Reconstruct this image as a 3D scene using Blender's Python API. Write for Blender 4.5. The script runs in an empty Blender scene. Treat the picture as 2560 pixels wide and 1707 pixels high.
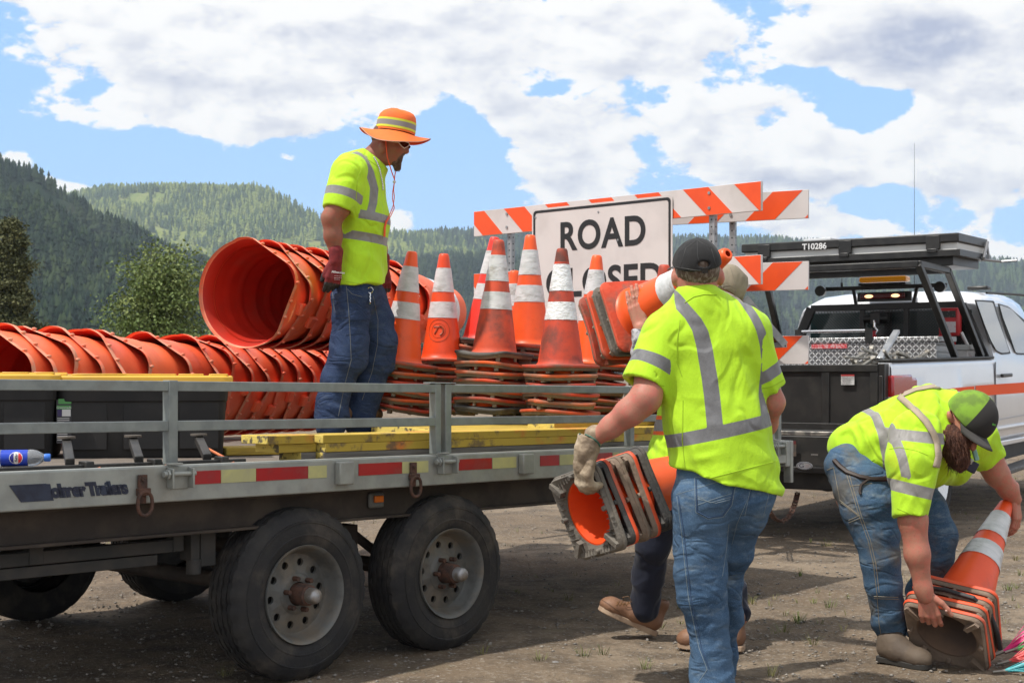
import bpy, bmesh, math, random
import numpy as np
from mathutils import Vector, Matrix, Euler
R = math.radians
scn = bpy.context.scene
C = scn.collection
random.seed(7); np.random.seed(7)

# ---------------------------------------------------------------- camera, sky, sun, exposure
F = 3556.0; CX = 1280.0; HY = 943.0; CH = 1.262          # focal length in photo pixels, optical centre, horizon row, eye height
cd = bpy.data.cameras.new('camera'); cam = bpy.data.objects.new('camera', cd); C.objects.link(cam)
cam.location = (0, 0, CH); cam.rotation_euler = (R(90), 0, 0)
cd.sensor_fit = 'HORIZONTAL'; cd.sensor_width = 36.0; cd.lens = 36.0 * F / 2560.0
cd.shift_y = (HY - 853.5) / 2560.0
cd.clip_start = 0.05; cd.clip_end = 20000
cd.dof.use_dof = True; cd.dof.focus_distance = 6.3; cd.dof.aperture_fstop = 11.0
scn.camera = cam
SUN_EL = 62.0
sun_dir = Vector((-0.86, -0.50, 0)).normalized() * math.cos(R(SUN_EL)) + Vector((0, 0, math.sin(R(SUN_EL))))
ld = bpy.data.lights.new('sun', 'SUN'); ld.energy = 4.9; ld.angle = R(1.4); ld.color = (1.0, .95, .87)
lo = bpy.data.objects.new('sun', ld); C.objects.link(lo)
lo.rotation_euler = sun_dir.to_track_quat('Z', 'Y').to_euler(); lo.location = (-20, 0, 40)
scn.view_settings.view_transform = 'Standard'; scn.view_settings.look = 'None'
scn.view_settings.exposure = -0.06; scn.view_settings.gamma = 1.0
scn.view_settings.use_curve_mapping = False
try:
    scn.cycles.use_denoising = True
    scn.cycles.max_bounces = 8; scn.cycles.volume_bounces = 0
    scn.cycles.use_adaptive_sampling = True
    scn.cycles.sample_clamp_indirect = 6.0
except Exception: pass

# ---------------------------------------------------------------- node helpers
class NT:
    def __init__(s, nt): s.nt = nt; s.n = nt.nodes; s.l = nt.links
    def new(s, t, **kw):
        nd = s.n.new(t)
        for k, v in kw.items(): setattr(nd, k, v)
        return nd
    def put(s, inp, v):
        if isinstance(v, bpy.types.NodeSocket): s.l.new(v, inp)
        else: inp.default_value = v
    def math(s, op, a, b=None, c=None, clamp=False):
        nd = s.new('ShaderNodeMath', operation=op, use_clamp=clamp)
        s.put(nd.inputs[0], a)
        if b is not None: s.put(nd.inputs[1], b)
        if c is not None: s.put(nd.inputs[2], c)
        return nd.outputs[0]
    def vmath(s, op, a, b=None):
        nd = s.new('ShaderNodeVectorMath', operation=op)
        s.put(nd.inputs[0], a)
        if b is not None: s.put(nd.inputs[1], b)
        return nd.outputs[1] if op in ('LENGTH', 'DOT_PRODUCT', 'DISTANCE') else nd.outputs[0]
    def noise(s, vec, scale, detail=4, rough=.55, dist=0, col=False, dim=None):
        nd = s.new('ShaderNodeTexNoise')
        if vec is not None: s.l.new(vec, nd.inputs['Vector'])
        nd.inputs['Scale'].default_value = scale; nd.inputs['Detail'].default_value = detail
        nd.inputs['Roughness'].default_value = rough; nd.inputs['Distortion'].default_value = dist
        return nd.outputs[1] if col else nd.outputs[0]
    def ss(s, v, a, b, o0=0., o1=1.):
        nd = s.new('ShaderNodeMapRange', interpolation_type='SMOOTHSTEP')
        s.put(nd.inputs[0], v); nd.inputs[1].default_value = a; nd.inputs[2].default_value = b
        nd.inputs[3].default_value = o0; nd.inputs[4].default_value = o1
        return nd.outputs[0]
    def mix(s, f, a, b):
        nd = s.new('ShaderNodeMix', data_type='RGBA'); s.put(nd.inputs[0], f)
        for i, v in ((6, a), (7, b)):
            if isinstance(v, bpy.types.NodeSocket): s.l.new(v, nd.inputs[i])
            else: nd.inputs[i].default_value = (*v, 1) if len(v) == 3 else v
        return nd.outputs[2]
    def mapping(s, vec, sc=(1, 1, 1), rot=(0, 0, 0), loc=(0, 0, 0)):
        nd = s.new('ShaderNodeMapping'); s.l.new(vec, nd.inputs[0])
        nd.inputs['Location'].default_value = loc; nd.inputs['Rotation'].default_value = rot; nd.inputs['Scale'].default_value = sc
        return nd.outputs[0]

# ---------------------------------------------------------------- world: clear sky plus broken cumulus, all by direction
wd = bpy.data.worlds.new('World'); scn.world = wd; wd.use_nodes = True
w = NT(wd.node_tree); w.n.clear()
wo = w.new('ShaderNodeOutputWorld'); bgS = w.new('ShaderNodeBackground'); bgC = w.new('ShaderNodeBackground')
sky = w.new('ShaderNodeTexSky', sky_type='NISHITA'); sky.sun_disc = False
sky.sun_elevation = R(SUN_EL); sky.sun_rotation = math.atan2(sun_dir.x, sun_dir.y)
sky.altitude = 600; sky.air_density = 1.0; sky.dust_density = 0.6; sky.ozone_density = 2.5
tint = w.mix(0.6, sky.outputs[0], (3.5, 6.4, 10.6))
w.l.new(tint, bgS.inputs[0]); bgS.inputs[1].default_value = 0.137
tc = w.new('ShaderNodeTexCoord'); D = tc.outputs['Generated']
def sd(x, y):
    v = Vector(((x - CX) / F, 1, (HY - y) / F)); return v.normalized()
# cloud banks: (photo direction x, y, radius x, radius y, weight)
BL = [(350, 40, 640, 170, 1.45), (1000, 40, 560, 150, 1.4), (1600, 60, 520, 160, 1.3), (2150, 70, 620, 150, 1.35), (2560, 150, 260, 170, .7),
      (250, 240, 280, 92, 1.2), (580, 285, 320, 62, 1.2), (760, 190, 260, 120, .9), (1090, 232, 150, 46, 1.0),
      (1700, 390, 360, 105, 1.25), (2020, 395, 280, 85, 1.2), (1470, 320, 240, 75, 1.1), (1400, 450, 150, 85, 1.0), (1900, 270, 180, 80, 1.0), (1300, 285, 120, 52, 1.1),
      (2480, 470, 170, 110, 1.2), (2480, 300, 200, 110, 1.0), (2400, 200, 160, 90, .8),
      (40, 400, 90, 46, 1.05), (130, 462, 130, 36, 1.1), (2060, 560, 160, 46, 1.05), (2520, 640, 110, 40, .9), (716, 397, 40, 16, .95), (2330, 400, 60, 30, .4),
      (1120, 330, 120, 50, -.8), (420, 415, 520, 55, -1.1), (920, 330, 160, 50, -.7), (50, 195, 70, 26, -1.0), (1130, 440, 110, 90, -1.0), (2020, 190, 130, 38, -.9), (2230, 260, 120, 48, -.9), (2190, 500, 100, 50, -.75),
      (1370, 228, 60, 18, -.55), (1400, 378, 60, 26, -.8), (180, 235, 28, 14, -.8), (700, 480, 500, 40, -.9)]
GREY = [(60, 110, 330, 80, .55), (1250, 210, 420, 60, .75), (930, 150, 300, 60, .45), (2300, 90, 420, 90, .75), (1760, 470, 420, 40, .65), (1650, 225, 160, 50, .45), (560, 215, 260, 40, .35), (2480, 540, 160, 40, .4)]
def blobs(L0, stretch):
    acc = None
    for (bx, by, rx, ry, wt) in L0:
        c = sd(bx, by); dv = w.vmath('SUBTRACT', D, (c.x, c.y, c.z)); dv = w.vmath('MULTIPLY', dv, (F / rx, F / rx * .5, F / ry)); L = w.vmath('LENGTH', dv)
        v = w.ss(L, 0.0, stretch, wt, 0.0); acc = v if acc is None else w.math('ADD', acc, v)
    return acc
grey = blobs(GREY, 1.5)
acc = blobs(BL, 1.45)
acc = w.math('MINIMUM', acc, 1.15)
Dn = w.mapping(D, sc=(1, 1, 1.75))
def ridge(vec, scale, det):
    nd = w.new('ShaderNodeTexNoise'); nd.noise_type = 'RIDGED_MULTIFRACTAL'; nd.normalize = False; w.l.new(vec, nd.inputs['Vector']); nd.inputs['Scale'].default_value = scale
    nd.inputs['Detail'].default_value = det; nd.inputs['Roughness'].default_value = .5; nd.inputs['Offset'].default_value = .9; nd.inputs['Gain'].default_value = 1.3; nd.inputs['Lacunarity'].default_value = 2.1
    return nd.outputs[0]
def cloud_h(vec, d1=7, d2=4): return w.math('SUBTRACT', w.math('MULTIPLY', w.noise(vec, 10.0, d1, .59, 0), 1.0), w.math('MULTIPLY', ridge(vec, 15.0, d2), .060))
n0 = w.math('ADD', cloud_h(Dn), .08)
sx = w.new('ShaderNodeSeparateXYZ'); w.l.new(D, sx.inputs[0])
elsewhere = w.ss(sx.outputs[1], 0.6, 0.88, 0.62, 0.0)
hi = w.ss(sx.outputs[2], 0.27, 0.42, 0.0, 0.62)
gen = w.math('MAXIMUM', elsewhere, hi)
cov = w.math('ADD', w.math('ADD', w.math('MULTIPLY', acc, .62), gen), w.math('MULTIPLY_ADD', n0, 4.2, -2.17))
mask = w.ss(cov, 0.20, 0.42)
# self shading from the relief of the puffs: tops face the sun, undersides and thick middles go blue grey
n1 = w.math('ADD', cloud_h(w.vmath('ADD', Dn, (-.006, 0, .014)), 6, 3), .08)
dif = w.math('SUBTRACT', n0, n1)
lit = w.math('MULTIPLY_ADD', dif, 3.6, .93)
big = w.noise(w.mapping(D, sc=(1, 1, 2.6), loc=(.3, 0, .2)), 4.2, 4, .55)
thick = w.ss(cov, .50, 1.2)
lit = w.math('SUBTRACT', lit, w.math('MULTIPLY', thick, w.ss(big, .42, .62, 0.0, .28)))
lit = w.math('SUBTRACT', lit, w.math('MULTIPLY', w.math('MULTIPLY', grey, thick), 1.0), clamp=True)
ccol = w.mix(lit, (.46, .51, .66), (1.0, .995, .985))
w.l.new(ccol, bgC.inputs[0]); bgC.inputs[1].default_value = 1.12
mx = w.new('ShaderNodeMixShader'); w.l.new(mask, mx.inputs[0]); w.l.new(bgS.outputs[0], mx.inputs[1]); w.l.new(bgC.outputs[0], mx.inputs[2])
w.l.new(mx.outputs[0], wo.inputs[0])
try: wd.cycles.sampling_method = 'MANUAL'; wd.cycles.sample_map_resolution = 512
except Exception: pass

# ---------------------------------------------------------------- frames of reference
def W(x, y, Z): return Vector(((x - CX) / F * Z, Z, CH + (HY - y) / F * Z))      # photo direction at depth Z
def pr(p, Z): return p * Z / F                                                   # photo pixels to metres
def HZ(x, h, y):                                                                 # point at height h seen in row y
    Z = (CH - h) * F / (y - HY); return W(x, y, Z)
class Frame:
    def __init__(s, o, a, pitch=0.0):
        s.o = Vector(o); s.d = Vector((math.sin(a), math.cos(a), 0)); s.n = Vector((-math.cos(a), math.sin(a), 0)); s.p = pitch
        s.d3 = Vector((s.d.x, s.d.y, s.p)).normalized(); s.z = s.n.cross(s.d3) * -1 if s.n.cross(s.d3).z < 0 else s.n.cross(s.d3)
        s.M = Matrix((( s.d3.x, s.n.x, s.z.x, s.o.x), (s.d3.y, s.n.y, s.z.y, s.o.y), (s.d3.z, s.n.z, s.z.z, s.o.z), (0, 0, 0, 1)))
    def P(s, u, v, h=0.0): return s.o + s.d * u + s.n * v + Vector((0, 0, h + s.p * u))
    def u(s, x, v):
        k = (x - CX) / F; o = s.o + s.n * v
        return (k * o.y - o.x) / (s.d.x - k * s.d.y)
    def h(s, x, y, v):                                                           # height above frame at photo x,y on plane v
        u = s.u(x, v); Z = (s.o + s.d * u + s.n * v).y
        return CH + (HY - y) / F * Z - s.p * u
TA = math.atan(.9056)
TR = Frame((-.859, 5.93, 0), TA, -.0115)                                         # trailer: u along its side, v across, away from us
TK = Frame((2.853, 10.7, 0), R(33), .020)                                        # truck: u forward from tail, v to its left

# ---------------------------------------------------------------- materials
MATS = {}
def mk(name, c, c2=None, sc=6, th=(.42, .62), rough=.6, metal=0., bump=0., bs=60, det=6, dirt=None, dsc=3, dth=(.5, .75), coat=0., stretch=(1, 1, 1),
       spec=.5, vary=0., sub=0., r2=None, trans=0., grime=None):
    if name in MATS: return MATS[name]
    m = bpy.data.materials.new(name); m.use_nodes = True; t = NT(m.node_tree); b = t.n['Principled BSDF']
    co = t.new('ShaderNodeTexCoord').outputs['Object']
    oi = t.new('ShaderNodeObjectInfo')
    off = t.math('MULTIPLY', oi.outputs['Random'], 37.0)
    cv = t.new('ShaderNodeCombineXYZ'); t.l.new(off, cv.inputs[0]); t.l.new(off, cv.inputs[1])
    co = t.vmath('ADD', t.mapping(co, sc=stretch), cv.outputs[0])
    col = (*c, 1)
    if c2 is not None:
        col = t.mix(t.ss(t.noise(co, sc, det), th[0], th[1]), c, c2)
    if dirt is not None:
        f = t.ss(t.noise(co, dsc, 8, .65), dth[0], dth[1], 0, dirt[1])
        col = t.mix(f, col if isinstance(col, bpy.types.NodeSocket) else c, dirt[0])
    if vary:
        hs = t.new('ShaderNodeHueSaturation'); hs.inputs['Saturation'].default_value = 1
        t.put(hs.inputs['Color'], col); t.l.new(t.math('MULTIPLY_ADD', oi.outputs['Random'], vary, 1 - vary / 2), hs.inputs['Value'])
        t.l.new(t.math('MULTIPLY_ADD', oi.outputs['Random'], vary * .04, .5 - vary * .012), hs.inputs['Hue'])
        col = hs.outputs[0]
    t.put(b.inputs['Base Color'], col)
    b.inputs['Metallic'].default_value = metal
    if r2 is None: b.inputs['Roughness'].default_value = rough
    else: t.l.new(t.ss(t.noise(co, dsc * 1.7, 5), .35, .7, rough, r2), b.inputs['Roughness'])
    b.inputs['Specular IOR Level'].default_value = spec
    if coat: b.inputs['Coat Weight'].default_value = coat; b.inputs['Coat Roughness'].default_value = .06
    if trans: b.inputs['Transmission Weight'].default_value = trans
    if sub: b.inputs['Subsurface Weight'].default_value = sub; b.inputs['Subsurface Radius'].default_value = (.03, .01, .006); b.inputs['Subsurface Scale'].default_value = .5
    if bump:
        bn = t.new('ShaderNodeBump'); bn.inputs['Strength'].default_value = bump; bn.inputs['Distance'].default_value = .01
        t.l.new(t.noise(co, bs, 5), bn.inputs['Height']); t.l.new(bn.outputs[0], b.inputs['Normal'])
    MATS[name] = m; return m
def srgb(r, g, b):
    return tuple(((v / 255) / 12.92 if v <= 10 else ((v / 255 + .055) / 1.055) ** 2.4) for v in (r, g, b))

# ---------------------------------------------------------------- meshes
def link_mesh(name, V, Fc, mats, parent=None, mi=None, ang=35, bevel=0., seg=2, smooth=True, attrs=None):
    me = bpy.data.meshes.new(name)
    if parent is not None and 'o' in PARENT_O.get(parent.name, {}):
        o = PARENT_O[parent.name]['o']; V = [(v[0] - o[0], v[1] - o[1], v[2] - o[2]) for v in V] if not isinstance(V, np.ndarray) else V - np.array(o, V.dtype)
    if isinstance(V, np.ndarray):
        nf = len(Fc); k = Fc.shape[1]
        me.vertices.add(len(V)); me.vertices.foreach_set('co', V.astype(np.float32).ravel())
        me.loops.add(nf * k); me.loops.foreach_set('vertex_index', Fc.astype(np.int32).ravel())
        me.polygons.add(nf); me.polygons.foreach_set('loop_start', np.arange(0, nf * k, k, dtype=np.int32))
        me.polygons.foreach_set('loop_total', np.full(nf, k, np.int32))
        me.update(calc_edges=True)
    else:
        me.from_pydata([tuple(v) for v in V], [], Fc); me.update()
    if not isinstance(mats, (list, tuple)): mats = [mats]
    for m in mats: me.materials.append(m)
    if mi is not None: me.polygons.foreach_set('material_index', np.array(mi, np.int32))
    if smooth:
        me.polygons.foreach_set('use_smooth', np.ones(len(me.polygons), bool))
        if ang and ang < 180:
            try: me.set_sharp_from_angle(angle=R(ang))
            except Exception: pass
    if attrs:
        for k, a in attrs.items():
            at = me.attributes.new(k, 'FLOAT', 'POINT'); at.data.foreach_set('value', np.asarray(a, np.float32))
    me.validate(); me.update()
    ob = bpy.data.objects.new(name, me); C.objects.link(ob)
    if parent is not None:
        ob.parent = parent
        if parent.name in PARENT_O: PARENT_O[ob.name] = PARENT_O[parent.name]
    if bevel:
        bm_ = ob.modifiers.new('bevel', 'BEVEL'); bm_.width = bevel; bm_.segments = seg; bm_.limit_method = 'ANGLE'; bm_.angle_limit = R(40)
        try: bm_.harden_normals = False
        except Exception: pass
    return ob
PARENT_O = {}
class MB:
    def __init__(s): s.V = []; s.F = []; s.I = []
    def add(s, V, Fc, mi=0):
        b = len(s.V); s.V += [Vector(v) for v in V]; s.F += [tuple(b + i for i in f) for f in Fc]; s.I += [mi] * len(Fc); return s
    def hexa(s, P, mi=0):      # 8 corners: bottom 0-3, top 4-7
        return s.add(P, [(0, 3, 2, 1), (4, 5, 6, 7), (0, 1, 5, 4), (1, 2, 6, 5), (2, 3, 7, 6), (3, 0, 4, 7)], mi)
    def box(s, c, d, M=None, mi=0):
        x, y, z = [k / 2 for k in d]; c = Vector(c)
        P = [Vector(p) for p in ((-x, -y, -z), (x, -y, -z), (x, y, -z), (-x, y, -z), (-x, -y, z), (x, -y, z), (x, y, z), (-x, y, z))]
        P = [(M.to_3x3() @ p if M is not None else p) + c for p in P]
        return s.hexa(P, mi)
    def fbox(s, fr, u0, u1, v0, v1, h0, h1, mi=0):
        P = [fr.P(u, v, h) for h in (h0, h1) for (u, v) in ((u0, v0), (u1, v0), (u1, v1), (u0, v1))]
        return s.hexa(P, mi)
    def bar(s, p0, p1, w, t=None, up=(0, 0, 1), mi=0):     # rectangular bar
        p0 = Vector(p0); p1 = Vector(p1); t = t or w; d = (p1 - p0).normalized(); up = Vector(up)
        a = d.cross(up);
        if a.length < 1e-4: a = d.cross(Vector((1, 0, 0)))
        a.normalize(); b = a.cross(d).normalized()
        P = [p + a * (i * w / 2) + b * (j * t / 2) for p in (p0, p1) for (i, j) in ((-1, -1), (1, -1), (1, 1), (-1, 1))]
        return s.hexa(P, mi)
    def tube(s, p0, p1, r0, r1=None, n=16, cap=True, mi=0):
        return s.path([p0, p1], [r0, r0 if r1 is None else r1], n, cap, mi)
    def path(s, pts, rs, n=10, cap=True, mi=0, closed=False):
        pts = [Vector(p) for p in pts]; m = len(pts)
        if not hasattr(rs, '__len__'): rs = [rs] * m
        fr = None; rings = []
        for i, p in enumerate(pts):
            if closed: t = pts[(i + 1) % m] - pts[i - 1]
            else: t = (pts[min(i + 1, m - 1)] - pts[max(i - 1, 0)])
            t.normalize()
            if fr is None:
                a = t.cross(Vector((0, 0, 1)))
                if a.length < .05: a = t.cross(Vector((1, 0, 0)))
                a.normalize()
            else: a = (fr - t * fr.dot(t)).normalized()
            fr = a; b = t.cross(a)
            rings.append([p + (a * math.cos(2 * math.pi * k / n) + b * math.sin(2 * math.pi * k / n)) * rs[i] for k in range(n)])
        V = [v for r_ in rings for v in r_]; Fc = []
        for i in range(m if closed else m - 1):
            j = (i + 1) % m
            for k in range(n): Fc.append((i * n + k, i * n + (k + 1) % n, j * n + (k + 1) % n, j * n + k))
        if cap and not closed: Fc += [tuple(range(n - 1, -1, -1)), tuple((m - 1) * n + k for k in range(n))]
        return s.add(V, Fc, mi)
    def lathe(s, prof, M=None, n=48, mi=0, cap0=False, cap1=False):   # prof: list of (r, z)
        V = []; Fc = []
        for (r_, z) in prof:
            for k in range(n):
                a = 2 * math.pi * k / n; V.append(Vector((r_ * math.cos(a), r_ * math.sin(a), z)))
        if M is not None: V = [M @ v for v in V]
        for i in range(len(prof) - 1):
            for k in range(n): Fc.append((i * n + k, i * n + (k + 1) % n, (i + 1) * n + (k + 1) % n, (i + 1) * n + k))
        if cap0: Fc.append(tuple(range(n - 1, -1, -1)))
        if cap1: Fc.append(tuple((len(prof) - 1) * n + k for k in range(n)))
        return s.add(V, Fc, mi)
    def ell(s, c, r, M=None, nu=20, nv=12, mi=0):
        V = []; Fc = []; c = Vector(c)
        for i in range(nv + 1):
            ph = math.pi * i / nv
            for k in range(nu):
                a = 2 * math.pi * k / nu
                p = Vector((r[0] * math.sin(ph) * math.cos(a), r[1] * math.sin(ph) * math.sin(a), r[2] * math.cos(ph)))
                V.append((M.to_3x3() @ p if M is not None else p) + c)
        for i in range(nv):
            for k in range(nu): Fc.append((i * nu + k, i * nu + (k + 1) % nu, (i + 1) * nu + (k + 1) % nu, (i + 1) * nu + k))
        return s.add(V, Fc, mi)
    def prism(s, poly, ext, mi=0):      # poly: 3D points, ext: vector
        n = len(poly); poly = [Vector(p) for p in poly]; ext = Vector(ext)
        V = poly + [p + ext for p in poly]
        return s.add(V, [tuple(range(n - 1, -1, -1)), tuple(range(n, 2 * n))] + [(i, (i + 1) % n, n + (i + 1) % n, n + i) for i in range(n)], mi)
    def build(s, name, mats, parent=None, bevel=0., ang=35, seg=2):
        ob = link_mesh(name, s.V, s.F, mats, parent, s.I, ang, bevel, seg)
        bm = bmesh.new(); bm.from_mesh(ob.data); bmesh.ops.recalc_face_normals(bm, faces=bm.faces); bm.to_mesh(ob.data); bm.free()
        return ob
def tag(o, label=None, cat=None, group=None, kind=None):
    if label: o['label'] = label
    if cat: o['category'] = cat
    if group: o['group'] = group
    if kind: o['kind'] = kind
    return o
def empty(name, loc=(0, 0, 0), label=None, cat=None, group=None):
    o = bpy.data.objects.new(name, None); C.objects.link(o); o.empty_display_size = .1
    o.location = loc; PARENT_O[o.name] = {'o': tuple(loc)}
    return tag(o, label, cat, group)
def copy_tree(o, parent=None, M=None):
    c = o.copy(); C.objects.link(c)
    if parent is not None: c.parent = parent
    if M is not None: c.matrix_basis = M
    for ch in [k for k in bpy.data.objects if k.parent == o]: copy_tree(ch, c)
    return c
def text_mesh(name, body, M, size, mat, parent=None, ext=.0015, off=0., sx=1.0, shear=0., spacing=1.0, align='CENTER'):
    cu = bpy.data.curves.new(name, 'FONT'); cu.body = body; cu.size = size; cu.extrude = ext; cu.offset = off; cu.shear = shear
    cu.align_x = align; cu.align_y = 'CENTER'; cu.space_character = spacing; cu.resolution_u = 6
    to = bpy.data.objects.new(name + '_src', cu); C.objects.link(to)
    dg = bpy.context.evaluated_depsgraph_get(); me = bpy.data.meshes.new_from_object(to.evaluated_get(dg))
    bpy.data.objects.remove(to); bpy.data.curves.remove(cu)
    V = [M @ Vector((v.co.x * sx, v.co.y, v.co.z)) for v in me.vertices]; Fc = [tuple(p.vertices) for p in me.polygons]
    bpy.data.meshes.remove(me)
    return link_mesh(name, V, Fc, mat, parent, smooth=False)
def basis(o, x, y, z=None):
    x = Vector(x).normalized(); y = Vector(y); y = (y - x * y.dot(x)).normalized(); z = x.cross(y)
    return Matrix(((x.x, y.x, z.x, o[0]), (x.y, y.y, z.y, o[1]), (x.z, y.z, z.z, o[2]), (0, 0, 0, 1)))

# value noise for geometry
def vnoise(P, seed=0):
    P = np.asarray(P, np.float32); i = np.floor(P).astype(np.int64); f = (P - i).astype(np.float32); f = f * f * (3 - 2 * f)
    def hsh(ix, iy, iz):
        h = (ix * 374761393 + iy * 668265263 + iz * 2147483647 + seed * 1274126177) & 0xffffffff
        h = ((h ^ (h >> 13)) * 1274126177) & 0xffffffff
        return ((h ^ (h >> 16)) & 0xffff).astype(np.float32) / 65535.0
    o = 0
    for dx in (0, 1):
        for dy in (0, 1):
            for dz in (0, 1):
                wgt = (f[..., 0] if dx else 1 - f[..., 0]) * (f[..., 1] if dy else 1 - f[..., 1]) * (f[..., 2] if dz else 1 - f[..., 2])
                o = o + wgt * hsh(i[..., 0] + dx, i[..., 1] + dy, i[..., 2] + dz)
    return o
def fbm(P, oct=4, seed=0):
    P = np.asarray(P, np.float32); a = .5; o = 0; t = 0
    for k in range(oct): o = o + a * vnoise(P * (2 ** k), seed + k); t += a; a *= .5
    return o / t
# ================================================================ THE SETTING
# ground: one sheet, finely divided near the trailer and reaching the horizon
def ground():
    n = 420; t = np.linspace(-1, 1, n); A = 7000 / math.sinh(9.0)
    xs = A * np.sinh(9.0 * t) + .6; ys = A * np.sinh(9.0 * t) + 6.5
    X, Y = np.meshgrid(xs, ys); P = np.stack([X, Y, X * 0], -1)
    d = np.hypot(X - .6, Y - 6.5); f = np.clip(1 - d / 60, 0, 1)
    Z = (fbm(P * .9, 3, 3) - .5) * .05 * f + (fbm(P * 7, 3, 5) - .5) * .018 * np.clip(1 - d / 14, 0, 1) - .004
    V = np.stack([X, Y, Z], -1).reshape(-1, 3)
    i = np.arange(n * n).reshape(n, n); Q = np.stack([i[:-1, :-1], i[:-1, 1:], i[1:, 1:], i[1:, :-1]], -1).reshape(-1, 4)
    m = bpy.data.materials.new('packed_dirt'); m.use_nodes = True; t = NT(m.node_tree); b = t.n['Principled BSDF']
    co = t.new('ShaderNodeTexCoord').outputs['Object']
    big = t.noise(co, .45, 5, .6); mid = t.noise(co, 3.2, 6, .65); fine = t.noise(co, 38, 6, .7); vf = t.noise(co, 160, 3, .6)
    c = t.mix(t.ss(big, .38, .62), (.172, .128, .088), (.245, .192, .138))
    c = t.mix(t.ss(mid, .42, .62, 0, .9), c, (.118, .092, .068))
    c = t.mix(t.ss(fine, .52, .66, 0, .6), c, (.36, .32, .27))
    c = t.mix(t.ss(fine, .30, .42, .55, 0), c, (.075, .060, .047))
    vo = t.new('ShaderNodeTexVoronoi'); t.l.new(co, vo.inputs['Vector']); vo.inputs['Scale'].default_value = 42
    peb = t.ss(vo.outputs['Distance'], .12, .26, 1, 0)
    c = t.mix(t.math('MULTIPLY', peb, t.ss(mid, .45, .6, 0, .7)), c, (.32, .30, .275))
    gr = t.math('MULTIPLY', t.ss(t.noise(co, 1.1, 6, .7), .60, .72, 0, .35), t.ss(fine, .4, .6))
    c = t.mix(gr, c, (.10, .115, .035))
    t.l.new(c, b.inputs['Base Color']); b.inputs['Roughness'].default_value = .95; b.inputs['Specular IOR Level'].default_value = .2
    h = t.math('ADD', t.math('MULTIPLY', fine, .7), t.math('ADD', t.math('MULTIPLY', vf, .3), t.math('MULTIPLY', mid, 1.5)))
    h = t.math('ADD', h, t.math('MULTIPLY', peb, .5))
    bn = t.new('ShaderNodeBump'); bn.inputs['Strength'].default_value = .9; bn.inputs['Distance'].default_value = .02
    t.l.new(h, bn.inputs['Height']); t.l.new(bn.outputs[0], b.inputs['Normal'])
    tag(link_mesh('ground', V, Q, m, ang=180), kind='structure')
ground()

# scattered gravel (nobody could count it)
def gravel():
    rng = np.random.RandomState(3); N = 14000
    ico = [(0, 0, 1), (.9, 0, .3), (.28, .86, .25), (-.73, .53, .35), (-.73, -.53, .2), (.28, -.86, .33), (.1, .1, -.5)]
    fc = [(0, 1, 2), (0, 2, 3), (0, 3, 4), (0, 4, 5), (0, 5, 1), (6, 2, 1), (6, 3, 2), (6, 4, 3), (6, 5, 4), (6, 1, 5)]
    B = np.array(ico, np.float32)
    Z = 4.6 * (16 / 4.6) ** rng.rand(N); X = (rng.rand(N) - .5) * Z * .85
    s = .003 + .013 * rng.rand(N) ** 3.2; th = rng.rand(N) * 6.28
    V = B[None] * (1 + .35 * (rng.rand(N, 7, 1) - .5)) * s[:, None, None] * np.array([1, .8, .6])
    c, q = np.cos(th), np.sin(th); x = V[..., 0] * c[:, None] - V[..., 1] * q[:, None]; y = V[..., 0] * q[:, None] + V[..., 1] * c[:, None]
    V = np.stack([x + X[:, None], y + Z[:, None], V[..., 2] + .002], -1).reshape(-1, 3)
    Fc = (np.array(fc)[None] + 7 * np.arange(N)[:, None, None]).reshape(-1, 3)
    m = mk('gravel_stone', (.17, .155, .14), (.30, .27, .235), 9, (.35, .65), .9)
    tag(link_mesh('gravel', V.astype(np.float32), Fc, m, ang=180), 'loose gravel scattered over the packed dirt', 'gravel', kind='stuff')
gravel()
def rock(x, y, s, label, col):
    c = HZ(x, 0, y); rng = np.random.RandomState(int(x)); mb = MB(); mb.ell((0, 0, 0), (s, s * .8, s * .6), nu=12, nv=8)
    V = np.array([tuple(v) for v in mb.V]); k = .7 + .6 * vnoise(V / s * 1.3 + 9 + x, 4); V = V * k[:, None]; V[:, 2] += s * .3
    o = link_mesh('rock', [Vector(v) + c for v in V], mb.F, mk('rock_' + col, *{'dark': ((.10, .095, .09), (.2, .19, .18)), 'pale': ((.34, .29, .22), (.45, .4, .33))}[col], 20, bump=.5), ang=25)
    tag(o, label, 'rock', 'small rocks on the dirt')
rock(1388, 1660, .018, 'dark grey rock on the dirt in front of the tandem wheels', 'dark')
rock(1526, 1675, .014, 'pale tan rock on the dirt between the trailer and the man in light jeans', 'pale')
rock(1662, 1688, .017, 'grey brown rock beside the trouser hem of the man in light jeans', 'dark')
rock(1896, 1486, .013, 'small dark rock on the dirt right of the light blue jeans', 'dark')

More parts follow.
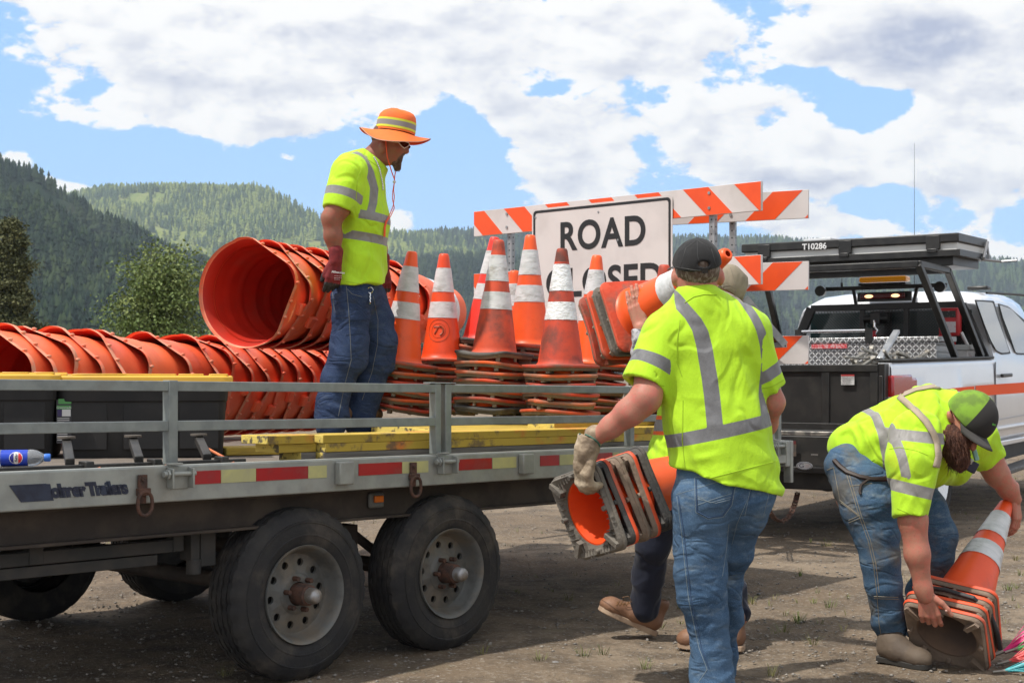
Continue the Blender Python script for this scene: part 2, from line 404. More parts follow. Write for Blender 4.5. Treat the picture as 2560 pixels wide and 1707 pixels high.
# sparse grass tufts
def grass():
    rng = np.random.RandomState(11); V = []; Fc = []
    spots = [(1460, 1640), (1507, 1635), (1610, 1675), (1830, 1550), (1880, 1510), (1640, 1520), (1700, 1520), (2300, 1650), (2075, 1518), (2000, 1555), (1930, 1690), (2065, 1365), (2330, 1420), (1420, 1500),
             (1995, 1553), (2520, 1475), (1350, 1655), (1205, 1640), (560, 1690), (1650, 1570), (2030, 1610), (2000, 1440), (2540, 1400), (1960, 1580), (2470, 1500), (2550, 1440)]
    sp = [HZ(x, 0, y) for x, y in spots]
    for k in range(1500):
        Z = 4.7 * (26 / 4.7) ** rng.rand(); X = (rng.rand() - .5) * Z * .9
        if vnoise(np.array([[X * .8, Z * .8, 1.7]]), 2)[0] > .52: sp.append(Vector((X, Z, 0)))
    sp += [Vector((rng.uniform(3.2, 8), rng.uniform(12.5, 26), 0)) for k in range(500)]
    for q, c in enumerate(sp):
        n = 22 if q < 26 else rng.randint(3, 9); rad = .035 if q < 26 else .02
        for j in range(n):
            a = rng.rand() * 6.28; r_ = rng.rand() * rad; b = Vector((c.x + r_ * math.cos(a), c.y + r_ * math.sin(a), 0)); L = (.018 + .03 * rng.rand()) * (1.2 if q < 26 else .8)
            le = Vector((math.cos(a), math.sin(a), 0)) * L * rng.uniform(.3, 1.3); wv = Vector((-math.sin(a), math.cos(a), 0)) * .0016
            i = len(V); V += [b - wv, b + wv, b + le * .5 + Vector((0, 0, L * .8)) + wv * .6, b + le * .5 + Vector((0, 0, L * .8)) - wv * .6, b + le + Vector((0, 0, L))]
            Fc += [(i, i + 1, i + 2), (i, i + 2, i + 3), (i + 3, i + 2, i + 4)]
    m = mk('grass_blade', (.10, .13, .03), (.20, .18, .07), 3, rough=.8)
    tag(link_mesh('grass', np.array([tuple(v) for v in V], np.float32), np.array(Fc), m, ang=180), 'sparse short grass tufts in the packed dirt', 'grass', kind='stuff')
grass()

# hills: real ridges far off, and the conifer woods on them
def prof(pts):
    xs = np.array([p[0] for p in pts], float); ys = np.array([p[1] for p in pts], float)
    return lambda x: np.interp(x, xs, ys)
def hill(name, pts, Zr, Zb, mat, seed, x0, x1, rough=1.0):
    f = prof(pts); nx, nt = 260, 90
    xs = np.linspace(x0, x1, nx); ts = np.linspace(0, 1.35, nt); Xp, T = np.meshgrid(xs, ts)
    k = (Xp - CX) / F
    P0 = np.stack([k * 3, T * 3, T * 0 + seed], -1)
    Zd = Zb + (Zr - Zb) * T + (fbm(P0 * 2.0, 3, seed) - .5) * (Zr - Zb) * .25 * np.clip(T * (1.0 - T) * 4, 0, 1)
    hr = CH + (HY - f(Xp)) / F * Zr
    s = np.where(T < 1, 1 - (1 - np.clip(T, 0, 1)) ** 1.25, 1 - (T - 1) * .8)
    nz = (fbm(P0 * 3.1, 4, seed + 7) - .5) * hr * .30 * np.clip(T * (1 - T) * 4, 0, 1) * rough
    H = hr * s + nz; H[0] = -2
    V = np.stack([k * Zd, Zd, H], -1).reshape(-1, 3)
    i = np.arange(nx * nt).reshape(nt, nx); Q = np.stack([i[:-1, :-1], i[:-1, 1:], i[1:, 1:], i[1:, :-1]], -1).reshape(-1, 4)
    o = link_mesh(name, V.astype(np.float32), Q, mat, ang=180); tag(o, kind='structure')
    return V.reshape(nt, nx, 3)
def hill_mat(name, a, b, c):
    m = bpy.data.materials.new(name); m.use_nodes = True; t = NT(m.node_tree); bs = t.n['Principled BSDF']
    co = t.new('ShaderNodeTexCoord').outputs['Object']
    col = t.mix(t.ss(t.noise(co, .004, 6, .6), .4, .6), a, b); col = t.mix(t.ss(t.noise(co, .02, 5, .7), .5, .7, 0, .8), col, c)
    t.l.new(col, bs.inputs['Base Color']); bs.inputs['Roughness'].default_value = 1; bs.inputs['Specular IOR Level'].default_value = 0
    return m
hm1 = hill_mat('hill_dark_slope', (.020, .032, .020), (.034, .048, .024), (.06, .062, .040))
hm2 = hill_mat('hill_meadow', (.20, .23, .065), (.13, .17, .05), (.24, .235, .10))
left_pts = [(x, y + (26 if x < 300 else 12)) for x, y in [(-400, 330), (-150, 380), (0, 425), (40, 432), (80, 448), (105, 462), (140, 492), (180, 505), (245, 560), (320, 582), (380, 620), (450, 650), (520, 672), (600, 700), (700, 730), (820, 765), (950, 800)]]
mid_pts = [(x, y + 14) for x, y in [(60, 500), (160, 492), (240, 472), (320, 466), (400, 468), (480, 470), (560, 474), (640, 472), (700, 490), (760, 525), (820, 548), (900, 562), (980, 578), (1100, 590), (1200, 600), (1300, 615), (1420, 640), (1560, 680)]]
right_pts = [(800, 640), (950, 605), (1100, 590), (1250, 596), (1400, 592), (1550, 600), (1700, 612), (1820, 615), (1900, 612), (2050, 622), (2200, 632), (2330, 645), (2440, 662), (2560, 672), (2760, 690), (3000, 700)]
low_pts = [(300, 760), (520, 700), (640, 672), (760, 680), (900, 690), (1050, 668), (1200, 655), (1400, 690), (1600, 700), (1900, 760)]
H1 = hill('hill', left_pts, 1500, 520, hm1, 3, -500, 1050)
H2 = hill('hill', mid_pts, 2900, 1700, hm2, 5, 0, 1600)
H4 = hill('hill', low_pts, 2050, 1250, hm1, 12, 200, 1950, .6)
H3 = hill('hill', right_pts, 3300, 1700, hm1, 9, 760, 3000)
def conifer_proto(rng, hs):
    V = []; Fc = []; z = .06; k = 5
    L = 4; 
    for i in range(L):
        r_ = .17 * (1 - i / L) ** .8 + .025; zt = z + .46 * (1 - i * .12); b = len(V); a0 = rng.rand() * 6
        for j in range(k): a = a0 + 2 * math.pi * j / k; rr = r_ * (.65 + .7 * rng.rand()); V.append((rr * math.cos(a), rr * math.sin(a), z + .05 * rng.rand()))
        V.append((0, 0, min(zt, 1.0) if i < L - 1 else 1.0))
        for j in range(k): Fc.append((b + j, b + (j + 1) % k, b + k))
        z += .22
    return np.array(V, np.float32), np.array(Fc)
def forest(name, G, N, hmin, hmax, mats, seed, dens, label):
    rng = np.random.RandomState(seed); nt, nx, _ = G.shape
    protos = [conifer_proto(rng, 1) for _ in range(5)]; Vs = []; Fs = []; Is = []; base = 0
    t = rng.rand(N * 3) ** .8 * 1.04 / 1.35 * (nt - 1); x = rng.rand(N * 3) * (nx - 1)
    it = np.clip(t.astype(int), 0, nt - 2); ix = np.clip(x.astype(int), 0, nx - 2); ft = (t - it)[:, None]; fx = (x - ix)[:, None]
    P = (G[it, ix] * (1 - ft) + G[it + 1, ix] * ft) * (1 - fx) + (G[it, ix + 1] * (1 - ft) + G[it + 1, ix + 1] * ft) * fx
    dn = dens(P); keep = rng.rand(len(P)) < dn; P = P[keep][:N]; n = len(P)
    hh = hmin + (hmax - hmin) * rng.rand(n) ** 1.3; pi = rng.randint(0, 5, n); th = rng.rand(n) * 6.28; wd_ = .8 + .6 * rng.rand(n); mi = (vnoise(P / 60, seed) * .6 + rng.rand(n) * .55 > .62).astype(int)
    for q in range(5):
        s = pi == q; V, Fc = protos[q]; m = s.sum()
        c, sn = np.cos(th[s]), np.sin(th[s]); X = V[None, :, 0] * c[:, None] - V[None, :, 1] * sn[:, None]; Y = V[None, :, 0] * sn[:, None] + V[None, :, 1] * c[:, None]
        k = (hh[s] * wd_[s])[:, None]
        VV = np.stack([X * k + P[s, 0:1], Y * k + P[s, 1:2], V[None, :, 2] * hh[s][:, None] + P[s, 2:3] - 1], -1).reshape(-1, 3)
        Vs.append(VV); Fs.append((Fc[None] + base + len(V) * np.arange(m)[:, None, None]).reshape(-1, 3)); Is.append(np.repeat(mi[s], len(Fc))); base += len(VV)
    o = link_mesh(name, np.concatenate(Vs).astype(np.float32), np.concatenate(Fs), mats, mi=np.concatenate(Is), ang=0)
    tag(o, label, 'forest', kind='stuff')
fm = [mk('conifer_shade_tone', (.010, .020, .014), (.018, .030, .018), .02, rough=1, spec=.05), mk('conifer_olive', (.024, .040, .020), (.036, .052, .024), .02, rough=1, spec=.05)]  # darkened greens: the left hill's cloud shadow is put into the tree colour
fm2 = [mk('conifer_mid', (.050, .080, .034), (.075, .105, .040), .02, rough=1, spec=.05), mk('conifer_sunlit_tone', (.16, .20, .060), (.20, .23, .07), .02, rough=1, spec=.05)]  # brighter yellow greens: sunlight on the middle hill is put into the tree colour
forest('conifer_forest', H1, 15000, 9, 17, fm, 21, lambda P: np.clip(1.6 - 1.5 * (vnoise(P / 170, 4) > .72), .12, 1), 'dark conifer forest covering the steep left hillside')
forest('conifer_forest', H2, 12000, 12, 24, fm2, 22, lambda P: np.clip((vnoise(P / 150, 6) - .44) * 3.2 + (P[:, 2] > 350) * .35, .17, .85), 'conifer wood in sunlit colours with green clearings on the middle hill')
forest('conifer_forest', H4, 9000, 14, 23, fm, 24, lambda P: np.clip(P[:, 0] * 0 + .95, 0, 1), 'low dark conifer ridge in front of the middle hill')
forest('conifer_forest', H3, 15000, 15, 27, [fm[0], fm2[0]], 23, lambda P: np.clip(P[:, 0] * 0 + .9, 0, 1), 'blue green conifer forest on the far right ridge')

# the two trees that stand nearer, behind the trailer
def leaf_cloud(pts, size, rng, flat=.5):
    n = len(pts); d = rng.normal(size=(n, 3)); d /= np.linalg.norm(d, axis=1)[:, None]; e = np.cross(d, rng.normal(size=(n, 3))); e /= np.linalg.norm(e, axis=1)[:, None]; g = np.cross(d, e)
    s = (size * (.6 + .8 * rng.rand(n)))[:, None]
    V = np.stack([pts - e * s * .5, pts + g * s * .35, pts + e * s * .5, pts - g * s * .35], 1).reshape(-1, 3)
    return V, np.arange(4 * n).reshape(-1, 4)
def limb_path(rng, a, b, r0, r1, n=5, wob=.1):
    a = Vector(a); b = Vector(b); L = (b - a).length
    pts = [a.lerp(b, i / n) + Vector((rng.normal(), rng.normal(), rng.normal())) * wob * L * .3 * (0 if i in (0, n) else 1) for i in range(n + 1)]
    return pts, [r0 + (r1 - r0) * i / n for i in range(n + 1)]
def pine(c, H, label):
    rng = np.random.RandomState(5); root = empty('pine_tree', c, label, 'tree'); c = Vector(c)
    tr = MB(); p, r_ = limb_path(rng, c - Vector((0, 0, .3)), c + Vector((0, 0, H * .98)), .26, .03, 8, .02); tr.path(p, r_, 8)
    P = []
    for i in range(88):
        t = .10 + .88 * (i / 88) ** .95; z = H * t; L = H * (.235 * (1 - t) ** .85 + .012) * rng.uniform(.6, 1.15); a = rng.rand() * 6.28
        b0 = c + Vector((0, 0, z)); tip = b0 + Vector((math.cos(a) * L, math.sin(a) * L, L * rng.uniform(.0, .35)))
        pp, rr = limb_path(rng, b0, tip, .06 * (1 - t) + .02, .01, 4, .12); tr.path(pp, rr, 5)
        for k in range(9):
            s = .35 + .65 * rng.rand(); q = b0.lerp(tip, s) + Vector(rng.normal(size=3)) * L * .11
            m = 60; P.append(np.array(q)[None] + rng.normal(size=(m, 3)) * np.array([.17, .17, .12]) * (.7 + .5 * rng.rand()))
    tr.build('trunk', mk('pine_bark', (.10, .065, .045), (.05, .035, .028), 4, bump=.8, bs=12), root)
    P = np.concatenate(P); V, Q = leaf_cloud(P, .13, rng); mi = (np.repeat(rng.rand(len(P) // 60), 60) > .6).astype(int)
    link_mesh('crown', V.astype(np.float32), Q, [mk('pine_needles', (.055, .064, .020), (.080, .086, .026), .8, rough=.8), mk('pine_needles_light', (.115, .115, .038), (.08, .085, .028), .8, rough=.8)], root, mi=mi, ang=0)
def broadleaf(c, H, Wd, label):
    rng = np.random.RandomState(8); root = empty('leafy_tree', c, label, 'tree'); c = Vector(c); tr = MB()
    p, r_ = limb_path(rng, c - Vector((0, 0, .3)), c + Vector((0, 0, H * .8)), .2, .05, 7, .05); tr.path(p, r_, 8); P = []; MI = []
    for i in range(70):
        t = rng.uniform(.10, .95); z = H * t; wdt = Wd * math.sin(min(1, (1.12 - t) * 1.25) * 1.57) * rng.uniform(.35, 1.05); a = rng.rand() * 6.28
        b0 = c + Vector((0, 0, z * .75)); tip = c + Vector((math.cos(a) * wdt, math.sin(a) * wdt, z + rng.uniform(-.1, .5)))
        pp, rr = limb_path(rng, b0, tip, .045, .008, 4, .15); tr.path(pp, rr, 5)
        for k in range(7):
            q = b0.lerp(tip, .45 + .6 * rng.rand()) + Vector(rng.normal(size=3)) * .35; m = 60
            P.append(np.array(q)[None] + rng.normal(size=(m, 3)) * np.array([.34, .34, .17])); MI.append(np.full(m, int(rng.rand() > .55)))
    tr.build('trunk', mk('grey_bark', (.12, .10, .085), (.07, .06, .05), 4, bump=.6, bs=12), root)
    P = np.concatenate(P); V, Q = leaf_cloud(P, .12, rng)
    link_mesh('crown', V.astype(np.float32), Q, [mk('leaves_green', (.085, .130, .024), (.115, .165, .032), .7, rough=.7), mk('leaves_light', (.17, .21, .055), (.13, .17, .045), .7, rough=.7)], root, mi=np.concatenate(MI), ang=0)
pine((W(30, HY, 62).x, 62, 0), CH + (HY - 546) / F * 62, 'dark green pine tree at the left edge behind the orange drums')
broadleaf((W(398, HY, 52).x, 52, 0), CH + (HY - 632) / F * 52, 1.75, 'light green leafy tree between the pine and the upper drums')

# air between here and the hills
hz = MB(); hz.box((200, 1650, 209), (9000, 3800, 426)); ho = hz.build('haze', None if False else bpy.data.materials.new('haze_air'), None); ho.data.materials[0].use_nodes = True
ht = NT(ho.data.materials[0].node_tree); ht.n.clear(); out = ht.new('ShaderNodeOutputMaterial'); pv = ht.new('ShaderNodeVolumePrincipled')
pv.inputs['Color'].default_value = (.70, .84, 1, 1); pv.inputs['Density'].default_value = .00012; pv.inputs['Anisotropy'].default_value = 0.0
ht.l.new(pv.outputs[0], out.inputs['Volume']); tag(ho, 'thin blue haze in the air before the hills', 'haze', kind='stuff')
# ================================================================ TRAILER
galv = mk('galvanised_paint', (.33, .345, .32), (.25, .262, .248), 9, (.35, .7), .42, .25, bump=.15, bs=30, dirt=((.27, .24, .19), .55), dsc=2.2, dth=(.45, .75), r2=.6)
galvR = mk('galvanised_rail', (.25, .275, .265), (.185, .205, .205), 12, (.35, .7), .38, .35, bump=.12, bs=40, dirt=((.30, .27, .22), .5), dsc=3, dth=(.5, .8), r2=.55)
undr = mk('underframe_steel', (.036, .027, .022), (.062, .047, .036), 5, rough=.8, bump=.3, bs=20)
rust = mk('rusty_steel', (.095, .045, .030), (.050, .030, .024), 30, rough=.85, bump=.5, bs=90)
blackm = mk('black_steel', (.018, .018, .018), (.035, .032, .030), 14, rough=.5, bump=.1)
rubber = mk('tyre_rubber', (.016, .016, .018), (.030, .028, .026), 7, (.4, .7), .82, bump=.25, bs=60, dirt=((.10, .083, .066), .7), dsc=4, dth=(.48, .74))
rimM = mk('grey_rim_paint', (.125, .13, .128), (.09, .092, .09), 12, rough=.55, metal=.2, dirt=((.19, .155, .115), .8), dsc=5, dth=(.42, .68), bump=.1)
capM = mk('hub_cap_metal', (.34, .34, .35), (.24, .21, .18), 20, rough=.45, metal=.6)
deckM = mk('weathered_deck_wood', (.20, .165, .135), (.12, .10, .085), 8, (.35, .65), .9, stretch=(1, 6, 1), bump=.5, bs=40)
redT = mk('red_reflective_tape', (.36, .012, .014), (.30, .015, .02), 9, rough=.35, dirt=((.25, .08, .06), .5), dsc=9)
yelT = mk('faded_yellow_tape', (.50, .48, .20), (.42, .41, .20), 9, rough=.4, dirt=((.35, .32, .22), .6), dsc=7)
navy = mk('navy_decal', (.010, .014, .035), (.02, .03, .06), 20, rough=.4)
trailer = empty('flatbed_trailer', (-.859, 5.93, 0), 'white galvanised tandem axle flatbed trailer loaded with orange drums and cones', 'trailer')
U0, U1, V1 = -2.6, 3.74, 2.40; DH = .918
H = MB(); fb = H.fbox
fb(TR, U0, U1, -.03, .0, DH - .137, DH)                                   # side channel web
fb(TR, U0, U1, 0.0, .045, DH - .137, DH - .125); fb(TR, U0, U1, .0, .045, DH - .012, DH)
H.build('side_rail', galv, trailer, bevel=.012, seg=3)
H = MB(); H.fbox(TR, U0, U1, V1, V1 + .03, DH - .137, DH); H.build('side_rail', galv, trailer, bevel=.01)
H = MB(); H.fbox(TR, U1, U1 + .05, -.03, V1 + .03, DH - .16, DH + .002); H.build('end_rail', galv, trailer, bevel=.008)
H = MB()
nb = 14
for i in range(nb):
    a = .047 + (V1 - .05) * i / nb; H.fbox(TR, U0, U1 - .002, a, a + (V1 - .05) / nb - .006, DH - .05, DH - .016)
H.build('deck', deckM, trailer, bevel=.003)
H = MB()
for v in (.10, 2.18):
    H.fbox(TR, U0, U1 - .05, v, v + .012, .64, DH - .14); H.fbox(TR, U0, U1 - .05, v - .05, v + .06, .64, .652); H.fbox(TR, U0, U1 - .05, v - .05, v + .06, DH - .152, DH - .14)
for i in range(14): H.fbox(TR, U0 + .2 + i * .46, U0 + .26 + i * .46, .05, 2.35, DH - .14, DH - .052)
H.build('beam', undr, trailer, bevel=.002)
# toolbox frame / drawn-in ramps carrier under the front
H = MB()
H.fbox(TR, U0, TR.u(455, .15), .15, .19, .565, .615); H.fbox(TR, U0, TR.u(394, .16), .16, .24, .518, .560)
H.fbox(TR, TR.u(432, .15), TR.u(458, .15), .145, .195, .566, .66); H.fbox(TR, TR.u(72, .15), TR.u(108, .15), .146, .194, .566, .66); H.fbox(TR, TR.u(478, .13), TR.u(500, .13), .13, .21, .525, .66); H.fbox(TR, TR.u(501, .13), TR.u(538, .13), .125, .165, .500, .66); H.tube(TR.P(TR.u(484, .15), .15, .47), TR.P(TR.u(484, .15), .15, .53), .03)
H.fbox(TR, -2.4, -.9, .35, 1.7, .57, .64); H.tube(TR.P(-.75, .3, .55), TR.P(-.75, .5, .55), .05)
H.build('ramp_carrier', mk('dark_grey_underframe', (.024, .025, .025), (.040, .036, .033), 8, rough=.7), trailer, bevel=.003)
# wheels
def wheel_tread(mb, Rr, w_, n=96):
    prof = []                                            # (r, y) outer face at y=0, going inward
    sh = .03
    pts = [(.205 / .36 * Rr, .012), (.225 / .36 * Rr, .002), (.245 / .36 * Rr, -.002), (.247 / .36 * Rr, -.0045), (.252 / .36 * Rr, -.0045), (.254 / .36 * Rr, -.003), (.27 / .36 * Rr, -.004), (.298 / .36 * Rr, -.001), (.300 / .36 * Rr, -.004), (.304 / .36 * Rr, -.004), (.306 / .36 * Rr, .0005), (.31 / .36 * Rr, .0), (.335 / .36 * Rr, .010), (.350 / .36 * Rr, .022), (.3565 / .36 * Rr, .034)]
    g = [(.36, .040), (.3605, .062), (.346, .064), (.346, .072), (.361, .072), (.3615, .098), (.346, .1), (.346, .109), (.362, .109), (.362, .122), (.3615, .134), (.346, .136), (.346, .145), (.361, .145), (.3605, .170), (.346, .172), (.346, .180), (.3605, .18), (.36, .196)]
    pts += [(a / .36 * Rr, b / .235 * w_) for a, b in g]
    pts += [(.35 / .36 * Rr, .213 / .235 * w_), (.31 / .36 * Rr, w_), (.21 / .36 * Rr, w_ - .01)]
    return pts
def tyre_mesh(Rr, w_, M, n=120):
    pts = wheel_tread(None, Rr, w_); mb = MB(); V = []
    for i, (r_, y) in enumerate(pts):
        for k in range(n):
            a = 2 * math.pi * k / n; rr = r_
            if 14 <= i <= 32:
                blk = (k // 2) % 2
                if i in (14, 15, 31, 32) and (k % 4) == 0: rr -= .008
                if i not in (14, 15, 31, 32) and ((k + i) % 5) == 0: rr -= .006
            if i in (12, 13, 33) and (k % 4) == 0: rr -= .007
            V.append(M @ Vector((rr * math.cos(a), y, rr * math.sin(a))))
    Fc = []
    for i in range(len(pts) - 1):
        for k in range(n): Fc.append((i * n + k, i * n + (k + 1) % n, (i + 1) * n + (k + 1) % n, (i + 1) * n + k))
    mb.add(V, Fc); return mb
def rim_mesh(Rr, M, nh=10):
    s = Rr / .36; mb = MB(); n = 80
    Y = Matrix(((1, 0, 0, 0), (0, 0, 1, 0), (0, 1, 0, 0), (0, 0, 0, 1)))     # lathe axis z -> y
    prof = [(.190, .10), (.193, .03), (.200, .020), (.206, .012), (.2085, .003), (.206, -.003), (.200, .000), (.192, .010), (.184, .030), (.176, .062), (.166, .074)]
    mb.lathe([(a * s, b) for a, b in prof], M @ Y, n)
    r1, r2 = .088 * s, .166 * s; yo = .074; yi = .062                                             # disc ring with round holes
    rc = .132 * s; rh = .0165 * s; K = 8
    for q in range(nh):
        a0 = 2 * math.pi * q / nh; a1 = 2 * math.pi * (q + 1) / nh; am = (a0 + a1) / 2
        outer = []
        for k in range(K): a = a0 + (a1 - a0) * k / K; outer.append((r2 * math.cos(a), r2 * math.sin(a), yo))
        for k in range(K): r_ = r2 + (r1 - r2) * k / K; outer.append((r_ * math.cos(a1), r_ * math.sin(a1), yo + (yi - yo) * k / K))
        for k in range(K): a = a1 + (a0 - a1) * k / K; outer.append((r1 * math.cos(a), r1 * math.sin(a), yi))
        for k in range(K): r_ = r1 + (r2 - r1) * k / K; outer.append((r_ * math.cos(a0), r_ * math.sin(a0), yi + (yo - yi) * k / K))
        cx, cy = rc * math.cos(am), rc * math.sin(am); inn = []; dep = []
        for (x, y, z) in outer:
            an = math.atan2(y - cy, x - cx); inn.append((cx + rh * math.cos(an), cy + rh * math.sin(an), .070)); dep.append((cx + rh * .92 * math.cos(an), cy + rh * .92 * math.sin(an), .082))
        m = len(outer); V = [M @ Vector((x, z, y)) for (x, y, z) in outer + inn + dep]
        mb.add(V, [(i, (i + 1) % m, m + (i + 1) % m, m + i) for i in range(m)] + [(m + i, m + (i + 1) % m, 2 * m + (i + 1) % m, 2 * m + i) for i in range(m)])
    mb.lathe([(r1, yi), (.082 * s, .056), (.070 * s, .050), (.050 * s, .050)], M @ Y, n)
    return mb
YM = Matrix(((1, 0, 0, 0), (0, 0, 1, 0), (0, 1, 0, 0), (0, 0, 0, 1)))
def add_wheel(fr, u, v, r_, w_, parent, side=1, rimmat=None, hub=True, lugs=6, detail=True):
    c = fr.P(u, v, 0); c.z = r_ - .004
    M = Matrix.Translation(c) @ Matrix(((fr.d.x, fr.n.x * side, 0, 0), (fr.d.y, fr.n.y * side, 0, 0), (0, 0, 1, 0), (0, 0, 0, 1))) @ Matrix.Rotation(.2 + u, 4, 'Y')
    t = tyre_mesh(r_, w_, M).build('wheel', rubber, parent, ang=28); t['label'] = 'black tyre with dusty tread'
    rim_mesh(r_, M).build('rim', rimmat or rimM, t, ang=40)
    s = r_ / .36
    dk = MB(); dk.lathe([(.165 * s, .1), (.01, .1)], M @ YM, 32); dk.build('brake_drum', blackm, t)
    h = MB(); h.lathe([(.046 * s, .06), (.046 * s, .0), (.043 * s, -.022), (.036 * s, -.028)], M @ YM, 28, cap0=False, cap1=True)
    for k in range(lugs):
        a = 2 * math.pi * k / lugs; ce = M @ Vector((.070 * s * math.cos(a), .050, .070 * s * math.sin(a))); e2 = M @ Vector((.070 * s * math.cos(a), .018, .070 * s * math.sin(a)))
        h.tube(ce, e2, .0115 * s, .0105 * s, 6)
    h.build('hub', rust if hub else capM, t, ang=30)
    if hub:
        g = MB(); g.lathe([(.034 * s, -.020), (.032 * s, -.062), (.026 * s, -.074), (.010, -.080), (.001, -.081)], M @ YM, 24); g.build('dust_cap', capM, t, ang=50)
for u in (0.0, .872):
    add_wheel(TR, u, .0, .36, .215, trailer)
    add_wheel(TR, u + .02, 2.36, .36, .215, trailer, side=-1)
H = MB()
for u in (0.0, .872):
    H.tube(TR.P(u, .2, .36), TR.P(u, 2.25, .36), .038, n=12)
    for v in (.30, 2.14): H.path([TR.P(u - .36, v, .56), TR.P(u - .18, v, .44), TR.P(u, v, .40), TR.P(u + .18, v, .44), TR.P(u + .36, v, .56)], .022, 6)
    H.bar(TR.P(u + .30, .26, .64), TR.P(u + .30, .26, .34), .012, .012)
H.fbox(TR, .38, .50, .24, .34, .44, .60)
H.build('axle', undr, trailer)
# rails: posts and bars, hinged in brackets on the side rail
def rail(us, ue, posts, gates):
    g = MB(); T = .0385
    def bar(u0, u1, h): g.fbox(TR, u0, u1, -.02, -.02 + T, h - T, h)
    for h in (1.240, 1.088): bar(us, ue, h)
    for u in posts: g.fbox(TR, u - .021, u + .021, -.022, -.022 + T + .004, DH + .006, 1.2385 - T if gates is None else 1.2415)
    return g
g = MB(); T = .0385; VO = -.02
up = [TR.u(433, VO), TR.u(1096, VO), TR.u(1121, VO), TR.u(1580, VO), TR.u(1949, VO)]
def segs(u0, u1, lean=0.0):
    for h in (1.240, 1.088): g.fbox(TR, u0, u1, VO, VO + T, h - T, h)
segs(U0, up[0] - .02); segs(up[0] + .02, up[1] - .018)
g.fbox(TR, up[0] - .0205, up[0] + .0205, VO - .002, VO + T + .002, DH + .004, 1.243)
g.fbox(TR, up[1] - .0195, up[1] + .0155, VO - .002, VO + T + .002, DH + .004, 1.242)
g.fbox(TR, up[1] - .055, up[2] + .045, VO - .006, VO + T + .006, 1.2425, 1.2475)
r1 = g.build('stake_rail', galvR, trailer, bevel=.004)
g = MB(); segs(up[2] + .018, up[3] - .02); segs(up[3] + .02, up[4] - .02)
for u in up[2:]: g.fbox(TR, u - .0195, u + .0195, VO - .002, VO + T + .002, DH + .004, 1.2415)
g.build('stake_rail', galvR, trailer, bevel=.004)
def bracket(u):
    b = MB()
    b.fbox(TR, u - .034, u + .03, -.052, -.032, DH + .004, DH + .012)
    for du in (-.030, .062):
        P = [TR.P(u + du, -.031, h) for h in (DH - .004, DH - .085)] + [TR.P(u + du, -.072, h) for h in (DH - .085, DH - .055, DH - .01)]
        b.prism(P, TR.d * .008)
    b.fbox(TR, u - .030, u + .068, -.036, -.031, DH - .088, DH - .002)
    b.tube(TR.P(u - .055, -.055, DH - .03), TR.P(u + .085, -.055, DH - .03), .009, n=10)
    b.tube(TR.P(u - .046, -.055, DH - .03), TR.P(u - .036, -.055, DH - .03), .019, n=6); b.tube(TR.P(u - .060, -.055, DH - .03), TR.P(u - .046, -.055, DH - .03), .012, n=12)
    b.build('hinge_bracket', galv, trailer, bevel=.002)
for x in (433, 1104, 1942): bracket(TR.u(x, -.03) + (.0 if x != 1942 else -.02))
def dring(x):
    u = TR.u(x, -.04); b = MB()
    b.fbox(TR, u - .020, u + .020, -.042, -.034, DH - .085, DH - .028); b.fbox(TR, u - .026, u + .026, -.056, -.034, DH - .105, DH - .078)
    b.fbox(TR, u - .016, u + .016, -.040, -.034, DH - .135, DH - .1)
    c = TR.P(u, -.055, DH - .135); n = 28; pts = []
    for k in range(n):
        a = 2 * math.pi * k / n; sa = math.copysign(abs(math.sin(a)) ** .8, math.sin(a)); pts.append(c + TR.d * .031 * math.cos(a) + Vector((0, 0, sa * .044)))
    b.path(pts, .0075, 8, closed=True)
    b.tube(TR.P(u, -.042, DH - .045), TR.P(u, -.048, DH - .045), .009, n=8)
    b.build('tie_down_ring', rust, trailer, bevel=.002)
dring(357); dring(1034)
def tape(x0, x1, m, lab):
    u0, u1 = TR.u(x0, -.03), TR.u(x1, -.03); b = MB(); b.fbox(TR, u0, u1, -.0325, -.0302, DH - .075, DH - .024); o = b.build('reflective_tape', m, trailer); o['label'] = lab
for a, b_, c in ((477, 551, 0), (552, 639, 1), (640, 769, 0), (770, 816, 1), (896, 1004, 0), (1005, 1070, 1), (1137, 1229, 0), (1231, 1290, 1), (1350, 1397, 0), (1399, 1440, 1), (1441, 1530, 0), (1532, 1640, 1), (1642, 1730, 0)):
    tape(a, b_, redT if c == 0 else yelT, 'red reflective tape' if c == 0 else 'faded yellow reflective tape')
def pocket(x):
    u = TR.u(x, -.05); b = MB(); b.fbox(TR, u - .045, u + .035, -.068, -.031, DH - .108, DH - .010); b.build('stake_pocket', galv, trailer, bevel=.006)
pocket(864); pocket(1318)
b = MB(); u = TR.u(942, .08); b.fbox(TR, u - .045, u + .045, .075, .098, .685, .755); ml = b.build('marker_light', mk('light_bezel', (.11, .11, .10), rough=.6), trailer, bevel=.012)
b = MB(); b.fbox(TR, u - .026, u + .026, .060, .0745, .712, .742); b.build('lens', mk('amber_lens', (.55, .13, .01), rough=.2), ml, bevel=.004)
uT = TR.u(172, -.03); text_mesh('maker_name', 'TWHolmer Trailers', basis(TR.P(uT + .02, -.0315, DH - .074), TR.d3, (0, 0, 1)), .062, navy, trailer, ext=.001, off=.0045, sx=1.02, shear=-.25, spacing=.86)
b = MB(); us = TR.u(22, -.03); P = [TR.P(us + a, -.0312, h) for a, h in ((0, DH - .044), (.14, DH - .044), (.17, DH - .105), (.045, DH - .105))]; b.prism(P, TR.n * -.0016); b.build('decal_patch', navy, trailer)
# post at the trailer's corner with its latch
b = MB(); b.fbox(TR, U1 + .051, U1 + .085, -.03, .02, .66, DH); b.build('corner_post', galv, trailer, bevel=.004)
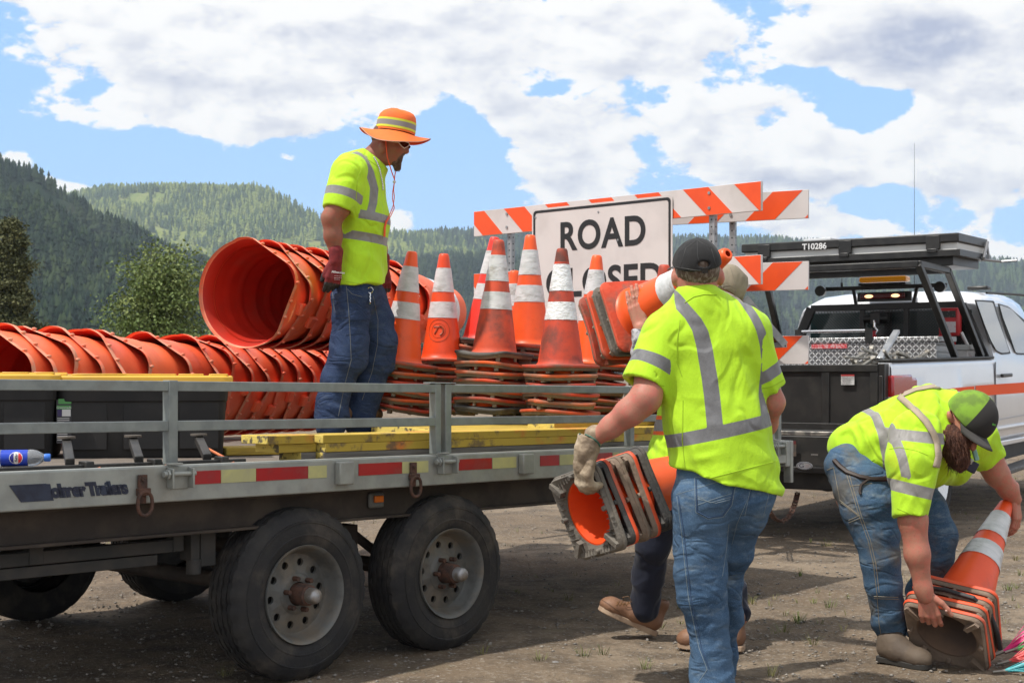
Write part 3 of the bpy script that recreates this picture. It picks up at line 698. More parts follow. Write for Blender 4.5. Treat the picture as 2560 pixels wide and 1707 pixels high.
# ================================================================ CONES
ORG = (.86, .085, .012)
coneO = mk('cone_orange', (.84, .088, .014), (.76, .072, .012), 5, rough=.42, vary=.16, dirt=((.16, .055, .03), .45), dsc=6, dth=(.52, .8), sub=0, bump=.06, bs=30)
coneW = mk('cone_orange_worn', (.62, .070, .022), (.50, .065, .03), 5, rough=.6, vary=.2, dirt=((.10, .045, .032), .8), dsc=5, dth=(.46, .70), bump=.15, bs=40)
coneR = mk('cone_red_bright', (.80, .035, .022), (.70, .03, .018), 5, rough=.45, vary=.1)
baseO = mk('cone_base_orange', (.60, .065, .018), (.44, .06, .03), 4, rough=.7, vary=.35, dirt=((.19, .12, .085), .9), dsc=5, dth=(.40, .66), bump=.25, bs=50)
baseR = mk('cone_base_rubber', (.16, .125, .095), (.10, .085, .07), 6, rough=.85, vary=.3, bump=.4, bs=70, dirt=((.24, .19, .14), .6), dsc=6)
baseK = mk('cone_base_black', (.055, .055, .055), (.10, .092, .083), 8, rough=.8, bump=.4, bs=70)
collar = mk('reflective_collar', (.60, .61, .62), (.48, .50, .50), 14, (.4, .65), .38, dirt=((.25, .22, .19), .75), dsc=7, dth=(.54, .74), bump=.35, bs=34, stretch=(1, 1, 2.2))
collarB = mk('reflective_collar_bright', (.76, .78, .80), (.60, .62, .63), 22, (.45, .7), .3, dirt=((.30, .28, .25), .7), dsc=12, dth=(.55, .7), bump=.9, bs=42, stretch=(1, 1, 1.6))
tipM = mk('cone_tip_dirty', (.30, .045, .02), (.12, .04, .03), 12, rough=.7)
def rsq(n, s, r_):            # rounded square outline
    P = []
    for q in range(4):
        a0 = q * math.pi / 2; cx = (s - r_) * (1 if q in (0, 3) else -1); cy = (s - r_) * (1 if q in (0, 1) else -1)
        for k in range(n + 1): a = a0 + math.pi / 2 * k / n; P.append((cx + r_ * math.cos(a), cy + r_ * math.sin(a)))
    O = []
    for i, p in enumerate(P):
        O.append(p); nx_ = P[(i + 1) % len(P)]; L = math.hypot(nx_[0] - p[0], nx_[1] - p[1])
        if L > .06:
            for k in range(1, 10): O.append((p[0] + (nx_[0] - p[0]) * k / 10, p[1] + (nx_[1] - p[1]) * k / 10))
    return O
CR0, CR1, CHH = .132, .030, .665      # bottom radius, tip radius, body height
def cone_r(z): return CR0 + (CR1 - CR0) * z / CHH
def make_cone(label, body=None, plate=None, under=None, col=None, collars=((.257, .358), (.421, .573)), tipmat=None, feet=True, collar_cut=False, warp=0.0, ribs=False, seed=0):
    root = empty('traffic_cone', (0, 0, 0), label, 'traffic cone'); n = 48
    b = MB(); th = .005
    prof = [(CR0 + .012, 0.0), (CR0 + .004, .008)] + [(cone_r(z), z) for z in np.linspace(.014, CHH - .012, 30)] + [(CR1 - .004, CHH - .002), (CR1 - .010, CHH), (CR1 - .016, CHH - .002)]
    prof += [(cone_r(z) - th, z) for z in np.linspace(CHH - .02, -.010, 14)] + [(CR0 + .012, -.012)]
    b.lathe(prof, None, n)
    if tipmat:
        for i, f in enumerate(b.F):
            if sum(b.V[k].z for k in f) / len(f) > CHH - .075: b.I[i] = 1
    b.build('body', [body or coneO, tipmat or coneO], root, ang=50)
    for (z0, z1) in collars:
        c = MB(); zz = np.linspace(z0, z1, 8); m = 48; V = []; Fc = []
        for z in zz:
            for k in range(m): a = 2 * math.pi * k / m; r_ = cone_r(z) + .0024 + .0006 * math.sin(k * 2.3 + z * 60 + seed); V.append((r_ * math.cos(a), r_ * math.sin(a), z))
        for i in range(len(zz) - 1):
            for k in range(m):
                if collar_cut and z0 < .4 and (4 < (k * 3 + (i * i) % 3) % 60 < 18 if False else (33 + i % 2 < k < 40 - (i * 5 % 3))): continue
                Fc.append((i * m + k, i * m + (k + 1) % m, (i + 1) * m + (k + 1) % m, (i + 1) * m + k))
        for i in (0, len(zz) - 1): pass
        c.add(V, Fc); c.build('reflective_collar', col or collar, root, ang=60)
    # base plate: orange skin above, rubber below, with studs
    s = .178; pl = MB(); nn = 8; out = rsq(nn, s, .045); m = len(out)
    hole = [(CR0 + .002) * math.cos(math.atan2(y, x)) for x, y in out]; holey = [(CR0 + .002) * math.sin(math.atan2(y, x)) for x, y in out]
    rng = np.random.RandomState(seed + 3); ph = rng.rand(4) * 6
    def wz(x, y, z): return z + warp * (math.sin(x * 13 + ph[0]) * .6 + math.sin(y * 11 + ph[1]) * .6 + math.sin((x + y) * 9 + ph[2]) * .5) * min(1, max(0, (math.hypot(x, y) - .12) / .08))
    def ring(sc, z, f): return [Vector((f * (x * sc) + (1 - f) * hx, f * (y * sc) + (1 - f) * hy, wz(x, y, z) if f > .2 else z)) for (x, y), hx, hy in zip(out, hole, holey)]
    def bands(rs, mi):
        V = [v for r_ in rs for v in r_]
        pl.add(V, [(i * m + k, i * m + (k + 1) % m, (i + 1) * m + (k + 1) % m, (i + 1) * m + k) for i in range(len(rs) - 1) for k in range(m)], mi)
    bands([ring(1, .006, 0), ring(.96, .002, .55), ring(.985, 0, 1), ring(1.0, -.004, 1), ring(1.0, -.012, 1), ring(.985, -.0165, 1)], 0)
    bands([ring(.985, -.0165, 1), ring(.965, -.0175, 1), ring(.955, -.030, 1), ring(.93, -.034, 1), ring(.88, -.030, .95), ring(.85, -.020, .6), ring(1, -.014, 0)], 1)
    if feet:
        for q in range(4):
            a = q * math.pi / 2 + math.pi / 4; ca, sa = math.cos(a), math.sin(a); Mr = Matrix.Rotation(a, 3, 'Z')
            pl.box((ca * .180, sa * .180, -.034), (.075, .022, .026), Mr, 1)
            a2 = q * math.pi / 2; pl.tube((math.cos(a2) * .155, math.sin(a2) * .155, -.018), (math.cos(a2) * .155, math.sin(a2) * .155, -.045), .012, .0095, 10, mi=1)
    bp = pl.build('base_plate', [plate or baseO, under or baseR], root, ang=50)
    if ribs:
        f = MB()
        for q in range(4):
            a = q * math.pi / 2; M = Matrix.Rotation(a, 3, 'Z')
            for k in range(-6, 7):
                p = M @ Vector((.157, k * .0215, -.026)); L = .036
                if abs(k) < 2: L = .012
                f.box(p + (M @ Vector((-(.018 if abs(k) > 3 else 0) , 0, 0))), (L if abs(k) < 4 else .06, .0035, .014), M)
        f.build('rib', under or baseR, root)
    return root
def align(o, p, axis, spin=0.0, s=1.0):
    q = Vector(axis).normalized().to_track_quat('Z', 'Y').to_matrix().to_4x4()
    return Matrix.Translation(Vector(p)) @ q @ Matrix.Rotation(spin, 4, 'Z') @ Matrix.Diagonal((s, s, s, 1))
ORD = ['topmost', 'second', 'third', 'fourth', 'fifth', 'sixth', 'seventh', 'eighth', 'ninth']
BOARD_TOP = .918 - .016 + .116
protoA = make_cone('nested', seed=1, warp=.0035); protoB = make_cone('nested', body=coneW, plate=baseO, warp=.008, seed=2); protoC = make_cone('nested', plate=baseK, under=baseK, warp=.005, seed=3)
USED = {}
def place(proto, M, label, group):
    if proto.name not in USED: USED[proto.name] = 1; c = proto; c.matrix_basis = M
    else: c = copy_tree(proto, None, M)
    c['label'] = label; c['group'] = group; return c
def stack(xt, yt, xb, yb, Z, top, where, spin, n=None, dz=.0515, lean=.0):
    pb = W(xb, yb, Z); pt = W(xt, yt, Z); ax = (pt - pb).normalized(); ax = Vector((ax.x, ax.y - lean, ax.z)).normalized()
    rng = random.Random(int(xt))
    place(top, align(None, pb, ax, spin), top['label'], 'traffic cones stacked on the trailer')
    z = pb.z; p = pb.copy(); k = 1; zl = BOARD_TOP + .05
    ground_z = zl - .0115 * TR.u(xb, .5)
    while z - dz > ground_z and k < 9:
        z -= dz * rng.uniform(.93, 1.07); p = pb - ax * ((pb.z - z) / ax.z); p = Vector((p.x + rng.uniform(-.0012, .0012), p.y + rng.uniform(-.0012, .0012), z))
        a2 = ax + Vector((rng.uniform(-.003, .003), rng.uniform(-.003, .003), 0))
        place(rng.choice([protoA, protoB, protoA, protoC, protoB]), align(None, p, a2, spin + rng.uniform(-.09, .09)),
              '%s cone down, only its base showing, under %s' % (ORD[k], where), 'traffic cones stacked on the trailer'); k += 1
cA = make_cone('orange traffic cone leaning right beside the standing man, with a torn lower collar', collar_cut=True, warp=.012, seed=5)
stack(1031, 624, 999, 905, 8.5, cA, 'the cone with the torn collar', .75)
cB = make_cone('clean orange traffic cone with a round emblem low on its body', seed=6)
em = MB(); stack(1110, 631, 1105, 897, 9.0, cB, 'the cone with the round emblem', .5)
cC = make_cone('scuffed faded orange cone with grey collars in front of the sign edge', body=coneW, tipmat=coneW, plate=baseK, warp=.012, seed=7)
stack(1247, 597, 1236, 884, 8.3, cC, 'the scuffed faded cone', .9)
cC2 = make_cone('red traffic cone leaning behind the scuffed faded cone', body=coneR, seed=8, plate=baseK)
stack(1238, 588, 1208, 851, 9.1, cC2, 'the leaning red cone', .3)
cD = make_cone('tallest bright orange cone standing by the left edge of the road sign', seed=9, warp=.008)
stack(1326, 578, 1322, 862, 8.62, cD, 'the tallest bright orange cone', .6)
cE = make_cone('orange cone with a dark dirty tip and shiny crinkled collars before the sign', tipmat=tipM, col=collarB, body=coneW, seed=10, warp=.003)
stack(1405, 619, 1401, 913, 8.1, cE, 'the cone with the dark dirty tip', .42)
cF = make_cone('pinkish orange cone in front of the lettering, partly hidden by the carried cones', seed=11)
stack(1493, 628, 1478, 908, 8.75, cF, 'the pinkish orange cone before the lettering', .35)
cG = make_cone('dull orange cone tip showing beside the black cap', body=coneW, seed=12)
stack(1661, 650, 1655, 945, 8.35, cG, 'the cone beside the black cap', .2)
cH = make_cone('small distant cone tip between the scuffed cone and the tallest cone', seed=13)
stack(1286, 676, 1284, 920, 9.7, cH, 'the small distant cone', .3)
# emblem moulded on cone B: ring with two slanted bars
emM = mk('emblem_brown', (.30, .05, .012), rough=.6)
def on_cone(c, a, z, r_=.0022): rr = cone_r(z) + r_; return (rr * math.cos(a), rr * math.sin(a), z)
qi = cB.matrix_basis.to_quaternion().inverted(); dv = qi @ (Vector((0, 0, 1)) + (Vector((0, 0, 0)) - cB.matrix_basis.translation)).normalized(); ac = math.atan2(dv.y, dv.x)
b = MB()
def ringp(rad, th, n=40, a0=0, a1=6.2832):
    P = []
    for k in range(n): t = a0 + (a1 - a0) * k / (n - 1); z = .175 + rad * math.sin(t); P.append(on_cone(None, ac - .25 + rad * math.cos(t) / cone_r(z), z, .0006))
    b.path(P, th, 5)
ringp(.070, .0016); ringp(.045, .0012); ringp(.030, .007, 12, -1.2, 1.4)
P = [on_cone(None, ac - .25 + dx / .10, .175 + dz, .0006) for dx, dz in ((-.03, .022), (-.005, .024), (.01, .022))]; b.path(P, .005, 5)
P = [on_cone(None, ac - .25 + dx / .10, .175 + dz, .0006) for dx, dz in ((-.022, -.02), (-.012, .0), (-.004, .02))]; b.path(P, .006, 5)
b.build('emblem', emM, cB)

# ================================================================ DRUMS
drumM = mk('drum_orange', (.90, .155, .060), (.80, .12, .048), 3, rough=.5, vary=.10, dirt=((.50, .18, .11), .4), dsc=4, dth=(.5, .78), sub=.15, bump=.08, bs=18)
drumI = mk('drum_inside_shade_red', (.50, .024, .010), (.42, .018, .008), 3, rough=.5, dirt=((.30, .06, .04), .5), dsc=4)  # same plastic, deeper red: the shade inside the drums is put into the colour
edgeM = mk('drum_rim_scuffed', (.86, .19, .10), (.72, .30, .19), 9, rough=.6, vary=.1, dirt=((.42, .26, .14), .8), dsc=16, dth=(.56, .72), bump=.2, bs=40)
DL = .92; DR0 = .285; DR1 = .215
def drum_outline(n=96, R0=.308):
    P = []
    A = [R(80), R(4), R(-70)]; rad = [R0 * 1.13, R0 * 1.19, R0 * 1.08]
    crn = [Vector((rad[i] * math.cos(A[i]), rad[i] * math.sin(A[i]))) for i in range(3)]
    for k in range(n):
        a = 2 * math.pi * k / n; d = Vector((math.cos(a), math.sin(a))); aa = (a + math.pi) % (2 * math.pi) - math.pi; r_ = R0
        for i in range(2):
            if A[i + 1] <= aa <= A[i]:
                p, q = crn[i], crn[i + 1]; e = q - p; nrm = Vector((-e.y, e.x)).normalized(); nd = nrm.dot(d)
                r_ = nrm.dot(p) / nd
        P.append([a, r_])
    rr = [sum(P[(k + j) % n][1] for j in (-3, -2, -1, 0, 1, 2, 3)) / 7 for k in range(n)]
    P2 = [(P[k][0], rr[k]) for k in range(n)]
    return P2
def make_drum(label, group, rot=0.0, stripes=False):
    root = empty('traffic_drum', (0, 0, 0), label, 'traffic drum', group); n = 96
    b = MB(); rings = []
    def rad(z): return DR0 + (DR1 - DR0) * z / DL
    zo = list(np.linspace(.10, DL - .01, 36)); prof = []
    for z in zo:
        st = 0.0
        for s in (.22, .40, .58, .76):
            if z > s: st += .006
        prof.append((rad(z) - st, z))
    prof += [(prof[-1][0] - .02, DL), (.08, DL), (.01, DL - .01)]
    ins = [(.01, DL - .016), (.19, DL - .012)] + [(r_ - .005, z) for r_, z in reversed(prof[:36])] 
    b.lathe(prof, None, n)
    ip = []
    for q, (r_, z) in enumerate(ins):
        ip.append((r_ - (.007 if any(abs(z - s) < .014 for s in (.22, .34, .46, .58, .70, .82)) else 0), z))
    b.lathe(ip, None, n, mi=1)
    # flared skirt: from round body to the flat-sided rim
    ol = drum_outline(n); Vr = []
    def ring(f, z, dr=0.0): return [Vector(((rad(.1) * (1 - f) + (r_ + dr) * f) * math.cos(a + rot), (rad(.1) * (1 - f) + (r_ + dr) * f) * math.sin(a + rot), z)) for a, r_ in ol]
    L = [ring(0, .10), ring(.10, .085), ring(.55, .05), ring(.85, .03)]
    L2 = [ring(.85, .026, -.004), ring(.5, .044, -.006), ring(.05, .08, -.005), ring(-.05, .10)]
    for q, LL in enumerate((L, L2)):
        V = [v for r_ in LL for v in r_]; b.add(V, [(i * n + k, i * n + (k + 1) % n, (i + 1) * n + (k + 1) % n, (i + 1) * n + k) for i in range(len(LL) - 1) for k in range(n)], q)
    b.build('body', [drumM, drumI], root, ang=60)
    e = MB()
    LL = [ring(.85, .030), ring(1.0, .029), ring(1.03, .022), ring(1.035, .008), ring(1.01, 0), ring(.98, .003), ring(.94, .02), ring(.85, .026, -.004)]
    V = [v for r_ in LL for v in r_]; e.add(V, [(i * n + k, i * n + (k + 1) % n, (i + 1) * n + (k + 1) % n, (i + 1) * n + k) for i in range(len(LL) - 1) for k in range(n)])
    for k in range(n):        # studs along the two flat sides
        a, r_ = ol[k]; aa = (a + math.pi) % (2 * math.pi) - math.pi
        if R(-60) < aa < R(74) and k % 5 == 0 and abs(aa - R(4)) > .12:
            p = Vector((r_ * 1.02 * math.cos(a + rot), r_ * 1.02 * math.sin(a + rot), .020)); e.ell(p, (.0085, .0085, .016), nu=10, nv=6)
    e.build('rim', edgeM, root, ang=60)
    for z0 in (.25, .61):      # moulded lugs on the skirt
        pass
    h = MB(); a = rot - .55; p = Vector((rad(.15) * math.cos(a), rad(.15) * math.sin(a), .17)); M = Matrix.Rotation(a, 3, 'Z'); h.box(p, (.05, .075, .07), M); h.build('lug', drumM, root, bevel=.012)
    if stripes:
        for z0, z1, m in ((.44, .57, collarB), (.62, .75, collarB)):
            c = MB(); c.lathe([(rad(z) + .0015 - (.012 if z > .4 else .006) * (1 if z < .58 else 1.5), z) for z in np.linspace(z0, z1, 5)], None, 64); c.build('reflective_band', m, root)
    return root
DA = R(22.5); dax = Vector((math.sin(DA), math.cos(DA), 0)); dn_ = Vector((math.cos(DA), -math.sin(DA), 0))
dA = make_drum('nested', 'g', rot=.15); dB = make_drum('nested', 'g', rot=.02); dC = make_drum('nested', 'g', rot=.30)
def drum_M(p, tilt=0.0, roll=0.0):
    ax = (dax + Vector((0, 0, tilt))).normalized(); x = dn_; y = ax.cross(x)        # local x to the near right, y up
    if y.z < 0: y = -y
    M = Matrix(((x.x, y.x, ax.x, p.x), (x.y, y.y, ax.y, p.y), (x.z, y.z, ax.z, p.z), (0, 0, 0, 1)))
    return M @ Matrix.Rotation(roll, 4, 'Z')
def on_line(P0, x):             # where the line from P0 along the drums crosses photo column x
    k = (x - CX) / F; s = (k * P0.y - P0.x) / (dax.x - k * dax.y); return P0 + dax * s
low0 = W(68, HY, 7.30); low0 = Vector((low0.x, low0.y, 1.215))
xs = [-52, 2, 68, 127, 192, 255, 357, 436, 474, 515, 556, 596, 636, 676, 716, 756, 800]
for i, x in enumerate(xs):
    p = on_line(low0, x); p.z = 1.215 - .0115 * ((p - TR.o).dot(TR.d)) * .6
    rng = random.Random(i); pr_ = [dA, dB, dC][i % 3 if i != 0 else 0]
    place(pr_, drum_M(p, rng.uniform(-.02, .02), rng.uniform(-.20, .20)), 'orange drum lying in the lower row, %s rim from the left end' % (['first', 'second', 'third', 'fourth', 'fifth', 'sixth', 'seventh', 'eighth', 'ninth', 'tenth', 'eleventh', 'twelfth', 'thirteenth', 'fourteenth', 'fifteenth', 'sixteenth', 'last'][i]), 'orange drums nested in the lower row')
cen = W(612, 733, 8.0); ups = [(0.0, 'upper orange drum whose wide open mouth faces the camera')]
sxs = [612, 649, 694, 729, 768, 808, 850, 892, 930, 962]
for i, x in enumerate(sxs):
    p = on_line(cen, x); rng = random.Random(40 + i)
    last = i == len(sxs) - 1
    if last: dl = make_drum('x', 'g', rot=.1, stripes=True); M = drum_M(p, -.0, .0); dl.matrix_basis = M; dl['label'] = 'last upper drum with white reflective bands, behind the cones'; dl['group'] = 'orange drums nested in the upper row'
    else:
        lab = ups[0][1] if i == 0 else 'orange drum lying in the upper row, %s rim behind the open mouth' % ORD[i if i < 9 else 8].replace('topmost', 'first') 
        place([dA, dB, dC][i % 3], drum_M(p, rng.uniform(-.01, .01), rng.uniform(-.1, .1)), lab, 'orange drums nested in the upper row')

# ================================================================ TOTES, BOTTLE, BOARDS, STANDS
toteM = mk('black_tote_plastic', (.017, .017, .018), (.024, .023, .023), 5, rough=.6, bump=.05, spec=.3)
lidM = mk('yellow_lid_plastic', (.72, .42, .045), (.62, .36, .04), 4, rough=.42, dirt=((.45, .30, .08), .5), dsc=5)
def tote(xc, Z, yaw, label, sticker=False):
    c = W(xc, HY, Z); z0 = DH - .016 - .0115 * ((c - TR.o).dot(TR.d)) + .001; c.z = z0
    root = empty('storage_tote', c, label, 'storage tote', 'black storage totes with yellow lids')
    M = Matrix.Translation(c) @ Matrix.Rotation(yaw, 4, 'Z'); b = MB(); n = 6; hh = .345
    def ring(sx, sy, z, r_=.05):
        P = [];
        for q in range(4):
            a0 = q * math.pi / 2; cx = (sx - r_) * (1 if q in (0, 3) else -1); cy = (sy - r_) * (1 if q in (0, 1) else -1)
            for k in range(n + 1): a = a0 + math.pi / 2 * k / n; P.append(M @ Vector((cx + r_ * math.cos(a), cy + r_ * math.sin(a), z)))
        return P
    L = [ring(.335, .205, .004), ring(.34, .21, .0), ring(.345, .215, .02), ring(.36, .233, .25), ring(.365, .24, .252), ring(.372, .246, hh)]
    m = len(L[0]); b.add([v for r_ in L for v in r_], [(i * m + k, i * m + (k + 1) % m, (i + 1) * m + (k + 1) % m, (i + 1) * m + k) for i in range(len(L) - 1) for k in range(m)] + [tuple(range(m - 1, -1, -1))])
    for dx in (-.24, .0, .24):
        b.box(M @ Vector((dx, -.2275, .14)), (.17, .012, .20), M)
    b.build('bin', toteM, root, bevel=.004)
    l = MB(); L = [ring(.372, .246, hh - .012, .05), ring(.389, .262, hh - .012), ring(.389, .262, hh + .014), ring(.382, .255, hh + .020), ring(.30, .18, hh + .018)]
    l.add([v for r_ in L for v in r_], [(i * m + k, i * m + (k + 1) % m, (i + 1) * m + (k + 1) % m, (i + 1) * m + k) for i in range(len(L) - 1) for k in range(m)] + [tuple(range(4 * m, 5 * m))])
    for x0, x1 in ((-.372, -.32), (-.30, .14), (-.29, -.07), (.15, .26), (.29, .365)):
        l.box(M @ Vector(((x0 + x1) / 2, -.235, hh + .023 + (.001 if x0 == -.29 else 0))), (x1 - x0, .03, .010), M)
        l.box(M @ Vector(((x0 + x1) / 2, .235, hh + .023)), (x1 - x0, .03, .010), M)
    l.build('lid', lidM, root, bevel=.003)
    if sticker:
        MS = M @ Matrix.Translation((-.335 , -.2355, .165)) @ Matrix.Rotation(R(90), 4, 'X')
        s = MB(); s.box(MS @ Vector((0, -.0, 0)), (.062, .19, .0012), MS); lb = s.build('label_sticker', mk('sticker_dark', (.03, .03, .035), rough=.4), root)
        st = MB(); rngs = random.Random(2)
        st.box(MS @ Vector((.004, .088, .001)), (.054, .022, .0008), MS, 1); st.box(MS @ Vector((.0, .062, .001)), (.060, .016, .0008), MS, 1)
        st.box(MS @ Vector((.010, .038, .001)), (.036, .030, .0008), MS, 0); st.box(MS @ Vector((-.018, .038, .0012)), (.018, .030, .0008), MS, 2)
        for k in range(12): wd_ = rngs.uniform(.028, .052); st.box(MS @ Vector((-.028 + wd_ / 2, .014 - k * .0085, .001)), (wd_, .0028, .0008), MS, 0)
        st.build('print', [mk('sticker_white', (.55, .55, .55)), mk('sticker_green', (.08, .28, .08)), mk('sticker_violet', (.03, .02, .09))], lb)
        text_mesh('brand_name', 'Greenmade', MS @ Matrix.Translation((0, .061, .0022)), .013, mk('sticker_white', (.55, .55, .55)), lb, ext=.0003)
tote(362, 6.50, R(13.0), 'black tote with a yellow lid and barcode sticker, right of the pair', True)
tote(-62, 6.30, R(11), 'black tote with a yellow lid behind the soda bottle, cut by the frame')
# bottle
def bottle():
    c = TR.P(TR.u(30, .30), .30, DH - .016 + .036); ax = (W(118, 1140, c.y) - W(0, 1145, c.y)); ax = Vector((.965, .20, .0)).normalized()
    c = W(52, 1137, 5.55); c.z = DH - .0115 * ((c - TR.o).dot(TR.d)) - .016 + .0345
    root = empty('soda_bottle', c, 'clear plastic cola bottle with a blue label lying on the trailer deck', 'bottle')
    M = basis(c, Vector((0, 0, 1)), ax.cross(Vector((0, 0, 1))) * -1); M = Matrix(((0, 0, 0, 0),) * 4)
    z = ax; x = Vector((0, 0, 1)); y = z.cross(x)
    M = Matrix(((x.x, y.x, z.x, c.x), (x.y, y.y, z.y, c.y), (x.z, y.z, z.z, c.z), (0, 0, 0, 1)))
    b = MB(); b.lathe([(.004, -.118), (.022, -.118), (.030, -.110), (.033, -.09), (.033, -.075), (.0315, -.07), (.0315, .026), (.033, .032), (.033, .045), (.029, .062), (.020, .078), (.013, .088), (.0125, .098)], M, 32)
    b.build('body', mk('clear_plastic', (.55, .60, .66), (.45, .5, .56), 40, rough=.12, trans=.75, bump=.4, bs=25), root, ang=60)
    l = MB(); l.lathe([(.0322, -.072), (.0322, .028)], M, 32); l.build('label', mk('blue_label', (.012, .055, .50), (.01, .04, .38), 20, rough=.3), root)
    k = MB(); k.lathe([(.0148, .088), (.0155, .092), (.0155, .108), (.0135, .111), (.001, .111)], M, 20); k.build('cap', mk('blue_cap', (.03, .16, .62), rough=.4), root, ang=40)
    # round emblem, wrapped on the label, turned to the camera
    vd = (Vector((0, 0, CH)) - c).normalized(); vl = M.inverted().to_3x3() @ vd; a0 = math.atan2(vl.y, vl.x)
    def disc(name, f, m, r_, lift):
        V = []; Fc = []; n = 24
        for i in range(n + 1):
            for j in range(n + 1):
                s, t = (i / n * 2 - 1), (j / n * 2 - 1); V.append((s, t))
        def mp(s, t): a = a0 + s * r_ / .0322; rr = .0322 + lift; return M @ Vector((rr * math.cos(a), rr * math.sin(a), -.014 + t * r_))
        for i in range(n):
            for j in range(n):
                ids = [i * (n + 1) + j, (i + 1) * (n + 1) + j, (i + 1) * (n + 1) + j + 1, i * (n + 1) + j + 1]; cs = sum(V[q][0] for q in ids) / 4; ct = sum(V[q][1] for q in ids) / 4
                if f(cs, ct): Fc.append(tuple(ids))
        o = MB(); o.add([mp(*v) for v in V], Fc); o.build(name, m, bpy.data.objects[root.name])
    disc('emblem', lambda s, t: s * s + t * t < 1, mk('label_white', (.75, .75, .75), rough=.4), .025, .0006)
    disc('emblem', lambda s, t: s * s + t * t < .82 and t > .30, mk('label_red', (.60, .02, .03), rough=.4), .025, .0010)
    disc('emblem', lambda s, t: s * s + t * t < .82 and t < -.30, mk('label_navy', (.02, .02, .22), rough=.4), .025, .0010)
    pc = c + (M.to_3x3() @ Vector((math.cos(a0), math.sin(a0), 0))) * .0335 + ax * -.014
    text_mesh('lettering', 'PEPSI', basis(pc, (M.to_3x3() @ Vector((-math.sin(a0), math.cos(a0), 0))) * (1 if True else -1), ax), .014, mk('ink_black', (.01, .01, .01)), root, ext=.0002, off=.0003)
bottle()
# boards
def board_mat(nm, a, b_): return mk(nm, a, b_, 3, (.4, .7), .75, stretch=(1.2, 1.2, 14), bump=.35, bs=18, dirt=((.10, .085, .06), .6), dsc=3, dth=(.55, .75))
bY = board_mat('yellow_painted_wood', (.47, .33, .045), (.36, .24, .035)); bYo = mk('yellow_orange_wood', (.50, .35, .045), (.60, .19, .035), 2.6, (.52, .62), .7, bump=.3, bs=18, dirt=((.13, .09, .055), .85), dsc=9, dth=(.52, .64)); bG = board_mat('grey_weathered_wood', (.17, .16, .15), (.10, .095, .09))
bE = mk('chipped_yellow_end', (.66, .52, .12), (.12, .10, .06), 22, (.5, .6), .8, bump=.4)
def plank(u0, u1, v0, v1, h0, h1, m, label, yaw=0.0, dz=0.0):
    b = MB(); c = TR.P((u0 + u1) / 2, (v0 + v1) / 2, (h0 + h1) / 2); P = []
    for h in (h0, h1):
        for (u, v) in ((u0, v0), (u1, v0), (u1, v1), (u0, v1)):
            p = TR.P(u, v, h); d = p - c; d = Matrix.Rotation(yaw, 3, 'Z') @ d; d.z += dz * (u - (u0 + u1) / 2); P.append(c + d)
    b.hexa(P, 0); b.I[3] = 0; b.I[2 + 3] = 1
    tag(b.build('plank', [m, bE], None, bevel=.003), label, 'plank', 'painted planks piled on the trailer')
h0 = DH - .014; t_ = .0375
uu = lambda x: TR.u(x, .09)
plank(uu(806), 3.70, .085, .275, h0, h0 + t_, bG, 'grey weathered bottom plank along the near deck edge')
plank(uu(764), uu(806) - .01, .12, .27, h0, h0 + t_, bG, 'short dark wood block under the left end of the yellow planks')
plank(uu(810), 3.66, .080, .270, h0 + t_ + .001, h0 + 2 * t_, bYo, 'yellow plank with orange paint smears, middle layer at the near edge')
plank(uu(712), uu(806), .13, .29, h0 + t_ + .001, h0 + 2 * t_, bY, 'short yellow plank end with black scuffs, left of the smeared plank')
plank(uu(805), 3.68, .083, .273, h0 + 2 * t_ + .001, h0 + 3 * t_, bYo, 'topmost yellow orange plank at the near deck edge')
plank(uu(680), uu(803) - .01, .12, .30, h0 + 2 * t_ + .001, h0 + 3 * t_, bYo, 'short orange yellow plank end on the left of the pile')
plank(TR.u(600, .62), TR.u(600, .62) + 1.0, .62, .81, h0 + .002, h0 + t_, bY, 'yellow plank lying askew on the deck, its end beside the black stand', yaw=R(-10))
for r_ in range(7):
    v = .30 + r_ * .215
    plank(1.12 + .11 * r_ + .03 * (r_ % 3), 3.62 + .03 * (r_ % 2), v, v + .19, h0 + 0.001, h0 + 3 * t_ - .002, bY, ['yellow timber just behind the near planks', 'second yellow timber behind the near planks', 'third yellow timber under the cone stacks', 'fourth yellow timber under the cone stacks', 'fifth yellow timber under the rear cones', 'sixth yellow timber under the standing man', 'farthest yellow timber near the drums'][r_])
plank(1.9, 3.6, .285, .47, h0 + 3 * t_ + .001, h0 + 4 * t_, bY, 'loose yellow plank on top of the pile below the cone stacks', yaw=R(1.5), dz=.008)
# black stand bar with three folded feet
def stand():
    u0, u1 = U0 + .1, TR.u(610, .10); root = empty('folding_sign_stand', TR.P(u0, .1, DH), 'black steel bar with three folded legs lying along the deck edge', 'sign stand')
    z = DH - .016; b = MB(); b.fbox(TR, u0, u1, .085, .110, z + .001, z + .026); b.build('bar', blackm, root, bevel=.003)
    for (x, dx, tall) in ((215, 0, 1), (385, 0, 1), (553, 0, 1)):
        u = TR.u(x, .10); l = MB()
        l.fbox(TR, u - .018, u + .018, .070, .125, z - .001, z + .038)
        a = TR.P(u - .06, .11, z + .035); e = TR.P(u + .055, .33, z + .10); l.bar(a, e, .034, .030)
        l.build('leg', blackm, root, bevel=.004)
        f = MB(); ec = e + Vector((0, 0, .018)); f.tube(ec - Vector((0, 0, .004)), ec + Vector((0, 0, .004)), .034, n=20); f.build('foot_pad', mk('worn_steel_pad', (.10, .085, .07), rough=.6), root)
        k = MB(); q = TR.P(u + .03, .085, z + .006); k.path([q - TR.d * .03 , q, q + TR.d * .02 + Vector((0, 0, .005)), e - Vector((0, 0, .02))][:3 if x < 500 else 4], .0055, 8); k.build('hook', mk('orange_hook_paint', (.70, .20, .07), (.5, .12, .05), 30), root)
stand()

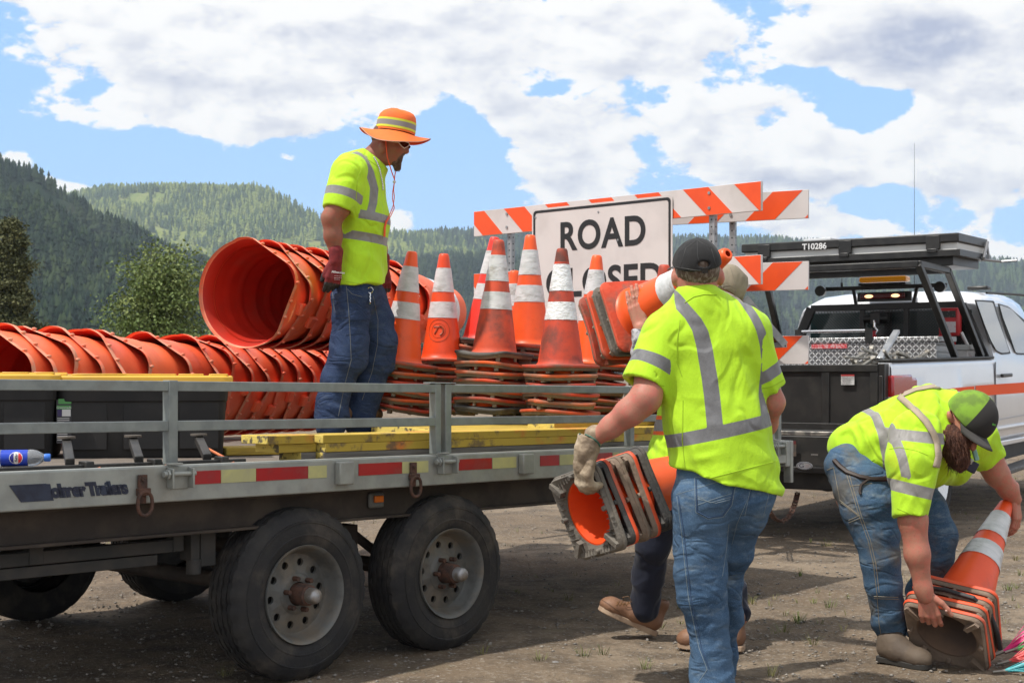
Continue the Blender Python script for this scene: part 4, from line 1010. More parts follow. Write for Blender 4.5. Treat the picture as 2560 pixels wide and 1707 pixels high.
# ================================================================ BARRICADES AND SIGN
stO = mk('reflective_orange_sheet', (.78, .080, .010), (.72, .07, .01), 4, rough=.35); stW = mk('reflective_white_sheet', (.60, .56, .55), (.54, .51, .50), 3, rough=.35, dirt=((.42, .38, .35), .4), dsc=3)
steel = mk('perforated_steel', (.34, .35, .36), (.24, .25, .26), 14, rough=.42, metal=.6, dirt=((.25, .2, .16), .4)); holeM = mk('dark_hole', (.01, .01, .01))
signW = mk('sign_white_sheet', (.62, .575, .56), (.57, .53, .52), 2.5, rough=.4, dirt=((.45, .40, .36), .35), dsc=2.5, bump=.0); signK = mk('sign_black', (.012, .012, .013), rough=.4)
def panel(P0, d, L, hb, m_sl, root, th=.022, first=0, name='panel', Hh=.2):
    # striped board: P0 lower left corner of its face, d along it, hb upward; slope +1 or -1; two materials on one mesh
    nrm = Vector((d.y, -d.x, 0)); b = MB(); b.prism([P0, P0 + d * L, P0 + d * L + Vector((0, 0, Hh)), P0 + Vector((0, 0, Hh))], nrm * -th, 0); pn = b.build(name, stW, root, bevel=.002)
    s = MB(); w_ = .214; x = first - 2 * w_ * 3
    while x < L + 2 * w_:
        # parallelogram clipped to the board
        x0, x1 = x, x + w_; q = []
        bot = (x0, x1); top = (x0 + m_sl * Hh, x1 + m_sl * Hh)
        poly = [(bot[0], 0), (bot[1], 0), (top[1], Hh), (top[0], Hh)]
        def clip(poly, lim, sgn):
            o = []
            for i in range(len(poly)):
                a, c = poly[i], poly[(i + 1) % len(poly)]; ia, ic = sgn * (a[0] - lim) >= 0, sgn * (c[0] - lim) >= 0
                if ia: o.append(a)
                if ia != ic: t = (lim - a[0]) / (c[0] - a[0]); o.append((lim, a[1] + (c[1] - a[1]) * t))
            return o
        poly = clip(poly, .003, 1); poly = clip(poly, L - .003, -1) if len(poly) > 2 else []
        if len(poly) > 2:
            s.prism([P0 + d * px_ + Vector((0, 0, .002 + pz * (Hh - .004) / Hh)) + nrm * .0018 for px_, pz in poly], nrm * -.0014)
        x += 2 * w_
    s.build('stripes', stO, pn)
def post(root, p, top, d, lean=Vector((0, 0, 0))):
    nrm = Vector((d.y, -d.x, 0)); w_ = .044; b = MB(); q = Vector((p.x, p.y, top)); p2 = p + lean; b.bar(p2, q, w_, w_, up=d)
    o = b.build('post', steel, root, bevel=.003)
    h = MB(); L = (q - p2).length; n = int(L / .0254); ax = (q - p2).normalized()
    for i in range(1, n):
        c = p2 + ax * (i * .0254 * 1.0)
        if i % 2 == 0: continue
        h.tube(c + nrm * (w_ / 2 - .001), c + nrm * (w_ / 2 + .0008), .0062, n=8); e = d * -1 if False else d
        h.tube(c - d * (w_ / 2 - .001), c - d * (w_ / 2 + .0008), .0062, n=8); h.tube(c + d * (w_ / 2 - .001), c + d * (w_ / 2 + .0008), .0062, n=8)
    h.build('holes', holeM, o)
def barricade(PL, d, L, top, label, slope, first, posts, group='striped barricades'):
    deck = DH - .0115 * ((PL - TR.o).dot(TR.d)); root = empty('barricade', (PL.x, PL.y, deck), label, 'barricade', group); nrm = Vector((d.y, -d.x, 0))
    for k, dz in enumerate((0, .50, 1.02)): panel(Vector((PL.x, PL.y, top - .2 - dz)), d, L, 0, slope, root, first=first)
    for s in posts:
        p = PL + d * s - nrm * .048; post(root, Vector((p.x, p.y, deck)), top - .03, d)
        ft = MB(); f0 = Vector((p.x, p.y, deck + .03)); ft.bar(f0 - nrm * .5, f0 + nrm * .35, .05, .05); ft.build('foot', steel, root, bevel=.003)
        bb = MB()
        for dz in (0, .50, 1.02):
            for q in (.045, .15): c = PL + d * s + nrm * .001; c = Vector((c.x, c.y, top - dz - q)); bb.tube(c, c + nrm * .007, .011, n=8)
        bb.build('bolt', steel, root)
    return root
s1 = F / 3100.
b1L = W(1184.5, HY, 11.45); b1R = W(1903, HY, 9.66); d1 = (b1R - b1L); L1 = Vector((d1.x, d1.y, 0)).length; d1 = Vector((d1.x, d1.y, 0)).normalized()
top1 = CH + (HY - 527.6) / F * 11.45
barricade(b1L, d1, L1, top1 - .006, 'long striped barricade carrying the white road sign', -1.0, .10, (.36, L1 - .42))
b2R = W(2021, HY, 9.95); d2 = Vector((.90, -.436, 0)).normalized(); L2 = 1.34; b2L = b2R - d2 * L2
barricade(b2L, d2, L2, CH + (HY - 474) / F * 9.95, 'second striped barricade behind the first, stripes slanting the other way', 1.0, .03, (.22, L2 - .56))
# road sign
def road_sign():
    nrm = Vector((d1.y, -d1.x, 0)); o = b1L + nrm * .012
    def s_at(x): k = (x - CX) / F; return (k * o.y - o.x) / (d1.x - k * d1.y)
    s0, s1_ = s_at(1330), s_at(1681); zt = CH + (HY - 487.4) / F * (o + d1 * s1_).y; zb = zt - .925
    z_l = CH + (HY - 520) / F * (o + d1 * s0).y
    root = empty('road_sign', (o.x, o.y, zb), 'white ROAD CLOSED sign with a black border on the front barricade', 'road sign')
    P = lambda s, z: Vector((o.x + d1.x * s, o.y + d1.y * s, z))
    L = s1_ - s0; Hh = zt - zb
    def rr(inset, rad, off):
        out = []; 
        for q, (cx, cz) in enumerate(((s1_ - inset - rad, zt - inset - rad), (s0 + inset + rad, zt - inset - rad), (s0 + inset + rad, zb + inset + rad), (s1_ - inset - rad, zb + inset + rad))):
            for k in range(7): a = q * math.pi / 2 + math.pi / 2 * k / 6; out.append(P(cx + rad * math.cos(a), cz + rad * math.sin(a)) + nrm * off)
        return out
    b = MB(); b.prism(rr(0, .035, 0), nrm * -.004); b.build('plate', signW, root)
    b = MB(); A = rr(.014, .030, .0015); B = rr(.034, .020, .0015); n = len(A); b.add(A + B, [(i, (i + 1) % n, n + (i + 1) % n, n + i) for i in range(n)]); b.build('border', signK, root)
    cx = (s0 + s1_) / 2
    def word(wd_, s, z, size, sx, sp): text_mesh('lettering', wd_, basis(P(s, z) + nrm * .0022, d1, (0, 0, 1)), size, signK, root, ext=.0005, off=.0075, sx=sx, spacing=sp)
    Zc = (o + d1 * cx).y
    word('ROAD', s_at(1504), CH + (HY - 588) / F * Zc, .298, .93, 1.08)
    word('CLOSED', s_at(1506), CH + (HY - 706) / F * Zc, .298, .97, 1.04)
    h = MB()
    for (x, y) in ((1496, 530), (1339, 544), (1545, 600)):
        s = s_at(x); c = P(s, CH + (HY - y) / F * (o + d1 * s).y); h.tube(c, c + nrm * .004, .008, n=10)
    h.build('bolt', steel, root)
road_sign()
# ================================================================ TRUCK (u forward from the tail, v to its left, right side at v=0)
white = mk('white_truck_paint', (.72, .74, .78), (.68, .70, .74), 1.5, rough=.28, coat=1.0, spec=.5)
blk = mk('black_powder_coat', (.014, .014, .014), (.024, .023, .022), 10, rough=.38, spec=.5, bump=.05)
blkm = mk('black_tailgate', (.010, .010, .010), (.018, .017, .016), 6, rough=.55, dirt=((.06, .055, .045), .4))
alum = mk('bare_aluminium', (.62, .62, .62), (.5, .5, .5), 10, rough=.28, metal=.9)
chrome = mk('chrome', (.8, .8, .8), rough=.12, metal=1.0)
glassM = mk('tinted_window_glass', (.022, .030, .028), rough=.03, spec=1.0, coat=1.0)
gasket = mk('window_gasket', (.012, .012, .012), rough=.5)
redL = mk('tail_light_red', (.36, .008, .010), rough=.12, coat=.6); orS = mk('orange_stripe_tape', (.88, .10, .012), rough=.55, spec=.2)
def diamond():
    m = bpy.data.materials.new('diamond_plate'); m.use_nodes = True; t = NT(m.node_tree); b = t.n['Principled BSDF']
    co = t.new('ShaderNodeTexCoord').outputs['Object']
    rot = t.mapping(co, rot=(0, 0, -R(147)))
    sx = t.new('ShaderNodeSeparateXYZ'); t.l.new(rot, sx.inputs[0])
    def tread(off, sg):
        a = t.math('ADD', sx.outputs[0], t.math('MULTIPLY', sx.outputs[2], sg)); c = t.math('SUBTRACT', t.math('MULTIPLY', sx.outputs[0], sg), sx.outputs[2])
        u = t.math('SUBTRACT', t.math('FRACT', t.math('ADD', t.math('MULTIPLY', a, 17.), off)), .5); v = t.math('SUBTRACT', t.math('FRACT', t.math('ADD', t.math('MULTIPLY', c, 17.), off)), .5)
        d = t.math('ADD', t.math('POWER', t.math('MULTIPLY', t.math('ABSOLUTE', u), 2.2), 2), t.math('POWER', t.math('MULTIPLY', t.math('ABSOLUTE', v), 7), 2))
        return t.ss(d, .6, 1.3, 1, 0)
    h = t.math('MAXIMUM', tread(0., 1.), tread(.5, -1.))
    t.l.new(t.mix(h, (.26, .26, .26), (.85, .85, .85)), b.inputs['Base Color']); b.inputs['Metallic'].default_value = .85; b.inputs['Roughness'].default_value = .34
    bn = t.new('ShaderNodeBump'); bn.inputs['Distance'].default_value = .012; bn.inputs['Strength'].default_value = 1; t.l.new(h, bn.inputs['Height']); t.l.new(bn.outputs[0], b.inputs['Normal'])
    return m
diaM = diamond()
truck = empty('pickup_truck', (TK.o.x, TK.o.y, 0), 'white pickup truck with a black headache rack, arrow board rack and orange side stripe', 'pickup truck')
Tp = TK.P
def tpx(x, y, v): return Tp(TK.u(x, v), v, TK.h(x, y, v))
W_ = 2.03; BL_ = TK.u(2489, 0); BH = TK.h(2230, 905, .0)                     # bed length, bed height
# --- bed side: lofted section along u, with flare around the wheel
wu, wr = TK.u(2340, .05) + .05, .41
def body_side(v0, sgn, name):
    b = MB(); us = list(np.linspace(0, BL_, 60)); sec = [(.045, BH), (.015, BH - .012), (.0, BH - .05), (-.006, BH - .25), (.004, BH - .36), (.004, BH - .55), (.020, BH - .60), (.012, BH - .72), (.05, BH - .84)]
    m = len(sec); V = []
    for u in us:
        du = abs(u - wu); fl = max(0, 1 - max(0, (du - .42)) / .14); fl = fl * fl * (3 - 2 * fl)
        for k, (v, h) in enumerate(sec):
            hh = h; vv = v
            if k >= 4: vv = v - .045 * fl
            if du < .50 and h < .90:
                arc = .40 + math.sqrt(max(0, .50 ** 2 - du ** 2)); hh = max(h, min(arc, BH - .40))
            V.append(Tp(u, v0 + sgn * vv, hh))
    Fc = [(i * m + k, i * m + k + 1, (i + 1) * m + k + 1, (i + 1) * m + k) for i in range(len(us) - 1) for k in range(m - 1)]
    b.add(V, Fc); b.fbox(TK, 0.0, BL_, *sorted((v0 + sgn * .05, v0 + sgn * .09)), .60, BH - .004); b.fbox(TK, 0.0, .045, *sorted((v0 + sgn * .012, v0 + sgn * .10)), .55, BH - .006)
    o = b.build(name, white, truck, ang=50); return o
body_side(0, 1, 'bed_side'); body_side(W_, -1, 'bed_side')
b = MB(); b.fbox(TK, .0, BL_ - .01, .006, .105, BH + .001, BH + .022); b.build('bed_rail_cap', blkm, truck, bevel=.008)
b = MB(); b.fbox(TK, .0, BL_ - .01, W_ - .105, W_ - .006, BH + .001, BH + .022); b.build('bed_rail_cap', blkm, truck, bevel=.008)
b = MB(); b.fbox(TK, .06, BL_ - .02, .10, W_ - .10, .78, .80); b.fbox(TK, BL_ - .06, BL_ - .02, .10, W_ - .10, .80, BH); b.build('bed_floor', blkm, truck)
# --- lift gate in place of the tailgate
b = MB(); hb, ht = TK.h(2150, 1088, 0), TK.h(2150, 915, 0)
b.fbox(TK, -.085, -.045, .075, W_ - .075, hb, ht)
for v in (.10, .48, .95, 1.42, W_ - .12): b.fbox(TK, -.10, -.083, v - .03, v + .03, hb + .01, ht - .02)
b.fbox(TK, -.105, -.08, .07, W_ - .07, ht - .05, ht + .004); b.fbox(TK, -.105, -.08, .07, W_ - .07, hb, hb + .05)
lg = b.build('lift_gate', blkm, truck, bevel=.004)
b = MB(); 
for v in (.04, W_ - .06): b = MB(); b.fbox(TK, -.09, .01, v - .02, v + .035, .60, ht + .01); b.fbox(TK, -.11, -.085, v - .01, v + .02, .62, ht - .08); b.build('lift_gate_post', blk, truck, bevel=.004)
b = MB(); b.fbox(TK, -.16, -.06, .06, W_ - .06, hb - .045, hb - .012); b.build('gate_sill', mk('worn_silver_edge', (.30, .28, .25), (.1, .1, .1), 14, metal=.5, rough=.4), truck, bevel=.004)
b = MB(); b.fbox(TK, -.16, -.04, .03, W_ - .03, hb - .32, hb - .045); b.fbox(TK, -.20, -.05, .05, W_ - .05, hb - .33, hb - .28); b.fbox(TK, -.12, .3, .35, W_ - .35, .40, hb - .32)
b.build('rear_bumper', blkm, truck, bevel=.01)
b = MB(); uh = -.20; vh = 1.02
b.fbox(TK, -.22, .3, vh - .04, vh + .04, .40, .48); b.fbox(TK, -.25, -.20, vh - .085, vh + .085, .36, .50); b.build('hitch', blk, truck, bevel=.008)
def gate_px(x, y): return TK.u(x, 0), 0
def on_gate(x, y, off):      # point on the gate plane u=off
    k = (x - CX) / F; o = TK.o + TK.d * off; v = (k * o.y - o.x) / (TK.n.x - k * TK.n.y); Z = (o + TK.n * v).y; return v, CH + (HY - y) / F * Z - TK.p * off
def gate_rect(x0, y0, x1, y1, off, name, m, th=.004):
    v0, h0_ = on_gate(x0, y0, off); v1, h1 = on_gate(x1, y1, off); b = MB(); b.fbox(TK, off - th, off, min(v0, v1), max(v0, v1), min(h0_, h1), max(h0_, h1)); return b.build(name, m, lg)
gate_rect(2103, 936, 2136, 962, -.1055, 'notice_sticker', mk('paper_white', (.55, .55, .54), (.40, .40, .40), 60, rough=.5)); gate_rect(2103, 936, 2136, 940, -.1105, 'notice_heading', mk('paper_red', (.35, .03, .03)), .001)
for q in range(6): gate_rect(2106, 943 + q * 3, 2132 - (q * 5) % 9, 944 + q * 3, -.1100, 'notice_line', mk('paper_ink', (.16, .16, .17)), .0008)
gate_rect(2028, 1134, 2045, 1138, -.205, 'small_plate', alum); gate_rect(1945, 1157, 1977, 1165, -.21, 'step_edge', alum)
v, h = on_gate(2011, 1164, -.205); b = MB(); c = Tp(-.205, v, h); Mo = basis(c, -TK.n, (0, 0, 1)); b.lathe([(.001, .002), (.060, .002), (.062, 0)], Mo @ Matrix.Diagonal((1.05, .50, 1, 1)), 40); ov = b.build('oval_badge', mk('badge_silver', (.55, .56, .58), rough=.3, metal=.4), lg)
b = MB(); pr_ = [Mo @ Vector((.058 * math.cos(a) * .98, .027 * math.sin(a), .0026)) for a in np.linspace(0, 6.2832, 36)]; b.path(pr_, .0018, 4); b.build('badge_ring', mk('badge_navy', (.03, .04, .08)), lg)
text_mesh('badge_lettering', 'G', Mo @ Matrix.Translation((-.022, 0, .003)), .045, mk('badge_navy', (.03, .04, .08)), lg, ext=.0004, sx=1.3); 
for q, tx in enumerate(('GATE', 'CO')): text_mesh('badge_lettering', '\u2014' * 2, Mo @ Matrix.Translation((.026, .008 - .013 * q, .003)), .016, mk('badge_red', (.4, .04, .04)), lg, ext=.0004)
v, h = on_gate(1972, 1128, -.16); text_mesh('licence_digit', '5', basis(Tp(-.205, v, h), -TK.n, (0, 0, 1)), .085, mk('plate_ink', (.006, .006, .006)), lg, ext=.001, sx=.7)
gate_rect(1952, 1108, 1991, 1140, -.2015, 'licence_plate', mk('plate_dull', (.06, .05, .045), (.10, .07, .05), 20)); gate_rect(1952, 1101, 1990, 1110, -.2055, 'plate_top_band', mk('plate_red', (.10, .015, .015)), .001)
# --- tail light wrapping the corner
b = MB(); hl0, hl1 = TK.h(2228, 1020, 0), TK.h(2228, 938, 0); u1 = TK.u(2291, -.01)
b.fbox(TK, -.012, u1 * .78, -.022, .06, hl0, hl1); b.fbox(TK, u1 * .6, u1, -.020, .02, hl0 + .09, hl1 - .03); tl = b.build('tail_light', redL, truck, bevel=.018, seg=3)
b = MB(); b.fbox(TK, -.018, .10, -.028, .04, hl0 + .03, hl1 - .16); b.build('reverse_lens', mk('reverse_lens_clear', (.55, .50, .45), rough=.15, coat=.8), tl, bevel=.014)
# --- rear wheel and front wheel
wsil = mk('silver_wheel', (.62, .63, .64), (.5, .5, .52), 8, rough=.25, metal=.8)
add_wheel(TK, wu, .03, .415, .27, truck, rimmat=wsil, lugs=8, hub=False); add_wheel(TK, wu, W_ - .03, .415, .27, truck, side=-1, rimmat=wsil, lugs=8, hub=False)
add_wheel(TK, BL_ + 2.95, .03, .415, .27, truck, rimmat=wsil, lugs=8, hub=False); add_wheel(TK, BL_ + 2.95, W_ - .03, .415, .27, truck, side=-1, rimmat=wsil, lugs=8, hub=False)
b = MB(); b.tube(Tp(wu, .3, .41), Tp(wu, W_ - .3, .41), .06); b.ell(Tp(wu, 1.0, .41), (.17, .17, .17)); b.fbox(TK, .1, BL_ + 3.2, .45, .55, .52, .66); b.fbox(TK, .1, BL_ + 3.2, W_ - .55, W_ - .45, .52, .66); b.build('chassis', blkm, truck)
n = 24
for v0, s in ((.09, 1), (W_ - .09, -1)):
    b = MB()
    P = [Tp(wu + .49 * math.cos(a), v0, .40 + .49 * math.sin(a)) for a in np.linspace(-.1, math.pi + .1, n)]; Q = [p + TK.n * s * .30 for p in P]; b.add(P + Q, [(i, i + 1, n + i + 1, n + i) for i in range(n - 1)]); b.build('wheel_liner', blkm, truck)
# --- cab
u0 = BL_ + .02; CHt = 2.03; LEN = 2.45
belt = TK.h(2530, 897 + 0, 0); belt = 1.33
def cab_ring(u, top, vin, lower=.55):
    return [(.06, lower), (.0, lower + .10), (-.008, .85), (.0, 1.12), (.012, belt), (vin * .35 + .02, belt + (top - belt) * .35), (vin * .75 + .03, belt + (top - belt) * .78), (vin + .04, top - .05), (vin + .12, top - .012), (vin + .35, top + .012), (1.015, top + .022)]
stn = [(0.0, 1.40, .05), (.02, 1.93, .10), (.06, 1.97, .14), (.25, 2.015, .155), (.8, CHt, .16), (1.4, CHt - .01, .16), (1.75, CHt - .06, .165), (2.0, CHt - .20, .15), (2.25, CHt - .42, .10), (2.5, 1.42, .04), (2.62, 1.36, .03)]
stn[0] = (0.0, 1.90, .09)
b = MB(); V = []; m = None
for (du, top, vin) in stn:
    r_ = cab_ring(u0 + du, top, vin); full = r_ + [(W_ - v, h) for v, h in reversed(r_[:-1])]; m = len(full)
    V += [Tp(u0 + du, v, h) for v, h in full]
Fc = [(i * m + k, i * m + k + 1, (i + 1) * m + k + 1, (i + 1) * m + k) for i in range(len(stn) - 1) for k in range(m - 1)]
b.add(V, Fc + [tuple(range(m))])
cab = b.build('cab', white, truck, ang=50)
b = MB(); b.fbox(TK, u0 + 2.55, u0 + 3.75, .06, W_ - .06, .75, 1.36); b.fbox(TK, u0 + 3.7, u0 + 3.85, .03, W_ - .03, .6, 1.25); b.build('hood', white, truck, bevel=.06, seg=3)
# windows: panes set on the door skin, traced at the photo's corners
def side_v(h): 
    t = (h - belt) / (1.97 - belt); return .012 + .135 * max(0, t)
def side_pt(x, y, off):
    v = 0.05
    for _ in range(6): h = TK.h(x, y, v); v = side_v(h)
    return Tp(TK.u(x, v - off), v - off, TK.h(x, y, v - off))
def pane(name, pts, m, off, parent, inner=None):
    b = MB(); P = [side_pt(x, y, off) for x, y in pts]; b.prism(P, TK.n * .006); return b.build(name, m, parent)
def rounded(pts, r_=6, n=4):
    out = []
    for i in range(len(pts)):
        a, c, d = Vector(pts[i - 1]), Vector(pts[i]), Vector(pts[(i + 1) % len(pts)]); p = c + (a - c).normalized() * r_; q = c + (d - c).normalized() * r_
        for k in range(n + 1): t = k / n; out.append(tuple((p * (1 - t) ** 2 + c * 2 * t * (1 - t) + q * t * t)))
    return out
Wn1 = [(2441, 753), (2482, 756), (2492, 790), (2512, 845), (2524, 880), (2504, 882), (2492, 876), (2478, 852), (2462, 812)]
Wn2 = [(2499, 762), (2528, 772), (2560, 806), (2600, 860), (2618, 884), (2540, 882), (2524, 836), (2508, 795)]
pane('rear_window_frame', rounded([(x + (3 if x > 2480 else -4), y + (4 if y > 820 else -4)) for x, y in Wn1], 3), gasket, .004, truck)
w1 = pane('rear_side_window', rounded(Wn1, 5), glassM, .011, truck)
pane('front_window_frame', rounded([(x + (4 if x > 2530 else -4), y + (4 if y > 820 else -4)) for x, y in Wn2], 3), gasket, .004, truck)
w2 = pane('front_side_window', rounded(Wn2, 5), glassM, .011, truck)
# stripe, door seams, handle, mouldings
def strip(name, x0, y0, x1, y1, hpx, m, off=.006, th=.004, parent=truck):
    b = MB(); P = [Tp(TK.u(x, -off), -off, TK.h(x, y, -off)) for x, y in ((x0, y0), (x1, y1), (x1, y1 + hpx[1]), (x0, y0 + hpx[0]))]; b.prism(P, TK.n * th); return b.build(name, m, parent, bevel=.0)
strip('orange_stripe', 2440, 964, 2640, 950, (26, 26), orS, .012); strip('orange_stripe', 2300, 978, 2436, 965, (26, 26), orS, .012)
sm = mk('door_seam', (.10, .10, .11)); 
strip('door_seam', 2487, 905, 2490, 905, (185, 185), sm, .009, .002); strip('door_seam', 2494, 1048, 2640, 1020, (3, 3), mk('crease_grey', (.42, .43, .46)), .010, .003)
b = MB(); 
for (x0, y0, x1, y1, t) in ((2494, 1072, 2640, 1048, .03), (2494, 1110, 2640, 1082, .05)):
    p, q = [Tp(TK.u(x, -.02), -.014, TK.h(x, y, -.02)) for x, y in ((x0, y0), (x1, y1))]; b.bar(p, q, .03, t)
b.build('side_moulding', white, truck, bevel=.012, seg=3)
b = MB(); P0 = Tp(TK.u(2503, -.03), -.035, TK.h(2503, 939, -.03)); P1 = Tp(TK.u(2527, -.03), -.035, TK.h(2527, 937, -.03)); b.bar(P0, P1, .03, .034); b.build('door_handle', blk, truck, bevel=.01, seg=3)
b = MB(); 
p, q = [Tp(TK.u(x, -.10), -.10, TK.h(x, y, -.10)) for x, y in ((2500, 1180), (2640, 1132))]; b.bar(p, q, .17, .045); b.build('running_board', mk('running_board_black', (.05, .05, .052), (.10, .1, .1), 30, rough=.5), truck, bevel=.012)
b = MB(); b.fbox(TK, u0 + .1, u0 + 2.4, .05, .35, .40, .56); b.build('sill', blkm, truck)
b = MB(); b.path([Tp(u0 + t, .10 + .02 * 0, 1.99 + .02 * math.sin(t)) for t in (.05, .2, .5, .9, 1.3, 1.7)], .012, 6); b.build('roof_gutter', gasket, truck)
# rear window with its dark frame behind the rack
b = MB(); b.fbox(TK, u0 - .022, u0 - .008, .22, W_ - .22, 1.40, 1.84); rw = b.build('rear_window', mk('teal_rear_glass', (.045, .085, .085), rough=.08, coat=1), truck, bevel=.01)
b = MB(); P_ = lambda v, h: Tp(u0 - .03, v, h); b.fbox(TK, u0 - .03, u0 - .024, .98, 1.05, 1.40, 1.84); b.build('window_divider', gasket, rw)
b = MB(); b.fbox(TK, u0 + .62, u0 + .76, .24, .44, 2.045, 2.085); b.build('roof_marker', blk, truck, bevel=.015)
hr_u = BL_ - .12
# high stop light with two lit reversing lamps
warm = bpy.data.materials.new('lit_cargo_lamp'); warm.use_nodes = True; wb = warm.node_tree.nodes['Principled BSDF']; wb.inputs['Base Color'].default_value = (.9, .6, .35, 1); wb.inputs['Emission Color'].default_value = (1, .55, .28, 1); wb.inputs['Emission Strength'].default_value = 2.2
b = MB(); ul_ = hr_u - .06; v_l, h_l = on_gate(2206, 740, ul_); c0 = Tp(ul_, v_l, h_l); b.bar(c0 - TK.n * .22, c0 + TK.n * .22, .02, .05); hs = b.build('high_stop_light', mk('dark_red_lens', (.10, .006, .006), rough=.2), truck, bevel=.01)
for s in (-.13, .13): b = MB(); b.ell(c0 + TK.n * s - TK.d * .012, (.042, .012, .017), basis((0, 0, 0), TK.n, (0, 0, 1)) @ Matrix.Rotation(R(90), 4, 'X')); b.build('lamp', warm, hs)
# --- headache rack: slanted frame in front of the cab with an expanded-metal screen
hr_u = BL_ - .12
vL, vR = W_ - .06, .06
def hp(v, t): return Tp(hr_u - .02 + .0 * t, v, BH + t * (1.88 - BH))
b = MB(); wtop = .22
A = [Tp(hr_u, vR, BH), Tp(hr_u, vR + wtop, 1.885), Tp(hr_u, vL - wtop, 1.885), Tp(hr_u, vL, BH)]
b.bar(A[0], A[1], .05, .09, up=TK.n); b.bar(A[3], A[2], .05, .09, up=TK.n); b.bar(A[1], A[2], .05, .06); b.bar(A[0], A[3], .05, .10)
for v in (.80, 1.23): b.bar(Tp(hr_u, v, BH), Tp(hr_u, v, 1.88), .04, .05, up=TK.n)
rack = b.build('headache_rack', blk, truck, bevel=.004)
b = MB(); zb_, zt_ = BH + .05, 1.86
def scr(p0, p1):
    q = [];
    for (v, h) in (p0, p1): q.append(Tp(hr_u - .005, v, h))
    b.bar(q[0], q[1], .005, .007, up=TK.d)
pw, ph = .062, .030; nv = int(1.8 / pw); nh = int((zt_ - zb_) / ph)
for i in range(-nh, nv + nh):
    for sgn in (1, -1):
        # clipped zig-zag strands
        pts = []
        for j in range(nh + 1):
            v = .10 + (i + sgn * j) * pw / 1.0 * .5 * 2 / 2 + 0; h = zb_ + j * ph; t = (h - BH) / (1.885 - BH); lo_, hi_ = vR + wtop * t + .03, vL - wtop * t - .03
            pts.append((v, h, lo_ < v < hi_))
        run = []
        for p in pts:
            if p[2]: run.append(p)
            elif run:
                if len(run) > 1: scr(run[0][:2], run[-1][:2])
                run = []
        if len(run) > 1: scr(run[0][:2], run[-1][:2])
b.build('mesh_screen', blk, rack)
# winch with red strap hook, on the rack's middle
b = MB(); c = Tp(hr_u - .10, 1.06, 1.77); b.tube(c - TK.n * .12, c + TK.n * .12, .04, n=16); b.box(c, (.09, .09, .10), basis((0, 0, 0), TK.d, TK.n)); b.tube(c + TK.n * .05 + Vector((0, 0, .06)), c - TK.n * .14 + Vector((0, 0, .06)), .008)
wn = b.build('winch', blk, rack)
b = MB(); c2 = c - TK.d * .06; b.bar(c2 + Vector((0, 0, -.12)), c2 + Vector((0, 0, -.34)), .03, .03); b.build('strap', mk('red_strap', (.45, .02, .03), rough=.6), wn)
b = MB(); b.path([c2 + Vector((0, 0, -.02)), c2 + Vector((0, 0, -.08)), c2 + TK.n * -.03 + Vector((0, 0, -.12)), c2 + TK.n * -.01 + Vector((0, 0, -.16)), c2 + TK.n * .02 + Vector((0, 0, -.13))], .010, 8); b.build('hook', chrome, wn)
# work light bar, round lamps, amber beacon
b = MB(); hb1 = 2.07; b.bar(Tp(hr_u + .02, .42, hb1), Tp(hr_u + .02, W_ - .42, hb1), .035, .04); b.bar(Tp(hr_u + .02, .70, hb1), Tp(hr_u, .74, 1.88), .03, .03, up=TK.n); b.bar(Tp(hr_u + .02, W_ - .70, hb1), Tp(hr_u, W_ - .74, 1.88), .03, .03, up=TK.n)
b.bar(Tp(hr_u, .75, 1.98), Tp(hr_u, W_ - .75, 1.98), .03, .09)
lb = b.build('light_bar_mount', blk, rack, bevel=.004)
for v in (.46, W_ - .40):
    b = MB(); c = Tp(hr_u - .03, v, hb1 - .02); b.tube(c, c - TK.d * .06, .048, .052, 20); b.tube(c - TK.d * .06, c - TK.d * .062, .045, n=20); b.build('work_light', blk, lb)
amber = bpy.data.materials.new('amber_beacon'); amber.use_nodes = True; ab = amber.node_tree.nodes['Principled BSDF']; ab.inputs['Base Color'].default_value = (.62, .27, .01, 1); ab.inputs['Roughness'].default_value = .12; ab.inputs['Transmission Weight'].default_value = .35; ab.inputs['Emission Color'].default_value = (1, .45, .02, 1); ab.inputs['Emission Strength'].default_value = .08
b = MB(); c = Tp(hr_u + .02, 1.02, hb1 + .075); b.box(c, (.15, .46, .055), basis((0, 0, 0), TK.d, TK.n)); bc = b.build('amber_beacon', amber, lb, bevel=.018, seg=3)
b = MB(); b.box(c - Vector((0, 0, .045)), (.17, .46, .02), basis((0, 0, 0), TK.d, TK.n)); b.build('beacon_base', blk, bc)
for v in (.62, 1.45):
    b = MB(); p = Tp(hr_u + .03, v, hb1); b.tube(p, p + Vector((0, 0, .06)), .014, .010); b.tube(p + Vector((0, 0, .06)), p + Vector((0, 0, .14)), .004, .002); b.build('stub_antenna', blk, lb)
b = MB(); p = Tp(u0 + .9, 1.1, 2.05); k = (2286 - CX) / F; vv = (k * (TK.o.y + TK.d.y * (u0 + .9)) - (TK.o.x + TK.d.x * (u0 + .9))) / (TK.n.x - k * TK.n.y); p = Tp(u0 + .9, vv, 2.03); b.tube(p, Vector((p.x, p.y, CH + (HY - 358) / F * p.y)), .004, .0015, 5); b.build('whip_antenna', gasket, truck)
